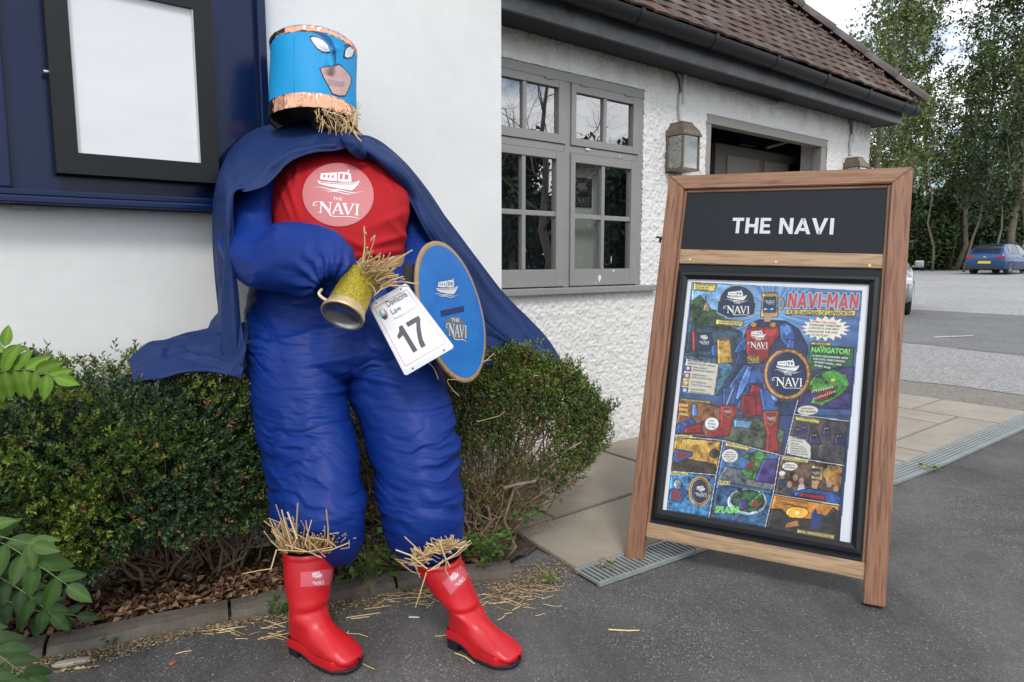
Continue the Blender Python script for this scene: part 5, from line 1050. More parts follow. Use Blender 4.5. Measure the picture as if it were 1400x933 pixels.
# ---- waist belt and tag end
m = MB(); V, F = loft([(470, 355, 83, 2.325, .157), (471, 362, 84, 2.325, .16), (472, 372, 85, 2.325, .16)], 6, 64, 2.2, False)
mk('belt', V, F, mat('tan cardboard', (.38, .25, .13), .85, bump=(40, .4, .003), vary=(12, .6, (.28, .18, .09))), sc, smooth=True)
V, F = loft([(560, 360, 7, 2.2, .01), (558, 372, 8, 2.2, .01), (556, 388, 8, 2.2, .01)], 6, 16); mk('strap', V, F, mat('dark webbing', (.03, .03, .035), .7), sc)
# ---- shirt emblem
bv = bvh_of(shirt); pr = Print(); cx, cy, R = 462.5, 267, 48.5
WHp = mat('white transfer', (.82, .78, .80), .6); PKp = mat('pale pink transfer', (.54, .18, .19), .6)
pr.poly('pk', ell(cx, cy, R, R * .89, 48, .1), 1, 5)
def logo_px(pr, cx, cy, sx, sy, rot=0.0, key='wh', bg='pk', mx=4, layer=2, boat_=True, the=True, tsz=.10):
    c_, s_ = math.cos(rot), math.sin(rot)
    def T(x, y): return (cx + (x * sx) * c_ + (y * sy) * s_, cy + (x * sx) * s_ - (y * sy) * c_)
    if boat_:
        for t, q in boat(): pr.poly('wb' if t else bg, [T(x * .80, y * .82 + .38) for x, y in q], layer + (0 if t else 1), mx)
    for p in serif_navi(): pr.poly(key, [T((x - 1.33) * .47, y * .37 - .66) for x, y in p], layer, mx)
    if the:
        o = np.array(T(-.14, -.22)); e = np.array(T(.14, -.22)); u = np.array(T(-.14, -.22 + tsz)); pr.text('wb', 'THE', o, unit(e - o), unit(u - o), layer, .01, 2, 0, np.linalg.norm(e - o), np.linalg.norm(u - o))
logo_px(pr, cx, cy - 1, R * .93, R * .86, .07)
pr.build('emblem', {'pk': PKp, 'wh': WHp, 'wb': WHp}, sc, lambda V, F, L: decal_px(V, F, bv, .0012 * L + .0008))

# ---- boots
def boot(heel, toe, top, htop, rt, lift=0.0, label=None):
    heel = np.array(heel); toe = np.array(toe); fwd = unit(toe - heel); Lf = np.linalg.norm(toe - heel); sd_ = np.array((fwd[1], -fwd[0], 0)); k = Lf / .275
    R = [((-.075, .300), (.075, .300), .078, 2), ((-.076, .293), (.076, .293), .079, 2), ((-.073, .285), (.073, .285), .076, 2), ((-.070, .25), (.070, .25), .073, 2), ((-.066, .20), (.064, .20), .067, 2), ((-.060, .155), (.061, .158), .061, 2), ((-.058, .125), (.061, .137), .057, 2),
         ((-.061, .09), (.066, .124), .055, 2.1), ((-.066, .05), (.078, .114), .051, 2.2), ((-.062, .026), (.094, .104), .049, 2.4), ((-.02, .018), (.112, .094), .048, 2.5), ((.03, .016), (.132, .085), .049, 2.5), ((.08, .016), (.150, .077), .051, 2.5), ((.12, .016), (.167, .069), .052, 2.5), ((.15, .017), (.182, .060), .049, 2.4), ((.182, .017), (.198, .051), .043, 2.3), ((.201, .019), (.209, .045), .031, 2.1), ((.211, .025), (.2125, .038), .012, 2)]
    St = np.array([[a[0], a[1], b[0], b[1], w, q] for a, b, w, q in R]); A = np.concatenate([cr_spline(St[:3], 5)[:-1], cr_spline(St[2:], 76)]); n, m_ = len(A), 56
    th = np.linspace(0, 2 * math.pi, m_, endpoint=False); V = []
    hz_ = lambda x: (.016 + lift) * (lambda q: q * q * (3 - 2 * q))(max(0., min(1., (.075 - x) / .07)))
    base = heel + fwd * .070 * k; topc = np.array(top); vert = base + np.array((0, 0, 1)) * htop; shr = topc - vert
    for r in A:
        B_, F_ = np.array(r[:2]), np.array(r[2:4]); c_ = (B_ + F_) / 2; h_ = (F_ - B_) / 2; q = r[5]
        for t in th:
            a, b = math.cos(t), math.sin(t); a = math.copysign(abs(a) ** (2 / q), a); b = math.copysign(abs(b) ** (2 / q), b)
            x, z = c_ + h_ * a; y = r[4] * b; zz_ = z * htop / .300
            crease = -.004 * math.exp(-((z - .128 - .25 * (x)) / .010) ** 2) * (x > .0) + .002 * math.exp(-((z - .150 - .2 * x) / .012) ** 2)
            w = max(0, (z - .10) / .20); lean = w ** 1.15 if z > .10 else 0
            ws = min(1, w * 1.6); V.append(base + fwd * (x * (k * (1 - ws) + 1.02 * ws) + crease) + sd_ * (y * (rt / .078 * ws + 1.0 * (1 - ws))) + np.array((0, 0, zz_ + hz_(x) * max(0, min(1, (.20 - z) / .10)))) + shr * lean)
    V = np.array(V); F = grid_faces(n, m_, True)
    b = mk('boot', V, F, BOOTR, sc, smooth=True)
    if label: b['label'] = label
    # inner wall of the open top
    Vi = V[:m_ * 8].reshape(8, m_, 3); cc = Vi.mean(1, keepdims=True); Vi = cc + (Vi - cc) * .955; mk('boot_lining', Vi.reshape(-1, 3), grid_faces(8, m_, True)[:, ::-1], SOLE, b, smooth=True)
    # sole and welt : outline of the foot
    nO = 60; o = []
    for j in range(nO):
        t = 2 * math.pi * j / nO; x = .068 + .140 * math.cos(t); wdt = np.interp(x, (-.075, -.05, 0, .05, .11, .16, .2, .21), (.0, .040, .044, .044, .054, .053, .03, 0)); o.append((x, math.copysign(wdt, math.sin(t)) if abs(math.sin(t)) > 1e-6 else 0))
    def ringz(sc_, z): return [base + fwd * ((.068 + (x - .068) * sc_) * k) + sd_ * (y * sc_) + np.array((0, 0, z + hz_(x))) for x, y in o]
    def extr(rings, name, m):
        V = [p for r in rings for p in r]; F = [tuple(f) for f in grid_faces(len(rings), nO, True)] + [tuple(range(nO - 1, -1, -1)), tuple((len(rings) - 1) * nO + j for j in range(nO))]; return mk(name, V, F, m, b, smooth=False)
    extr([ringz(1.0, .004), ringz(1.035, .006), ringz(1.035, .012), ringz(1.02, .016)], 'sole', SOLE)
    # ribbed toe band
    o2 = []; nr = 240
    for j in range(nr):
        t = 2 * math.pi * j / nr; x = .066 + .1395 * math.cos(t); wdt = np.interp(x, (-.075, -.05, 0, .05, .11, .16, .195, .207), (.0, .044, .047, .0475, .0545, .0545, .032, 0)); rr_ = 1.0 + .012 * (j % 4 < 2); o2.append((.066 + (x - .066) * rr_, math.copysign(wdt, math.sin(t)) * rr_))
    rows = []
    for s_, z in ((.99, .012), (1.0, .015), (1.0, .034), (.975, .040)): rows += [base + fwd * ((.066 + (x - .066) * s_) * k) + sd_ * (y * s_) + np.array((0, 0, z + hz_(x))) for x, y in o2]
    mk('toe_band', rows, grid_faces(4, nr, True), BOOTR, b)
    m = MB()
    for x0 in (-.066,):
        V = []
        for z in (-hz_(-.06) + .002, .006):
            for x, y in ((-.066, -.02), (-.05, -.038), (-.005, -.042), (-.005, .042), (-.05, .038), (-.066, .02)): V.append(base + fwd * x * k + sd_ * y + np.array((0, 0, z + hz_(x))))
        m.add(V, [(0, 1, 2, 3, 4, 5), (11, 10, 9, 8, 7, 6)] + [(j, (j + 1) % 6, 6 + (j + 1) % 6, 6 + j) for j in range(6)])
    m.make('heel', SOLE, b); return b
hl = onZ(403, 884, 0); tl_ = onZ(486, 917, 0); topL = P(424, 746, 2.05)
bl = boot(hl, tl_, topL, topL[2], .083, 0)
hr = onZ(617, 876, 0); tr_ = onZ(706, 911, 0); topR = P(594, 761, 2.065)
br = boot(hr, tr_, topR, topR[2], .076, .008)
for b_, q, rot in ((bl, [(411, 783), (454, 778), (454, 800), (411, 803)], -.07), (br, [(605, 797), (630, 772), (641, 787), (616, 814)], -.68)):
    bv = bvh_of(b_); pr = Print(); pr.poly('pk', q, 1, 5); c_ = np.mean(q, 0)
    e = unit(np.array(q[1]) - np.array(q[0])); rot = math.atan2(e[1], e[0]); logo_px(pr, c_[0] + e[0] * 1.5, c_[1] + e[1], 11.5, 12.5, rot, 'wh', 'pk', 5, 2, True, False)
    pr.build('label_sticker', {'pk': mat('clear pink sticker', (.60, .10, .13), .35), 'wh': WHp, 'wb': WHp}, b_, lambda V, F, L: decal_px(V, F, bv, .0008 * L))

# ---- head : an upturned tin with a printed mask
TIN = mat('tin', (.30, .30, .29), .35, .8, bump=(20, .3, .002)); COP = mat('copper foil tape', (.72, .38, .25), .12, 1.0, bump=(13, .6, .010, 2), aniso_scale=(3, 3, .25)); CY = mat('bright blue card', (.0, .32, .68), .6, bump=(8, .1, .003), vary=(9, .4, (.0, .28, .62)))
hT = P(430, 79, 2.42); hB = P(429, 158, 2.40); hz = unit(hT - hB) ; hz = unit(hz - FW * .03); hr_ = 56.5 / FPX * 2.41
hx = unit(RT - hz * (RT @ hz)); hy = np.cross(hz, hx)            # hy points away from the viewer
if hy @ FW < 0: hy = -hy
H0 = hB; HL = np.linalg.norm(hT - hB)
def hp_(a, t, r): return H0 + hz * t + (hx * math.sin(a) - hy * math.cos(a)) * r   # a=0 faces the viewer, + to the right
head = mk('head_tin', *(lambda V, F: (V, F))([hp_(a, t, r) for t, r in ((-.012, hr_ * .99), (HL + .030, hr_ * .985), (HL + .030, hr_ * .97), (HL + .026, hr_ * .95), (HL + .026, .001), (HL + .02, .001), (HL + .02, hr_ * .95), (-.012, hr_ * .97)) for a in np.linspace(0, 2 * math.pi, 72, endpoint=False)], grid_faces(8, 72, True)), TIN, sc, smooth=False)
head['label'] = 'upturned tin forming the head'
mk('tin_crown', [hp_(a, t, r) for t, r in ((HL + .036, hr_ * .93), (HL + .046, hr_ * .90), (HL + .048, .001)) for a in np.linspace(0, 2 * math.pi, 48, endpoint=False)], grid_faces(3, 48, True), CY, head, smooth=True)
# mask sheet with nose, brow and cheek relief
na, nt = 220, 70; A_ = np.linspace(-math.pi, math.pi, na); T_ = np.linspace(.0, HL + .020, nt); V = []
def mask_r(a, t):
    u = (a - .62) / .16; v = t / HL
    nose = .026 * math.exp(-(u * 1.9) ** 2) * max(0, min(1, (v - .41) / .10)) * math.exp(-((v - .50) / .22) ** 2 * (v > .50))
    brow = .013 * math.exp(-((v - .80 - .20 * abs(u) * .55) / .07) ** 2) * math.exp(-(u / 3.2) ** 2) * max(0, min(1, (.93 - v) / .12))
    return hr_ * 1.012 + nose + brow
for a in A_:
    for t in T_: V.append(hp_(a, t, mask_r(a, t) + .0015 * math.sin(a * 5 + t * 20)))
mask = mk('mask', V, grid_faces(na, nt), CY, head, smooth=True)
for t0, t1, rr, e_ in ((-.032, .017, 1.045, 0), (HL + .012, HL + .034, 1.026, 1)):
    V = []; n = 150
    for i in range(n):
        a = 2 * math.pi * i / n; j = .0028 * vn(np.array([[a * 7, t0 * 30, 1.]]), 7)[0] * .7 + .0012 * vn(np.array([[a * 17, 2, 1.]]), 9)[0]; w = .002 * math.sin(a * 3 + e_)
        for k in range(7): t = t0 + (t1 - t0) * k / 6; V.append(hp_(a, t + w, hr_ * rr + j + .0012 * vn(np.array([[a * 12, k * .9, 3.]]), 5)[0] - (.002 if k in (0, 6) else 0)))
    mk('copper_band', V, np.array([[i * 7 + k, i * 7 + k + 1, ((i + 1) % n) * 7 + k + 1, ((i + 1) % n) * 7 + k] for i in range(n) for k in range(6)]), COP, head, smooth=True)
mk('tin_inside', [hp_(a, t, r) for t, r in ((-.028, hr_ * 1.0), (.10, hr_ * .96)) for a in np.linspace(0, 2 * math.pi, 60, endpoint=False)] , grid_faces(2, 60, True)[:, ::-1], mat('dull tin inside', (.62, .64, .58), .5, .1, bump=(14, .8, .01)), head, smooth=True)
bv = bvh_of(mask); pr = Print()
def H(L): return [(280 + x / 4.443, y / 4.443) for x, y in L]
def grow(L, g): q = np.array(L, float); c_ = q.mean(0); return c_ + (q - c_) * (1 + g / np.maximum(np.ptp(q, 0) / 2, 1))
e1 = [(643, 232), (660, 226), (690, 232), (720, 250), (745, 280), (764, 312), (740, 317), (712, 312), (685, 295), (660, 265)]; e2 = [(905, 283), (885, 285), (865, 292), (852, 310), (848, 345), (865, 352), (890, 345), (900, 325)]
mo = [(703, 420), (740, 408), (790, 404), (812, 398), (838, 415), (862, 440), (887, 478), (880, 515), (865, 550), (850, 580), (815, 582), (775, 568), (750, 520), (722, 470)]
for e, k1, k2 in ((e1, 'bk', 'wh'), (e2, 'bk2', 'wh2')): pr.poly(k1, H(grow(e, 9)), 1, 4); pr.poly(k2, H(e), 2, 4)
pr.poly('bk3', H(grow(mo, 7)), 1, 4); pr.poly('sk', H(mo), 2, 4)
for k in range(3):
    pts = cr_spline([(745, 487 + k * 13), (775, 492 + k * 13), (810, 500 + k * 11), (845, 498 + k * 12)], 9)
    for a, b in zip(pts[:-1], pts[1:]): pr.poly('lp', H([a + (0, -3), b + (0, -3), b + (0, 3), a + (0, 3)]), 3, 5)
for a, b in (((543, 200), (548, 560)),): pass
for p in ([(660, 198), (700, 215), (740, 250), (775, 300), (785, 350), (790, 395), (797, 395), (796, 340), (792, 290), (770, 240), (730, 205), (700, 195)],): pr.poly('dk', H(p), 1, 4)  # dark blue strokes paint in the shading of the brow ridge
pr.poly('dk', H([(845, 275), (880, 262), (905, 272), (900, 280), (880, 272), (850, 290)]), 1, 4); pr.poly('dk', H([(790, 396), (812, 385), (838, 402), (842, 418), (820, 404), (800, 404)]), 1, 4)
MW = mat('mask eye white', (.74, .74, .80), .6); MO = mat('mask outline', (.015, .03, .06), .6)
pr.build('mask_print', {'bk2': MO, 'bk3': MO, 'wh2': MW, 'bk': mat('mask outline', (.015, .03, .06), .6), 'wh': mat('mask eye white', (.74, .74, .80), .6), 'sk': mat('mask skin print', (.62, .42, .40), .6, vary=(30, .8, (.50, .30, .29))), 'lp': mat('mask mouth line', (.42, .30, .36), .6), 'dk': mat('mask shade line', (.0, .08, .26), .6)}, head, lambda V, F, L: decal_px(V, F, bv, .0009 * L))
m = MB(); xs_ = [(pxof(np.array(hp_(a, .02, hr_))[None])[0][0], a) for a in np.linspace(-1.2, 0, 60)]; a_ = min(xs_, key=lambda q: abs(q[0] - 401.5))[1]
m.add([hp_(a_ + s, t, hr_ * 1.012 + .0028 * h) for t in (.002, HL - .004) for s, h in ((-.006, 0), (-.003, 1), (.006, 1), (.008, 0))], [(0, 1, 5, 4), (1, 2, 6, 5), (2, 3, 7, 6)]); m.make('card_seam', CY, head)
# neck and straw under the tin
V, F = loft([(452, 150, 34, 2.43, .09), (456, 175, 30, 2.45, .08), (462, 200, 40, 2.46, .08)], 12, 24); mk('neck', V, F, mat('dark sacking', (.035, .03, .03), .95), sc, smooth=True)
def tuft(name, L, parent, r=.0016):
    m = MB()
    for p, q in L: k = straw(p, q, r * random.uniform(.7, 1.3), .05); m.add(k.V, k.F)
    return m.make(name, STRAW, parent)
L = []
for _ in range(110):
    x = random.uniform(432, 486); y = random.uniform(142, 172) + (x - 440) * .25; a = random.gauss(1.25, .75); l_ = random.uniform(8, 26); d = 2.30 + random.uniform(-.06, .10)
    L.append((P(x, y, d), P(min(x + l_ * math.cos(a), 494), min(y + l_ * math.sin(a), 199), d + random.uniform(-.04, .04))))
for q in ((472, 160, 476, 196), (474, 165, 472, 188), (440, 150, 470, 160), (430, 152, 452, 175), (490, 140, 478, 182), (494, 143, 482, 172), (488, 150, 476, 186)): L.append((P(q[0], q[1], 2.26), P(q[2], q[3], 2.24)))
t_ = tuft('straw_stuffing', L, sc, .0016); tag(t_, kind='stuff')
def cuff(cx, cy, w, d, n, seed):
    L = []
    for _ in range(n):
        x = cx + random.uniform(-w, w); a = random.gauss(-1.57 + (x - cx) / w * .35, .35); l_ = random.uniform(8, 46) * (1.15 if x < cx - 8 else .62) * random.random() ** .25; y = cy + random.uniform(-4, 8)
        dd = 1.935 + random.uniform(-.015, .05); L.append((P(x, y + 3, dd + .035), P(x + l_ * math.cos(a), y + l_ * math.sin(a), dd + random.uniform(-.03, .01))))
    return L
L = cuff(420, 746, 34, 2.04, 190, 1)
for _ in range(60):
    x = random.uniform(388, 462); y = random.uniform(740, 754); L.append((P(x, y, 1.99), P(x + random.gauss(0, 14), y - random.uniform(2, 16), 1.96 + random.uniform(-.02, .05))))
for q in ((377, 690, 388, 735), (385, 697, 400, 752), (393, 700, 398, 750), (407, 688, 404, 748), (418, 712, 424, 757), (446, 697, 448, 745), (390, 745, 440, 763), (380, 752, 455, 748), (440, 754, 478, 742), (378, 752, 370, 780), (370, 778, 331, 785), (425, 735, 460, 748), (396, 725, 445, 762), (426, 711, 421, 750)): L.append((P(q[0], q[1], 1.89), P(q[2], q[3], 1.895)))
tag(tuft('straw_stuffing', L, sc, .0019), kind='stuff')
L = []
for _ in range(170):
    t = random.random(); x = 560 + 62 * t; y = 773 - 26 * t - 6 * math.sin(t * 3); a = random.gauss(-.9 - t * .2, 1.0); l_ = random.uniform(8, 26); dd = 1.945 + random.uniform(-.015, .03)
    L.append((P(x, y, dd), P(x + l_ * math.cos(a), y + l_ * math.sin(a) * .7, dd + random.uniform(-.02, .02))))
for q in ((541, 752, 584, 778), (553, 734, 586, 772), (590, 778, 643, 739), (600, 770, 645, 742), (583, 783, 568, 831), (584, 781, 606, 765), (600, 738, 615, 775), (548, 770, 575, 785), (610, 768, 615, 792), (574, 790, 563, 765), (640, 742, 605, 760)): L.append((P(q[0], q[1], 1.91), P(q[2], q[3], 1.915)))
tag(tuft('straw_stuffing', L, sc, .0019), kind='stuff')

# ---- cape : sheets laid through guide rows, thickened
def cape(rows, name='cape', nu=150, nv=46, amp=.006, fr=3, seed=1, th=.0011, vfold=None):
    A = np.array([[(p[0], p[1], p[2]) for p in r] for r in rows], float); A = cr_spline(A.reshape(len(rows), -1), nu).reshape(nu, len(rows[0]), 3)
    A = cr_spline(A.transpose(1, 0, 2).reshape(len(rows[0]), -1), nv).reshape(nv, nu, 3).transpose(1, 0, 2)
    V = Pn(A[..., 0], A[..., 1], A[..., 2]); u = np.linspace(0, 1, nu)[:, None] + np.zeros((1, nv)); v = np.linspace(0, 1, nv)[None] + np.zeros((nu, 1))
    du = np.gradient(V, axis=0); dv = np.gradient(V, axis=1); N = unit(np.cross(du, dv)); N *= np.sign(-(N @ FW))[..., None]
    w = -1.3 * (1 - np.abs(vn(np.stack([v * fr * 1.4 + u * 2.5, u * 3.2 - v, 0 * u], -1), seed + 21))) ** 3 + ridge(np.stack([v * fr + .25 * vn(np.stack([u * 4, v * 2, 0 * u], -1), seed), u * 2.2, 0 * u], -1), seed) ; w2 = vn(np.stack([v * fr * 2.3, u * 7, 0 * u], -1), seed + 5) + .5 * ridge(np.stack([v * fr * 3 + u * 5, u * 11 - v * 3, 0 * u], -1), seed + 6) * (vn(np.stack([v * 3, u * 4, 0 * u], -1), seed + 8) > 0)
    e = np.minimum(1, np.minimum(v, 1 - v) * 10 + .35); V = V + N * ((w * amp + w2 * amp * .35) * e)[..., None]
    if vfold is not None: V = V + N * vfold(u, v)[..., None]
    a = V.reshape(-1, 3); b = (V - N * th).reshape(-1, 3); F = grid_faces(nu, nv); k = len(a); bd = list(range(0, nv)) + [i * nv + nv - 1 for i in range(1, nu)] + [(nu - 1) * nv + j for j in range(nv - 2, -1, -1)] + [i * nv for i in range(nu - 2, 0, -1)]
    rim = np.array([[bd[i], bd[(i + 1) % len(bd)], bd[(i + 1) % len(bd)] + k, bd[i] + k] for i in range(len(bd))])
    return mk(name, np.concatenate([a, b]), np.concatenate([F, F[:, ::-1] + k, rim]), CAPE, sc, smooth=True)
# left shoulder roll and hanging front edge ; columns run outer edge -> crown -> inner edge
cape([[(462, 172, 2.50), (468, 182, 2.38), (476, 192, 2.30), (481, 201, 2.26)],
      [(446, 163, 2.52), (452, 176, 2.38), (456, 193, 2.27), (459, 206, 2.26)],
      [(420, 164, 2.52), (424, 178, 2.38), (427, 196, 2.27), (427, 209, 2.24)],
      [(380, 168, 2.50), (386, 186, 2.36), (394, 206, 2.25), (396, 221, 2.22)],
      [(342, 180, 2.46), (352, 200, 2.32), (366, 222, 2.21), (378, 240, 2.20)],
      [(314, 206, 2.42), (326, 226, 2.28), (344, 245, 2.18), (362, 254, 2.17)],
      [(299, 238, 2.38), (310, 250, 2.25), (325, 258, 2.15), (338, 261, 2.14)]], amp=.004, fr=2.6, seed=3,
     vfold=lambda u, v: .010 * np.exp(-((v - .82 + .1 * u) / .06) ** 2) * np.exp(-((u - .45) / .3) ** 2) - .008 * np.exp(-((v - .62) / .05) ** 2) * np.exp(-((u - .3) / .25) ** 2))
cape([[(314, 206, 2.425), (322, 228, 2.30), (330, 246, 2.20), (338, 259, 2.15)],
      [(300, 236, 2.38), (308, 246, 2.25), (316, 254, 2.155), (324, 260, 2.13)],
      [(291, 275, 2.36), (299, 275, 2.22), (309, 273, 2.13), (319, 272, 2.13)],
      [(289, 320, 2.35), (299, 320, 2.21), (311, 320, 2.12), (320, 320, 2.14)],
      [(292, 370, 2.34), (301, 370, 2.20), (314, 372, 2.13), (323, 372, 2.15)],
      [(296, 415, 2.33), (304, 417, 2.20), (316, 420, 2.13), (328, 424, 2.15)],
      [(300, 452, 2.31), (306, 456, 2.18), (319, 462, 2.12), (333, 465, 2.14)],
      [(303, 490, 2.28), (309, 492, 2.17), (323, 496, 2.11), (336, 498, 2.12)],
      [(306, 508, 2.26), (313, 511, 2.16), (324, 515, 2.11), (331, 517, 2.12)]], amp=.0045, fr=2.2, seed=5,
     vfold=lambda u, v: .012 * np.exp(-((v - .55 - .15 * np.sin(u * 6)) / .09) ** 2) * np.clip(u * 2 - .3, 0, 1))
# tail laid over the bush to the left
cape([[(336, 440, 2.20), (337, 462, 2.14), (335, 490, 2.10), (331, 517, 2.09)],
      [(312, 444, 2.24), (316, 470, 2.17), (312, 495, 2.12), (308, 512, 2.09)],
      [(284, 448, 2.26), (280, 468, 2.20), (280, 490, 2.13), (282, 508, 2.08)],
      [(252, 455, 2.24), (250, 470, 2.20), (250, 488, 2.12), (252, 510, 2.06)],
      [(224, 464, 2.22), (220, 476, 2.17), (222, 495, 2.10), (226, 517, 2.04)],
      [(202, 468, 2.19), (196, 482, 2.15), (198, 500, 2.08), (202, 519, 2.03)],
      [(178, 488, 2.16), (179, 498, 2.12), (181, 508, 2.07), (183, 522, 2.02)]], amp=.006, fr=2.2, seed=7,
     vfold=lambda u, v: .016 * np.exp(-((v - .30 - .25 * u) / .07) ** 2) * np.exp(-((u - .62) / .22) ** 2) + .014 * np.exp(-((v - .72 + .1 * u) / .06) ** 2) * np.exp(-((u - .35) / .2) ** 2) - .012 * np.exp(-((v - .5) / .08) ** 2) * np.exp(-((u - .5) / .25) ** 2))
# small loop of cloth at the left of the hanging edge
cape([[(300, 425, 2.36), (310, 430, 2.25), (320, 436, 2.2)], [(288, 440, 2.33), (302, 446, 2.24), (316, 452, 2.19)], [(284, 450, 2.30), (298, 456, 2.22), (314, 462, 2.17)]], nu=40, nv=24, amp=.003, seed=9)
# right side : shoulder roll and long sweep to the far tail
def rr_sweep(du=0.0): return None
cape([[(472, 190, 2.33), (476, 194, 2.28), (480, 199, 2.25), (484, 206, 2.27)],
      [(494, 187, 2.42), (496, 196, 2.34), (499, 206, 2.28), (502, 216, 2.30)],
      [(520, 194, 2.48), (520, 208, 2.34), (522, 220, 2.26), (523, 229, 2.27)],
      [(552, 219, 2.55), (549, 230, 2.37), (546, 240, 2.28), (543, 246, 2.29)],
      [(582, 253, 2.62), (575, 262, 2.45), (567, 270, 2.34), (559, 273, 2.33)],
      [(614, 298, 2.68), (604, 306, 2.50), (592, 313, 2.36), (581, 318, 2.33)],
      [(648, 345, 2.73), (634, 352, 2.58), (620, 360, 2.46), (606, 364, 2.44)],
      [(686, 395, 2.80), (668, 402, 2.68), (648, 410, 2.57), (632, 412, 2.56)],
      [(722, 432, 2.84), (700, 440, 2.73), (676, 448, 2.63), (655, 452, 2.62)],
      [(754, 468, 2.84), (735, 474, 2.75), (715, 478, 2.68), (694, 478, 2.70)],
      [(780, 512, 2.80), (768, 507, 2.74), (752, 500, 2.70), (738, 492, 2.72)]], nu=190, amp=.011, fr=2.6, seed=13,
     vfold=lambda u, v: .016 * np.exp(-((v - .35 - .15 * np.sin(u * 5)) / .07) ** 2) * np.clip(u * 3, 0, 1) * np.clip(3.5 - u * 3.5, 0, 1) + .012 * np.exp(-((v - .68) / .06) ** 2) * np.exp(-((u - .3) / .25) ** 2))
# back sheet seen beyond the shield
cape([[(520, 240, 2.62), (560, 250, 2.66), (600, 300, 2.74)], [(560, 320, 2.62), (600, 330, 2.68), (640, 360, 2.76)], [(600, 400, 2.58), (640, 400, 2.66), (680, 412, 2.78)], [(620, 455, 2.52), (665, 455, 2.64), (715, 452, 2.76)], [(630, 500, 2.50), (690, 500, 2.64), (745, 498, 2.74)]], amp=.012, fr=4, seed=17)
cape([[(345, 200, 2.52), (400, 190, 2.54), (460, 190, 2.58), (530, 215, 2.62)], [(320, 300, 2.46), (400, 300, 2.56), (470, 300, 2.62), (560, 300, 2.68)], [(312, 350, 2.43), (318, 350, 2.44), (322, 350, 2.45), (330, 350, 2.46)]], amp=.006, fr=4, seed=19)
# knot at the throat
V, F = loft([(466, 183, 5, 2.27, .015), (474, 190, 8, 2.24, .018), (483, 199, 10, 2.235, .018), (492, 209, 8, 2.25, .016), (500, 216, 4, 2.28, .01)], 20, 26); V = np.array(V); V = V + .003 * vn(V * 60, 3)[:, None]; mk('cape_knot', V, F, CAPE, sc, smooth=True)

# ================================================================== THINGS THE SCARECROW HOLDS
# tankard
mt = thing('tankard', 'gold glitter tin tankard full of straw held in the scarecrow hand', 'tankard', P(470, 435, 2.0))
T0 = P(494.5, 378, 2.02); T1 = P(468, 432, 1.93); ax_ = unit(T1 - T0); TLn = np.linalg.norm(T1 - T0)
tx = unit(np.cross(ax_, FW)); ty = np.cross(ax_, tx)
def trev(prof, n=56): return [T0 + ax_ * t + (tx * math.cos(a) + ty * math.sin(a)) * r for t, r in prof for a in np.linspace(0, 2 * math.pi, n, endpoint=False)], grid_faces(len(prof), n, True)
GL = mat('gold glitter', (.50, .37, .02), .38, .75); _n, _l = GL.node_tree.nodes, GL.node_tree.links; _v = _n.new('ShaderNodeTexVoronoi'); _v.inputs['Scale'].default_value = 800; _tc = [x for x in _n if x.type == 'TEX_COORD'][0]; _l.new(_tc.outputs['Object'], _v.inputs['Vector'])
_r = _n.new('ShaderNodeValToRGB'); _s = _n.new('ShaderNodeSeparateColor'); _l.new(_v.outputs['Color'], _s.inputs[0]); _l.new(_s.outputs[0], _r.inputs[0]); _r.color_ramp.elements[0].color = (.24, .17, .01, 1); _r.color_ramp.elements[1].color = (1, .88, .16, 1); _r.color_ramp.elements.new(.6).color = (.52, .40, .03, 1); _l.new(_r.outputs[0], _n['Principled BSDF'].inputs['Base Color'])
ba = _n.new('ShaderNodeBump'); ba.inputs['Strength'].default_value = .9; ba.inputs['Distance'].default_value = .002; _l.new(_s.outputs[1], ba.inputs['Height']); _l.new(ba.outputs[0], _n['Principled BSDF'].inputs['Normal'])
GOLDT = mat('pale gold tape', (.58, .43, .24), .4, .55, bump=(30, .5, .003)); STEEL = mat('bare steel', (.34, .35, .36), .25, .9)
V, F = trev([(0, .047), (0, .0495), (.004, .051), (.02, .0515), (TLn - .028, .056)]); mk('body', V, F, GL, mt, smooth=True)
V, F = trev([(TLn - .03, .0565), (TLn - .022, .0585), (TLn - .008, .0635), (TLn, .064), (TLn + .002, .062), (TLn + .001, .058)]); mk('base_ring', V, F, GOLDT, mt, smooth=True)
V, F = trev([(TLn + .001, .0585), (TLn - .003, .054), (TLn - .014, .052), (TLn - .014, .001)]); mk('base_plate', V, F, STEEL, mt)
V, F = trev([(.0, .047), (.03, .046), (.045, .001)]); mk('inside', V, F[:, ::-1], mat('dark tin inside', (.08, .07, .06), .6), mt)
mk('rim', *tube([T0 + (tx * math.cos(a) + ty * math.sin(a)) * .0495 for a in np.linspace(0, 2 * math.pi, 40)], .0022, 6), mat('brown tin rim', (.20, .14, .07), .4, .6), mt, smooth=True)
hpt = [P(462, 398, 1.96), P(452, 411, 1.945), (P(440, 409, 1.95)), P(437, 402, 1.97), P(444, 397, 2.0), P(458, 386, 2.02), P(468, 372, 2.0), P(476, 372, 1.99)]
mk('handle', *tube(cr_spline([P(459, 409, 1.965), P(452, 412, 1.95), P(443, 409, 1.95), P(436, 402, 1.96), P(440, 396, 1.98)], 14), .0045, 8), mat('cream wire', (.72, .58, .40), .5), mt, smooth=True)
mk('handle', *tube(cr_spline([P(476, 388, 1.99), P(470, 378, 1.98), P(463, 375, 1.99)], 8), .0045, 8), mat('cream wire', (.72, .58, .40), .5), mt, smooth=True)
L = []
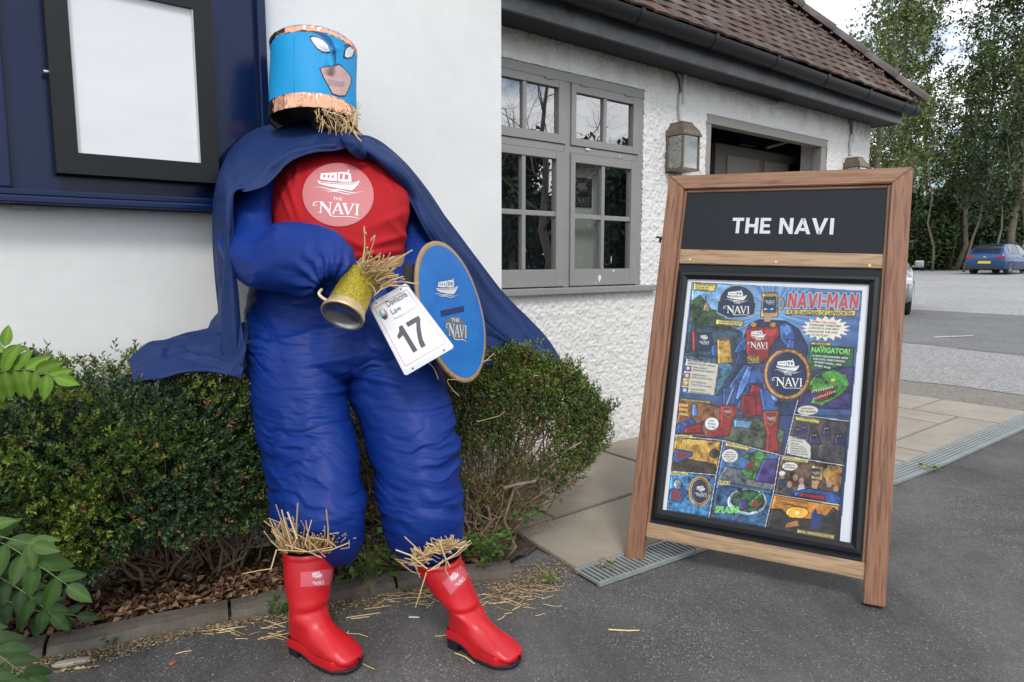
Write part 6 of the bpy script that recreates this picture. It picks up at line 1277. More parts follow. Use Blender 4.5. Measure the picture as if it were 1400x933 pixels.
for _ in range(46):
    a = random.gauss(-.55, .5); l_ = random.uniform(20, 52); x = 497 + random.uniform(-17, 17); y = 380 + random.uniform(-6, 4); dd = 2.0 + random.uniform(-.02, .03)
    L.append((P(x, y, dd), P(x + l_ * math.cos(a), y + l_ * math.sin(a) * .8, dd - .03 + random.uniform(-.05, .02))))
for q in ((492, 385, 498, 309), (498, 312, 501, 320), (501, 360, 513, 322), (513, 322, 507, 330), (515, 378, 564, 342), (505, 382, 530, 352), (512, 383, 527, 358), (520, 392, 552, 378), (520, 392, 572, 389), (522, 396, 560, 392), (497, 380, 488, 358), (510, 375, 520, 350), (506, 388, 514, 402), (524, 392, 512, 404), (515, 385, 545, 376), (502, 384, 528, 362)): L.append((P(q[0], q[1], 1.97), P(q[2], q[3], 1.95)))
tag(tuft('straw_filling', L, mt, .0024), kind='stuff')
# buckle-like rough straw bundle behind the tankard
m = MB()
for k in range(14): a = random.uniform(-.6, .6); q0_, q1_ = P(508 + random.uniform(-3, 3), 400 + random.uniform(-12, 4), 2.06), P(538 + random.uniform(-12, 8), 372 + random.uniform(-14, 20), 2.04); s_ = straw(q0_, q1_, .002, .1); m.add(s_.V, s_.F)
tag(m.make('straw_filling', STRAW, mt), kind='stuff')

# number card
cd = thing('number_card', 'white laminated entry card reading Davisons Law and 17, tied at the scarecrow waist', 'card', P(560, 515, 2.02))
Q = [((503.5, 416.5), 2.03), ((555, 387), 2.01), ((621.5, 475), 1.95), ((554, 514.5), 1.95)]
def cpt(s, t, n=0.0):
    x = (1 - s) * (1 - t) * Q[0][0][0] + s * (1 - t) * Q[1][0][0] + s * t * Q[2][0][0] + (1 - s) * t * Q[3][0][0]; y = (1 - s) * (1 - t) * Q[0][0][1] + s * (1 - t) * Q[1][0][1] + s * t * Q[2][0][1] + (1 - s) * t * Q[3][0][1]
    d = (1 - s) * (1 - t) * Q[0][1] + s * (1 - t) * Q[1][1] + s * t * Q[2][1] + (1 - s) * t * Q[3][1]; return P(x, y, d - n - .010 * math.sin(math.pi * s) - .006 * math.sin(math.pi * t))
def rrect(s0, s1, t0, t1, r, k=5):
    o = []
    for cx, cy, a0 in ((s1 - r, t0 + r * .7, -90), (s1 - r, t1 - r * .7, 0), (s0 + r, t1 - r * .7, 90), (s0 + r, t0 + r * .7, 180)):
        for j in range(k): a = math.radians(a0 + 90 * j / (k - 1)); o.append((cx + r * math.cos(a), cy + r * .7 * math.sin(a)))
    return o
def card_layer(key): pass
CW = mat('white card print', (.84, .85, .88), .28, coat=.5); LAM = mat('clear laminate', (.66, .70, .76), .15, coat=.6)
cp_ = Print(); cp_.poly('lam', rrect(0, 1, 0, 1, .05), 0, .12); cp_.poly('wh', rrect(.035, .965, .03, .94, .01), 1, .12)
RL = .008
for s0, s1, t0, t1 in ((.075, .925, .075, .075 + RL), (.075, .925, .90 - RL, .90), (.075, .075 + RL * 1.4, .075, .90), (.925 - RL * 1.4, .925, .075, .90)): cp_.poly('rl', [(s0, t0), (s1, t0), (s1, t1), (s0, t1)], 2, .1)
cx, cy = .20, .20
cp_.poly('og', ell(cx, cy, .085, .075, 24), 2, .1); cp_.poly('tl', ell(cx - .02, cy - .005, .07, .062, 24), 3, .1); cp_.poly('wh', ell(cx + .01, cy - .035, .035, .035, 18), 4, .1); cp_.poly('nv', [(cx - .07, cy + .02), (cx + .05, cy + .02), (cx + .03, cy + .06), (cx - .03, cy + .068)], 4, .1)
for s, x, y, w, h, key, b in (('Davisons', .36, .155, .50, .082, 'gy', .01), ('Law', .36, .262, .235, .07, 'gy', .01), ('Moving you forward', .34, .345, .52, .045, 'lg', 0), ): cp_.text(key, s, (x, y), (1, 0), (0, -1), 3, b, 3, 0, w, h)
for q in ([(.33, .80), (.42, .80), (.42, .43), (.345, .43), (.33, .455)], [(.33, .545), (.33, .455), (.345, .43), (.30, .485), (.22, .52), (.22, .565)]): cp_.poly('dg', q, 3, .08)
sev = cr_spline([(.80, .475), (.72, .55), (.655, .64), (.61, .72), (.595, .80)], 9); sev2 = cr_spline([(.69, .49), (.62, .56), (.555, .65), (.515, .73), (.50, .80)], 9); cp_.poly('dg', [(.50, .43), (.80, .43), (.80, .477), (.70, .49), (.50, .49)], 3, .08)
for k in range(8): cp_.poly('dg', [sev[k], sev[k + 1], sev2[k + 1], sev2[k]], 3, .2)
for x, y in ((.18, .035), (.82, .035), (.18, .965), (.82, .965)): cp_.poly('dg', ell(x, y, .018, .013, 12), 3)
cp_.build('print', {'lam': LAM, 'wh': CW, 'rl': mat('card red line', (.62, .24, .18), .4), 'og': mat('card orange', (.65, .28, .18), .4), 'tl': mat('card teal', (.20, .45, .52), .4), 'nv': mat('card navy', (.03, .08, .16), .4), 'gy': mat('card grey text', (.10, .11, .14), .4), 'lg': mat('card light text', (.36, .37, .42), .4), 'dg': mat('card digit', (.085, .09, .10), .35)}, cd, lambda V, F, L: ([cpt(x, y, .0004 * L) for x, y in V], F))
mk('cord', *tube(cr_spline([cpt(.18, .035, .002), P(511, 400, 2.03), P(528, 391, 2.04), cpt(.82, .035, .002)], 14), .0012, 6), mat('wire tie', (.5, .5, .48), .4), cd, smooth=True)
mk('string', *tube(cr_spline([cpt(.45, .97, .0), P(592, 502, 2.05), P(597, 512, 2.06), P(599, 519, 2.05)], 10), .0010, 5), STRAW, cd)
# shield
sh_ = thing('shield', 'oval blue cardboard shield with silver boat emblem hanging at the scarecrow side under the cape', 'shield', P(640, 520, 2.2))
Sa = P(597.5, 330, 2.20); Sb = P(638.5, 523, 2.16); Sc = (Sa + Sb) / 2; Sv = unit(Sb - Sa); Sl = np.linalg.norm(Sb - Sa) / 2
Sr = P(663, 440, 2.34) - P(573, 410, 2.06); Su = unit(Sr - Sv * (Sr @ Sv)); Sw = np.linalg.norm(Sr) / 2; Sn = np.cross(Su, Sv)
if Sn @ (C0 - Sc) < 0: Sn = -Sn
_q = pxof(np.array([Sc + Su * Sw, Sc - Su * Sw]))
def sp(x, y, n): return Sc + Su * x + Sv * y + Sn * n
CARD = mat('corrugated card edge', (.40, .27, .145), .9, bump=(60, .8, .004), vary=(25, .6, (.28, .18, .09))); BLP = mat('painted blue card', (.0, .115, .42), .5, bump=(22, .4, .004), vary=(5, .9, (.01, .19, .55)))
n = 96; rim = []; ang = np.linspace(0, 2 * math.pi, n, endpoint=False)
def srow(f, z): return [sp(Sw * f * math.cos(a) * (1 + .006 * math.sin(7 * a)), Sl * f * math.sin(a) * (1 + .005 * math.sin(5 * a)), z) for a in ang]
V = srow(.0, -.004) + srow(1, -.004) + srow(1, .0) + srow(1, .004) + srow(.965, .0045) + srow(.93, .0045); mk('board', V, grid_faces(6, n, True), CARD, sh_)
V = srow(.935, .0052) + srow(.6, .0055) + srow(0.001, .0056); mk('painted_face', V, grid_faces(3, n, True), BLP, sh_)
def spx(V, F, L): return [on_plane(x, y, Sc + Sn * (.0058 + .0005 * L), Sn) for x, y in V], F
sp_ = Print(); cx, cy, rx, ry = 611.5, 394, 19, 21
for t, q in boat():
    sp_.poly('wb' if t else 'gy', [(cx + x * rx * .98 + y * 4, cy - y * ry * 1.25 - (0 if y > -.2 else -1)) for x, y in q], 2 + (0 if t else 1))
sp_.poly('nv', [(602, 425), (634, 418.5), (635, 426), (603, 433.5)], 1)
sp_.poly('gp', [(608, 441), (614, 435), (626, 432), (634, 440), (638, 450), (640, 459), (630, 466), (622, 466), (612, 455)], 1)
for p in serif_navi(): sp_.poly('wh', [(624.5 + (x - 1.33) * 9.5, 459 - (y - .1) * 17 + (x - 1.33) * 1.5) for x, y in p], 2)
sp_.text('wh', 'THE', (617, 440), (1, .05), (0, -1), 2, .02, 2, 0, 11, 5)
sp_.build('emblem', {'wb': mat('silver white print', (.62, .62, .60), .5), 'wh': mat('silver white print', (.62, .62, .60), .5), 'gy': mat('grey ink', (.16, .18, .2), .5), 'nv': mat('deep blue ink', (.005, .02, .12), .5), 'gp': mat('grey backing', (.12, .14, .18), .5)}, sh_, spx)
mk('string', *tube(cr_spline([sp(-Sw * .3, Sl * .95, .006), P(612, 520, 2.1), P(618, 532, 2.12), P(628, 542, 2.14)], 12), .0010, 5), STRAW, sh_)
# ================================================================== PLANTS
LEAF = mat('box leaf', (.05, .09, .02), .42, spec=.4, attr=True); TWIG = mat('shrub bark', (.16, .105, .065), .9, bump=(70, .8, .004), vary=(30, .7, (.26, .19, .13))); DRYT = mat('dry twig', (.27, .20, .13), .9)
def hull_pt(cen, ext, p=2.6):
    d = RNG.normal(size=3); d /= np.linalg.norm(d); s = 1 / (np.sum(np.abs(d) ** p)) ** (1 / p); return cen + d * s * ext, d
BOXC = np.array([(.055, .10, .024), (.085, .14, .022), (.16, .22, .032), (.034, .068, .030), (.040, .082, .034), (.115, .155, .034), (.16, .20, .05)])
def sprigs(pts, dirs, nl, ll, lw, slen, cols, brown=.04):
    """each sprig: a short shoot of opposite leaves"""
    P_ = []; D_ = []; C_ = []; L_ = []
    n = len(pts); pts = np.asarray(pts); dirs = unit(np.asarray(dirs))
    side = unit(np.cross(dirs, RNG.normal(size=(n, 3)))); s2 = np.cross(dirs, side)
    sc_ = RNG.uniform(.6, 1.25, n); base = cols
    isb = RNG.random(n) < brown
    for k in range(nl):
        t = k / nl; a = k * 1.57 / 1 + RNG.uniform(-.4, .4, n); rad = side * np.cos(a)[:, None] + s2 * np.sin(a)[:, None]
        P_.append(pts + dirs * (slen * t * sc_)[:, None]); D_.append(unit(dirs * (.55 + .5 * t) + rad * (.9 - .3 * t))); L_.append(ll * sc_ * (1 - .3 * t) * RNG.uniform(.8, 1.2, n))
        c = base * (0.72 + .55 * t + RNG.uniform(-.12, .12, (n, 1))); c[isb] = np.array((.24, .13, .06)) * RNG.uniform(.5, 1.3, (isb.sum(), 1)); C_.append(np.clip(c, 0, 1))
    P_ = np.concatenate(P_); D_ = np.concatenate(D_); C_ = np.concatenate(C_); L_ = np.concatenate(L_)
    return leaves(P_, D_, L_, L_ * (lw / ll), C_, .22)
def branchy(start, target, r0, wig=.03, n=6):
    pts = [np.array(start, float)]; s = np.array(start, float); e = np.array(target, float); L = np.linalg.norm(e - s)
    for k in range(1, n + 1): t = k / n; pts.append(s + (e - s) * t + RNG.normal(size=3) * L * wig * (1 if k < n else .3) + np.array((0, 0, -.10 * L * math.sin(math.pi * t))))
    return pts, list(np.linspace(r0, r0 * .35, n + 1))
# ---- left box bush
cL = np.array((.30, 2.40, .535)); eL = np.array((.70, .23, .30))
lb = thing('box_bush', 'broad clipped box bush, dense dark leaves over bare brown stems, left of the scarecrow', 'bush', (.42, 2.5, .03))
m = MB(); tips = []
for bx, by in ((.44, 2.54), (.56, 2.56), (.62, 2.50), (.50, 2.58), (.12, 2.55), (-.1, 2.5), (.70, 2.46)):
    for k in range(9 if bx > .3 else 6):
        a = RNG.uniform(-1, 1); tgt = np.array((np.clip(bx + a * .42, -.35, .93), 2.22 + RNG.random() * .38, RNG.uniform(.42, .66)))
        p, r = branchy((bx + RNG.normal() * .015, by + RNG.normal() * .01, .02), tgt, RNG.uniform(.0035, .0085), .022, 7); m.tube(p, r, 7)
        for j in (3, 4, 5):
            q, rr = branchy(p[j], p[j] + np.array((RNG.normal() * .12, RNG.normal() * .08, RNG.uniform(.08, .22))), r[j] * .7, .05, 4); m.tube(q, rr, 5)
m.make('stems', TWIG, lb, smooth=True)
pts = []; dirs = []; cols = []
for i in range(15500):
    q, d = hull_pt(cL, eL, 3.4)
    nz = vn(np.array([q * 7]), 60)[0]; nz2 = vn(np.array([q * 18]), 61)[0]
    inn = 1 - (RNG.random() ** 1.3 * .75 if i > 9500 else 0 if i % 3 else RNG.random() * .2) + nz * .08 + nz2 * .07 + (RNG.random() < .07) * RNG.uniform(.03, .08)
    q = cL + (q - cL) * inn
    if q[1] > YA - .01: continue
    if .18 < q[0] < .86 and q[2] > .79 - .02 * abs(vn(np.array([q * 9]), 3)[0]) and q[1] < 2.5: continue
    ub = .305 + .05 * vn(np.array([[q[0] * 6, q[1] * 6, 0]]), 62)[0] + .10 * max(0, q[0] - .62) - .16 * max(0, min(1, (.32 - q[0]) / .25))
    if q[2] < ub: q[2] = ub + RNG.random() * .05
    pts.append(q); dirs.append(unit(d + (0, 0, .55) + RNG.normal(size=3) * .35)); patch = vn(np.array([q * 5]), 66)[0] + RNG.normal() * .35
    cols.append(BOXC[(2 if patch > .55 else 1 if patch > .25 else 0 if patch > -.1 else 3 if patch > -.45 else 4)])
v, f, c = sprigs(pts, dirs, 9, .017, .0085, .036, np.array(cols), .035)
mk('leaves', v, f, LEAF, lb, cols=c)['kind'] = 'stuff'
# upright shoots above the clipped top
pts = []; dirs = []
for k in range(240):
    x = RNG.uniform(-.3, .98)
    if .2 < x < .82: x = RNG.uniform(-.3, .2)
    pts.append((x, RNG.uniform(2.2, 2.6), cL[2] + eL[2] * .95 + RNG.normal() * .012))
    dirs.append((RNG.normal() * .2, RNG.normal() * .2, 1))
v, f, c = sprigs(pts, dirs, 11, .016, .007, .055, np.tile(BOXC[1], (240, 1)) * RNG.uniform(.7, 1.6, (240, 1)), .05); mk('shoots', v, f, LEAF, lb, cols=c)['kind'] = 'stuff'
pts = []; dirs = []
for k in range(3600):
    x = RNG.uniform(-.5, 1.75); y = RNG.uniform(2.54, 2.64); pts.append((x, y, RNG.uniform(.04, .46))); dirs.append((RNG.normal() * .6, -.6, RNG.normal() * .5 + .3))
v, f, c = sprigs(pts, dirs, 8, .018, .009, .045, np.tile((.05, .055, .03), (3600, 1)) * RNG.uniform(.5, 1.5, (3600, 1)), .45); mk('shade_fill_leaves', v, f, LEAF, lb, cols=c)['kind'] = 'stuff'  # dark sprigs added low at the back, standing in for shade on the wall
# ---- right bush
rb = thing('box_bush', 'leaning box bush with sparse brown twigs below its green top, right of the scarecrow', 'bush', (1.5, 2.1, .02))
cR = P(712, 572, 2.80); m = MB(); m2 = MB(); pts = []; dirs = []; cols = []
def in_r(px, py):     # outline of the crown in the photograph's proportions, -1 outside .. 1 deep inside
    poly = [(462, 545), (520, 520), (560, 500), (600, 505), (650, 492), (700, 478), (760, 500), (800, 522), (828, 565), (826, 600), (805, 640), (770, 672), (735, 695), (700, 690), (650, 700), (600, 700), (540, 715), (462, 715)]
    return poly
poly = np.array(in_r(0, 0), float)
def pip(x, y):
    r = False
    for (x1, y1), (x2, y2) in zip(poly, np.roll(poly, -1, 0)):
        if (y1 > y) != (y2 > y) and x < (x2 - x1) * (y - y1) / (y2 - y1) + x1: r = not r
    return r
base = np.array((1.50, 2.10, .02)); ctrs = P(700, 580, 2.82)
def crown_pt():
    while True:
        x, y = RNG.uniform(462, 832), RNG.uniform(476, 715)
        if pip(x, y): break
    ed = min(1, np.min(np.hypot(poly[:, 0] - x, poly[:, 1] - y)) / 60); h = .22 * math.sqrt(max(.05, 1 - ((x - 695) / 150) ** 2 * .8))
    return x, y, 2.82 + .0006 * (x - 695), h
for k in range(150):
    x, y, d, h = crown_pt(); tgt = P(x, y, d + RNG.uniform(-h, h)); p, r = branchy(base + RNG.normal(size=3) * (.05, .05, .0), tgt, RNG.uniform(.003, .008), .04, 7); m.tube(p, r, 6)
    for j in (3, 4, 5, 6):
        for _ in range(3):
            q, rr = branchy(p[j], p[j] + unit(p[j] - base) * RNG.uniform(.05, .16) + RNG.normal(size=3) * .05, max(.0011, r[j] * .4), .06, 4); m2.tube(q, rr, 4)
m.make('stems', TWIG, rb, smooth=True); tag(m2.make('twigs', DRYT, rb), kind='stuff')
big, rr = branchy(P(688, 668, 2.62), P(795, 605, 2.68), .008, .02, 6); mk('bare_branch', *tube(big, rr, 7), mat('pale branch', (.28, .22, .16), .9), rb, smooth=True)
for k in range(17000):
    x, y, d, h = crown_pt(); s = RNG.choice((-1, 1)); hh = h * (1 - .35 * RNG.random() ** 2); q = P(x, y, d + s * hh); q = q + unit(q - P(690, 640, 2.8)) * ((RNG.random() < .12) * RNG.uniform(.01, .055) + .02 * vn(np.array([q * 11]), 90)[0])
    dens = np.clip(1.45 - (y - 490) / 125 + (x - 690) / 260, .13, 1) if y > 520 else 1
    hollow = math.exp(-((x - 735) / 45) ** 2 - ((y - 608) / 32) ** 2)
    if RNG.random() > dens * (1 - .9 * hollow): continue
    if q[1] > YB - .03 or (q[1] > YA - .02 and q[0] < 2.07): continue
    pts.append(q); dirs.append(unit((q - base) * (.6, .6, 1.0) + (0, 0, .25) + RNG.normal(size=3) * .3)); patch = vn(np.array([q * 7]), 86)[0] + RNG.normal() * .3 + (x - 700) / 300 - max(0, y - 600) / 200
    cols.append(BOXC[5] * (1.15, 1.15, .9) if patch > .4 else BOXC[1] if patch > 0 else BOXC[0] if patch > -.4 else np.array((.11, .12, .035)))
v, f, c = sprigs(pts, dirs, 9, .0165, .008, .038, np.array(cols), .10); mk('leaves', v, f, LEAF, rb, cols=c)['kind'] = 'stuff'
n = 700; pts = []; 
for k in range(n): x, y, d, h = crown_pt(); pts.append(P(x, y, d + RNG.uniform(-h, h)))
v, f, c = leaves(np.array(pts), RNG.normal(size=(n, 3)), .012, .006, np.tile((.40, .33, .22), (n, 1)) * RNG.uniform(.5, 1.2, (n, 1))); mk('dead_leaves', v, f, LEAF, rb, cols=c)['kind'] = 'stuff'
m = MB()
for (a, b) in (((598, 505, 2.5), (672, 492, 2.55)), ((655, 500, 2.5), (676, 483, 2.55)), ((724, 512, 2.6), (737, 514, 2.6)), ((652, 577, 2.45), (690, 563, 2.5))): s_ = straw(P(*a), P(*b), .0016, .06); m.add(s_.V, s_.F)
tag(m.make('straw_stalks', STRAW), 'thin yellow straws caught on top of the right bush', 'straw', kind='stuff')
# ---- compound-leaved climber at the left edge of the frame
GR = mat('fresh green leaf', (.10, .22, .03), .55, spec=.25, attr=True, bump=(90, .25, .002))
def leaflet(parent, base, dr, nrm, L, col):
    n = 9; dr = unit(dr); sd_ = unit(np.cross(dr, nrm)); nm = np.cross(sd_, dr); V = []; C_ = []
    for i in range(n):
        t = i / (n - 1); w = .24 * L * (math.sin(math.pi * t ** .8) ** .8) + .0004; z = -.22 * L * t * t; wv = .018 * L * math.sin(t * 16)
        for s in (-1, -.5, 0, .5, 1): V.append(base + dr * L * t + sd_ * w * s + nm * (z + abs(s) * w * .28 + wv * abs(s))); C_.append(np.array(col) * (1.35 if s == 0 else 1.0))
    return mk('leaflet', V, grid_faces(n, 5), GR, parent, cols=np.array(C_), smooth=True)
def spray(name, label, pts, n, L, col, cat='plant', droop=.5):
    t = thing(name, label, cat, pts[0]); p = cr_spline(pts, 24); mk('stem', *tube(p, list(np.linspace(.0022, .001, 24)), 6), mat('green stem', (.12, .16, .05), .6), t, smooth=True)
    tg = unit(np.gradient(p, axis=0)); vw = unit(C0 - p.mean(0))
    for i in range(n):
        k = int(3 + (20 - 3) * i / max(1, n - 1))
        for s in (-1, 1):
            q = unit(np.cross(tg[k], vw)) * s; d_ = unit(q * .9 + tg[k] * .5 + np.array((0, 0, -droop)) + RNG.normal(size=3) * .12); leaflet(t, p[k], d_, unit(vw + (0, 0, .6) + RNG.normal(size=3) * .25), L * RNG.uniform(.8, 1.15) * (1 - .25 * i / n), np.array(col) * RNG.uniform(.5, .85))
    leaflet(t, p[-1], tg[-1], vw, L * .8, np.array(col) * .7); return t
spray('climber_spray', 'lime green leaf spray at the left edge, lying over the top of the left bush', [P(-30, 512, 1.78), P(5, 508, 1.76), P(40, 506, 1.74), P(76, 516, 1.72)], 7, .080, (.16, .30, .03))
spray('climber_spray', 'small yellow green leaf shoot rising at the left edge against the white wall', [P(-30, 545, 1.78), P(-14, 525, 1.77), P(0, 500, 1.76), P(6, 474, 1.76)], 5, .070, (.18, .32, .04), droop=.1)
spray('climber_spray', 'glossy green leaf spray reaching right over the kerb end from the left edge', [P(-40, 745, 1.72), P(0, 742, 1.68), P(45, 768, 1.64), P(92, 800, 1.62)], 6, .088, (.05, .115, .02))
spray('climber_spray', 'drooping dark green leaf spray at the left edge just below the pale pair of leaves', [P(-40, 775, 1.76), P(0, 790, 1.72), P(40, 815, 1.70), P(70, 840, 1.70)], 6, .075, (.03, .075, .016))
spray('climber_spray', 'shadowed leaf spray low at the left, hanging in front of the kerb stone', [P(-40, 825, 1.80), P(0, 820, 1.78), P(50, 835, 1.76), P(104, 842, 1.78)], 6, .070, (.022, .055, .014))
spray('climber_spray', 'leaf spray at the bottom left corner trailing onto the asphalt', [P(-50, 860, 1.62), P(-20, 880, 1.58), P(10, 905, 1.55), P(40, 925, 1.55)], 5, .080, (.035, .08, .018))
spray('climber_spray', 'pale olive pair of broad leaves arching at the left edge over darker leaves', [P(-40, 720, 1.66), P(-5, 732, 1.64), P(25, 740, 1.63), P(45, 745, 1.62)], 2, .085, (.075, .14, .03))
spray('climber_spray', 'bottom corner leaf spray hanging lowest at the left edge of the picture', [P(-60, 900, 1.52), P(-35, 915, 1.50), P(-10, 930, 1.48), P(10, 945, 1.47)], 4, .08, (.04, .09, .02))
# ---- weeds
def weed(name, label, c, n, rad, h, L, col):
    c = np.array(c); t = thing(name, label, 'weed', c); P_ = []; D_ = []; m = MB()
    for k in range(n):
        a = RNG.random() * 6.28; r_ = rad * math.sqrt(RNG.random()); q = c + np.array((r_ * math.cos(a), r_ * math.sin(a), h * RNG.uniform(.25, 1))); P_.append(q); D_.append((math.cos(a), math.sin(a), RNG.uniform(-.2, .5)))
        if k % 3 == 0: m.tube([c + RNG.normal(size=3) * (.01, .01, 0), (c + q) / 2 + (0, 0, h * .2), q], [.0016, .0012, .0008], 4)
    m.make('stems', mat('green stem', (.12, .16, .05), .6), t)
    P_ = np.array(P_); D_ = unit(np.array(D_)); LL = L * RNG.uniform(.6, 1.2, n); nr = np.tile((0, 0, 1.), (n, 1)) + RNG.normal(size=(n, 3)) * .35
    v, f, c_ = leaves(P_, D_, LL, LL * .75, np.tile(col, (n, 1)) * RNG.uniform(.6, 1.4, (n, 1)), .12, nr); mk('leaves', v, f, LEAF, t, cols=c_)['kind'] = 'stuff'
weed('weed', 'leafy green weed growing in the bed between the two trouser legs', onZ(505, 795, .03), 150, .11, .15, .030, (.07, .15, .03)); weed('weed', 'leafy weed at the foot of the right bush beside the right boot', onZ(665, 770, .03), 130, .085, .13, .030, (.07, .16, .03))
weed('weed', 'tiny weed at the kerb joint below the left bush', onZ(152, 879, .01), 26, .022, .03, .016, (.05, .14, .04)); weed('weed', 'small weed at the kerb just left of the left boot', onZ(383, 838, .01), 50, .03, .05, .018, (.06, .15, .03))
weed('weed', 'low tuft of green in the chaff at the right end of the kerb', onZ(752, 793, .01), 30, .022, .015, .014, (.14, .20, .05)); weed('weed', 'thin ivy shoot hanging from the lower right side of the right bush', P(722, 712, 2.62), 26, .05, .05, .035, (.06, .13, .03))
weed('weed', 'small sprig of weed lying on the right hand part of the drain', onZ(1272, 640, .016), 14, .05, .012, .03, (.24, .30, .06)); weed('weed', 'dry weed and grit on the drain beside the left foot of the sign board', onZ(835, 775, .014), 22, .05, .015, .018, (.30, .22, .10))

# ================================================================== WOODLAND
BARK = mat('tree bark', (.11, .09, .07), .95, bump=(6, .8, .05), vary=(1.2, .8, (.20, .18, .15))); TLEAF = mat('tree leaf', (.06, .1, .02), .6, attr=True)
def gp(X, Y): return np.array((X, Y, gz(X, Y)))
def tree(label, base, h, tr, lean, nl, spread, cols, lsz, nleaf, cb=.35, group=None, cat='tree', bare=False, name='woodland_tree'):
    t = thing(name, label, cat, base, group); m = MB(); top = base + np.array((lean[0], lean[1], h)); tp = [base + (top - base) * k / 8 + np.array((RNG.normal() * .15, RNG.normal() * .15, 0)) * (k > 0) * h / 15 for k in range(9)]
    m.tube(tp, [tr * (1 - .88 * (k / 8)) for k in range(9)], 8); ends = []
    for k in range(nl):
        u = cb + (1 - cb) * (k + RNG.random()) / nl; i = min(7, int(u * 8)); s = tp[i] + (tp[i + 1] - tp[i]) * (u * 8 - i); a = RNG.random() * 6.28; L = spread * (1.15 - u * .75) * RNG.uniform(.6, 1.15)
        e = s + np.array((math.cos(a) * L, math.sin(a) * L, L * RNG.uniform(.5, 1.3))); p, r = branchy(s, e, tr * .30 * (1.1 - u), .05, 5); m.tube(p, r, 5)
        for j in range(2, 6):
            ends.append((p[j], .45 + .15 * j))
            for _ in range(2 if not bare else 4):
                e2 = p[j] + RNG.normal(size=3) * L * .26 + (0, 0, L * .16); q, r2 = branchy(p[j], e2, r[j] * .45, .06, 4); m.tube(q, r2, 3); ends.append((e2, .6)); ends.append((q[2], .4))
    ends.append((tp[-1], .6)); m.make('trunk', BARK, t, smooth=True)
    if nleaf:
        E = np.array([e for e, _ in ends]); w = np.array([s for _, s in ends]); idx = RNG.integers(0, len(E), nleaf); sc_ = spread * .17
        P_ = E[idx] + RNG.normal(size=(nleaf, 3)) * sc_ * w[idx, None] * (1, 1, .75); key = vn(P_ * .8, 12) + RNG.normal(size=nleaf) * .25; cc = np.array(cols)[np.clip(((key + .7) / 1.4 * len(cols)).astype(int), 0, len(cols) - 1)] * RNG.uniform(.7, 1.25, (nleaf, 1))
        LL = lsz * RNG.uniform(.5, 1.3, nleaf); v, f, c = leaves(P_, RNG.normal(size=(nleaf, 3)) - (0, 0, .4), LL, LL * .6, cc, .15); mk('crown', v, f, TLEAF, t, cols=c)['kind'] = 'stuff'
    return t
YG = [(.09, .13, .02), (.13, .18, .03), (.18, .23, .05), (.15, .19, .06)]; MG = [(.035, .07, .012), (.06, .11, .018), (.09, .15, .025), (.12, .18, .04)]; DG_ = [(.02, .04, .01), (.03, .06, .014), (.05, .085, .02)]
def gpx(x, d): r = FW + RT * ((x - 700) / FPX); q = C0 + r * d; return gp(q[0], q[1])
TREES = [  # photo column, distance, height, trunk, spread, colours, leaves
    (1175, 36, 13.5, .22, 3.6, YG, 12000, 'tall yellow green tree just beyond the roof corner, leftmost of the wood'),
    (1222, 40, 15.0, .20, 3.4, YG, 12000, 'tall light green tree with a dark upright stem beside the roof end'),
    (1262, 46, 16.5, .17, 2.6, MG, 4200, 'thin sparse tree whose top shows against the brightest gap of sky'),
    (1300, 40, 12.0, .15, 2.2, MG, 4200, 'slender half bare tree in the middle of the wood above the sign board corner'),
    (1330, 44, 16.5, .22, 3.8, MG, 11000, 'tall mid green tree behind the blue car with crown spreading to the right'),
    (1372, 40, 17.5, .24, 4.2, MG, 14000, 'tallest tree at the right, leafy crown reaching the top of the frame'),
    (1420, 38, 17, .22, 4.2, MG, 12000, 'green tree cut off by the right edge of the frame'),
    (1142, 44, 12.0, .18, 3.2, YG, 8000, 'pale green tree seen low over the roof slope'),
    (1352, 37, 9.5, .07, 1.2, MG, 900, 'thin pale birch like stem standing at the wood edge behind the blue car'),
    (1310, 37.5, 7.5, .08, 1.6, DG_, 2500, 'short dark young tree at the wood edge left of the blue car'),
    (1395, 37, 11, .09, 1.6, MG, 1500, 'leaning pale trunk with few leaves near the right edge of the frame'),
    (1290, 50, 13, .18, 3.0, DG_, 6000, 'dark shaded tree deep in the middle of the wood'), (1400, 52, 14, .2, 3.6, DG_, 7000, 'dark shaded tree deep in the wood at the right'),
    (1205, 52, 12, .2, 3.6, DG_, 7000, 'dark shaded tree deep in the wood behind the light green trees')]
for x, d, h, tr, sp_r, cols_, nl, lab in TREES: tree(lab, gpx(x, d), h, tr, (RNG.normal() * .8, RNG.normal() * .8), 20, sp_r, [tuple(v_ * .72 for v_ in c_) for c_ in cols_], .21, int(nl * .62), .28, 'trees of the wood beyond the car park')
for k in range(16):
    x = 1150 + 17 * k + RNG.uniform(-6, 6); tree('slender bare stemmed young tree among the wood beyond the car park', gpx(x, RNG.uniform(38, 50)), RNG.uniform(9, 15), RNG.uniform(.05, .09), (RNG.normal() * .9, RNG.normal() * .9), 9, 1.2, MG, .17, 900, .4, 'slender stems in the wood')
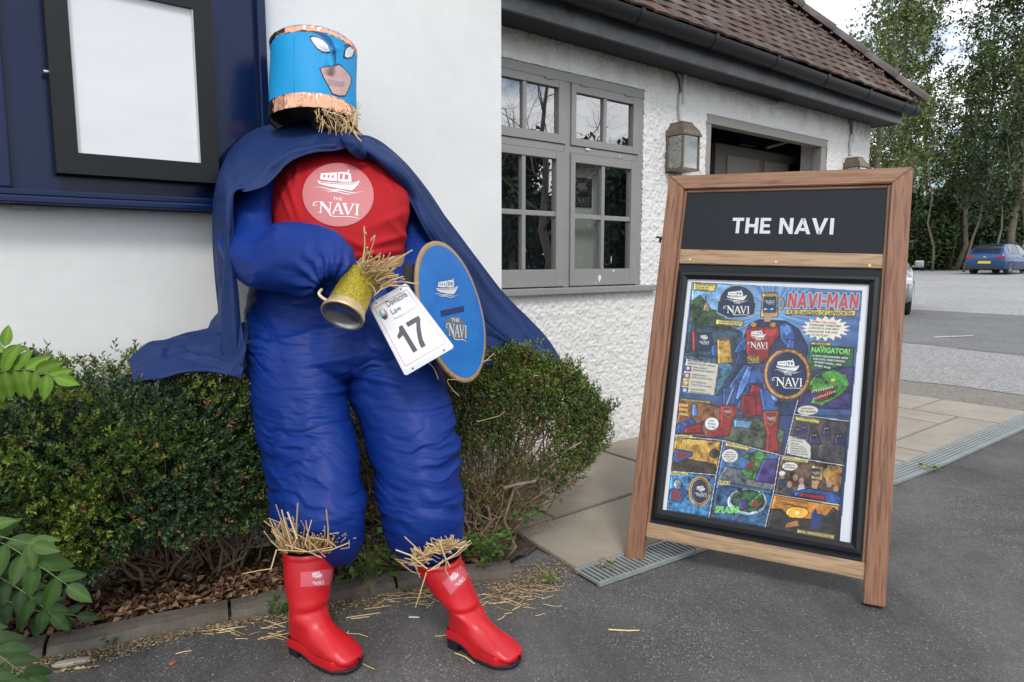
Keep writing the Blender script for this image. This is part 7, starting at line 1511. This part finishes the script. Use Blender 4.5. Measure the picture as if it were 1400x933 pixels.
# undergrowth
n = 60000; X_ = RNG.uniform(1080, 1560, n); D_ = 39.5 + RNG.gamma(2, 2.2, n); top = 4.3 + 1.8 * vn(np.stack([X_ / 26., D_ * .0 + 1, 0 * X_], -1), 5) + 1.5 * np.clip((X_ - 1270) / 100, -0.6, 1)
q = C0 + (FW + RT * ((X_ - 700) / FPX)[:, None]) * D_[:, None]; gzv = np.maximum(0, np.hypot(q[:, 0], q[:, 1]) - 9) * .0155; hh = top * RNG.random(n) ** .8; q[:, 2] = gzv + hh
key = vn(q * .9, 3) + RNG.normal(size=n) * .3 + hh * .05; cc = np.array([(.015, .03, .008), (.025, .05, .012), (.045, .085, .018), (.07, .12, .03)])[np.clip(((key + .8) / 1.7 * 4).astype(int), 0, 3)] * RNG.uniform(.7, 1.2, (n, 1)); LL = .28 * RNG.uniform(.5, 1.3, n)
v, f, c = leaves(q, RNG.normal(size=(n, 3)), LL, LL * .55, cc, .15); tag(mk('undergrowth', v, f, TLEAF, cols=c), 'dark green undergrowth along the foot of the wood behind the parked cars', 'undergrowth', kind='stuff')
n = 90000; X_ = RNG.uniform(1060, 1620, n); D_ = RNG.uniform(50, 62, n); q = C0 + (FW + RT * ((X_ - 700) / FPX)[:, None]) * D_[:, None]; top = 5.6 + 2.0 * vn(np.stack([X_ / 30., 0 * X_, 0 * X_], -1), 15); q[:, 2] = .5 + top * RNG.random(n) ** .9; LL = .45 * RNG.uniform(.5, 1.3, n)
v, f, c = leaves(q, RNG.normal(size=(n, 3)), LL, LL * .6, np.array(DG_)[RNG.integers(0, 3, n)] * RNG.uniform(.6, 1.3, (n, 1)), .15); tag(mk('far_wood', v, f, TLEAF, cols=c), 'dense far part of the wood behind the single trees', 'wood', kind='stuff')
def mirror_pt(px, dist):
    h = onY(px, 130, YB); r = ray(px, 300); u = unit(np.array((r[0], -r[1], 0))); q = h + u * dist; return q[0], q[1]
# trees across the yard, mirrored in the window panes
for X, Y, h, nl, bare, lab in ((*mirror_pt(860, 25), 5.2, 9000, False, 'bushy dark tree across the yard, seen mirrored low in the window panes'), (*mirror_pt(820, 24), 4.6, 9000, False, 'second dark tree across the yard mirrored in the right hand panes'), (*mirror_pt(700, 24), 5.0, 8000, False, 'dark leafy tree across the yard mirrored in the left hand panes'), (*mirror_pt(748, 20), 8.6, 0, True, 'bare branched tree across the yard mirrored in the top panes')):
    tree(lab, gp(X, Y), h, .18, (0, 0), 18, 1.8 if not bare else 3.4, DG_, .30, nl, .18, None, bare=bare, name='yard_tree')
n = 26000; X_ = RNG.uniform(6, 32, n); Y_ = -20 + RNG.normal(size=n) * 1.2 - (18 - X_) * .15; q = np.stack([X_, Y_, 4.3 * RNG.random(n)], 1); LL = .35 * RNG.uniform(.5, 1.2, n)
v, f, c = leaves(q, RNG.normal(size=(n, 3)), LL, LL * .6, np.array(DG_)[RNG.integers(0, 3, n)], .15); tag(mk('hedge', v, f, TLEAF, cols=c), 'tall dark hedge across the yard mirrored in the lower window panes', 'hedge', kind='stuff')

# ================================================================== CARS
CTYRE = mat('tyre', (.02, .02, .02), .8); CGL = mat('car glass', (.02, .025, .03), .06, spec=.8, coat=.5); CRIM = mat('alloy rim', (.5, .5, .52), .3, .8); CBLK = mat('black trim', (.02, .02, .022), .5)
def car(label, pos, ang, paint, rear=True):
    t = thing('parked_car', label, 'car', pos); M = Matrix.Translation(Vector(pos)) @ Matrix.Rotation(ang, 4, 'Z')
    def add(name, V, F, m, parent=None, smooth=False): return mk(name, [tuple(M @ Vector(v)) for v in V], F, m, parent or t, smooth=smooth)
    # stations along x (rear -2.0 .. front 2.0): z bottom, z belt, z roof, half width at belt, half width at roof
    St = np.array([(-1.97, .42, .72, .80, .70, .62), (-1.95, .30, .85, .96, .80, .70), (-1.88, .24, .92, 1.08, .84, .70), (-1.70, .22, .95, 1.30, .86, .64), (-1.45, .20, .95, 1.42, .87, .60), (-1.0, .20, .95, 1.48, .875, .60), (-.3, .20, .94, 1.50, .88, .60), (.25, .20, .93, 1.44, .88, .60), (.65, .20, .92, 1.22, .875, .66), (1.0, .20, .91, .98, .87, .74), (1.4, .20, .86, .90, .86, .72), (1.75, .22, .76, .80, .82, .68), (1.93, .26, .62, .66, .74, .60), (1.98, .36, .52, .55, .62, .5)])
    A = cr_spline(St, 53); rows = []
    for x, zb, zl, zr, wb, wr in A:
        prof = [(0, zb), (wb * .80, zb), (wb * .97, zb + .08), (wb, (zb + zl) / 2), (wb * .985, zl - .04), (wb * .955, zl), ((wb * .955 * .35 + wr * .65), zl + (zr - zl) * .62), (wr, zl + (zr - zl) * .93), (wr * .85, zr), (0, zr + .01)]
        rows.append([(x, y, z) for y, z in prof] + [(x, -y, z) for y, z in prof[-2:0:-1]])
    k = len(rows[0]); V = [p for r in rows for p in r]; F = grid_faces(len(rows), k, True).tolist(); F += [list(range(k))[::-1], [(len(rows) - 1) * k + j for j in range(k)]]
    body = add('body', V, F, paint, smooth=True)
    def on_side(x, f, s, o=.006):      # a point on the glass area: f 0 belt .. 1 roof edge
        r = [np.interp(x, A[:, 0], A[:, i]) for i in range(1, 6)]; zb, zl, zr, wb, wr = r; y = (wb * .955) * (1 - f) + wr * f if False else np.interp(f, (0, .62, .93), (wb * .955, wb * .955 * .35 + wr * .65, wr)); return (x, s * (y + o), zl + (zr - zl) * f)
    for s in (-1, 1):
        for nm, x0, x1, x2, x3 in (('side_window', -1.40, -.42, -.42, -1.25), ('side_window', -.36, .72, .32, -.36)):
            Vv = []; n_ = 7
            for i in range(n_):
                u = i / (n_ - 1)
                for f in (.08, .45, .86): w = f / .9; Vv.append(on_side((x0 + (x1 - x0) * u) * (1 - w) + (x3 + (x2 - x3) * u) * w, f, s, .010))
            add(nm, Vv, grid_faces(n_, 3), CGL)
        # wheels
        for x in (-1.25, 1.22):
            pr_ = [(.0, .60), (.20, .60), (.30, .63), (.31, .70), (.31, .80), (.29, .835), (.22, .84)]; Vv = [(x + r * math.cos(a), s * y, .31 + r * math.sin(a)) for r, y in pr_ for a in np.linspace(0, 2 * math.pi, 28, endpoint=False)]
            w = add('wheel', Vv, grid_faces(7, 28, True), CTYRE, smooth=True)
            Vv = [(x + r * math.cos(a), s * y, .31 + r * math.sin(a)) for r, y in ((.225, .842), (.20, .838), (.19, .80), (.01, .80)) for a in np.linspace(0, 2 * math.pi, 28, endpoint=False)]; add('rim', Vv, grid_faces(4, 28, True), CBLK, w)
            m = MB()
            for j in range(5): a = j * 1.2566 + .3; c_, s2 = math.cos(a), math.sin(a); V4 = [(x + r * c_ - o * s2, s * y, .31 + r * s2 + o * c_) for r, o, y in ((.0, -.045, .84), (.0, .045, .84), (.21, .03, .838), (.21, -.03, .838))]; m.add(V4, [(0, 1, 2, 3)])
            add('spokes', m.V, m.F, CRIM, w)
            Vv = [(x + .36 * math.cos(a), s * (np.interp(x, A[:, 0], A[:, 4]) + .004), .31 + .36 * math.sin(a)) for a in np.linspace(-.25, math.pi + .25, 20)] + [(x + .31 * math.cos(a), s * (np.interp(x, A[:, 0], A[:, 4]) + .004), .31 + .31 * math.sin(a)) for a in np.linspace(-.25, math.pi + .25, 20)]
            add('wheel_arch', Vv, grid_faces(2, 20), CBLK)
        y = s * .90; m = MB(); m.box((.62, s * .86, .93), (.72, s * .90, .96)); m.box((.60, s * .90, .92), (.74, s * 1.06, 1.06), .03); add('mirror', m.V, m.F, paint)
        m = MB(); m.box((-.66, s * .872, .80), (-.48, s * .90, .83), .008).box((.12, s * .872, .80), (.30, s * .90, .83), .008); add('handle', m.V, m.F, mat('chrome', (.6, .6, .6), .2, 1))
    # screens
    def screen(x0, x1, name, w):
        Vv = []
        for i in range(7):
            x = x0 + (x1 - x0) * i / 6; r = [np.interp(x, A[:, 0], A[:, j]) for j in range(1, 6)]
            for u in np.linspace(-1, 1, 9): Vv.append((x + (-.012 if x0 < 0 else .012), u * (r[4] * .85) * w, r[2] + .012 - .02 * u * u + .004))
        return add(name, Vv, grid_faces(7, 9), CGL)
    screen(-1.86, -1.50, 'rear_window', 1.02); screen(.40, .98, 'windscreen', 1.02)
    LR = mat('red lamp', (.5, .015, .015), .2); LH = mat('headlamp', (.75, .78, .8), .1, spec=1)
    for s in (-1, 1):
        m = MB(); m.box((-2.0, s * .50, .80), (-1.86, s * .83, .90), .03); add('tail_light', m.V, m.F, LR)
        m = MB(); m.box((1.70, s * .52, .60), (1.95, s * .80, .74), .04); add('headlight', m.V, m.F, LH)
    m = MB(); m.box((-2.01, -.27, .52), (-1.975, .27, .64), .004); np_ = add('number_plate', m.V, m.F, mat('yellow plate', (.75, .55, .05), .5))
    m = MB(); m.box((-2.02, -.72, .25), (-1.93, .72, .40), .03); add('bumper', m.V, m.F, CBLK)
    m = MB(); m.box((1.93, -.6, .28), (1.995, .6, .46), .03); add('grille', m.V, m.F, CBLK)
    m = MB(); m.box((-1.985, -.06, .80), (-1.955, .06, .86), .01); add('badge', m.V, m.F, mat('chrome', (.6, .6, .6), .2, 1)); return t
ra, rbq = onG(1330, 375.5), onG(1368, 375.5); hd_ = math.atan2(*(lambda v: (v[1], v[0]))(unit(np.array((rbq - ra)[:2])))) + math.pi / 2
mid = onG(1344.5, 376.0); ang_ = hd_ + math.radians(-40); fw_ = np.array((math.cos(ang_), math.sin(ang_), 0)); cpos = mid + fw_ * 1.97
car('blue hatchback parked at the far edge of the car park, rear towards the camera', (cpos[0], cpos[1], gz(cpos[0], cpos[1]) - .01), ang_, mat('blue car paint', (.008, .050, .17), .22, .3, coat=.6))
wq = onG(1245.5, 431); dirc = unit(np.array((C0 - wq)[:2].tolist() + [0])); ang2 = math.atan2(dirc[1], dirc[0]) + math.radians(4); f2 = np.array((math.cos(ang2), math.sin(ang2), 0)); l2 = np.array((-f2[1], f2[0], 0))
cc_ = wq - f2 * 1.22 - l2 * .86; car('silver car parked behind the sign board, only its wheel side showing', (cc_[0], cc_[1], gz(cc_[0], cc_[1]) - .02), ang2, mat('silver car paint', (.35, .37, .38), .25, .6, coat=.5))

# ================================================================== PERSON by the blue car
pb = onG(1398, 374.5); pt = thing('person', 'person in a grey hooded top and dark trousers standing beside the blue car', 'person', pb)
def skin(name, J, E, R, m, parent, sub=2):
    me = bpy.data.meshes.new(name); me.from_pydata([tuple(j) for j in J], E, []); o = bpy.data.objects.new(name, me); COL.objects.link(o); mo_ = o.modifiers.new('s', 'SKIN'); me.skin_vertices
    for i, r in enumerate(R): me.skin_vertices[0].data[i].radius = (r, r * .8)
    me.skin_vertices[0].data[0].use_root = True; s2 = o.modifiers.new('b', 'SUBSURF'); s2.levels = sub; dg = bpy.context.evaluated_depsgraph_get(); dg.update(); e = bpy.data.meshes.new_from_object(o.evaluated_get(dg)); bpy.data.objects.remove(o)
    V = [v.co[:] for v in e.vertices]; F = [tuple(p.vertices) for p in e.polygons]; bpy.data.meshes.remove(e); return mk(name, V, F, m, parent, smooth=True)
J = np.array([(0, 0, .92), (0, 0, 1.12), (0, .01, 1.38), (0, .02, 1.50), (0, .0, 1.62), (0, .0, 1.70), (.19, 0, 1.40), (.24, .02, 1.14), (.22, -.08, .92), (-.19, 0, 1.40), (-.24, .02, 1.14), (-.22, -.08, .92), (.10, 0, .86), (.11, -.02, .48), (.11, .02, .09), (.11, -.14, .04), (-.10, 0, .86), (-.12, .0, .48), (-.13, .03, .09), (-.14, -.13, .04)]) * .97
rot = Matrix.Rotation(YAW - math.pi / 2 + .5, 3, 'Z'); J = np.array([rot @ Vector(j) for j in J]) + pb
E = [(0, 1), (1, 2), (2, 3), (3, 4), (4, 5), (2, 6), (6, 7), (7, 8), (2, 9), (9, 10), (10, 11), (0, 12), (12, 13), (13, 14), (14, 15), (0, 16), (16, 17), (17, 18), (18, 19)]
skin('body', J, E, [.16, .15, .17, .07, .10, .09, .08, .055, .04, .08, .055, .04, .10, .07, .045, .04, .10, .07, .045, .04], mat('grey hooded top', (.16, .17, .17), .9), pt)
skin('trousers', [J[i] for i in (0, 12, 13, 14, 16, 17, 18)], [(0, 1), (1, 2), (2, 3), (0, 4), (4, 5), (5, 6)], [.165, .11, .085, .07, .11, .085, .07], mat('dark trousers', (.02, .022, .03), .9), pt)
bm = bmesh.new(); bmesh.ops.create_icosphere(bm, subdivisions=2, radius=.10); MB().bm(bm, Matrix.Translation(Vector(J[4]) + Vector((0, 0, .02))) @ Matrix.Diagonal((1, 1, 1.25, 1))).make('hood', mat('grey hooded top', (.16, .17, .17), .9), pt, smooth=True)
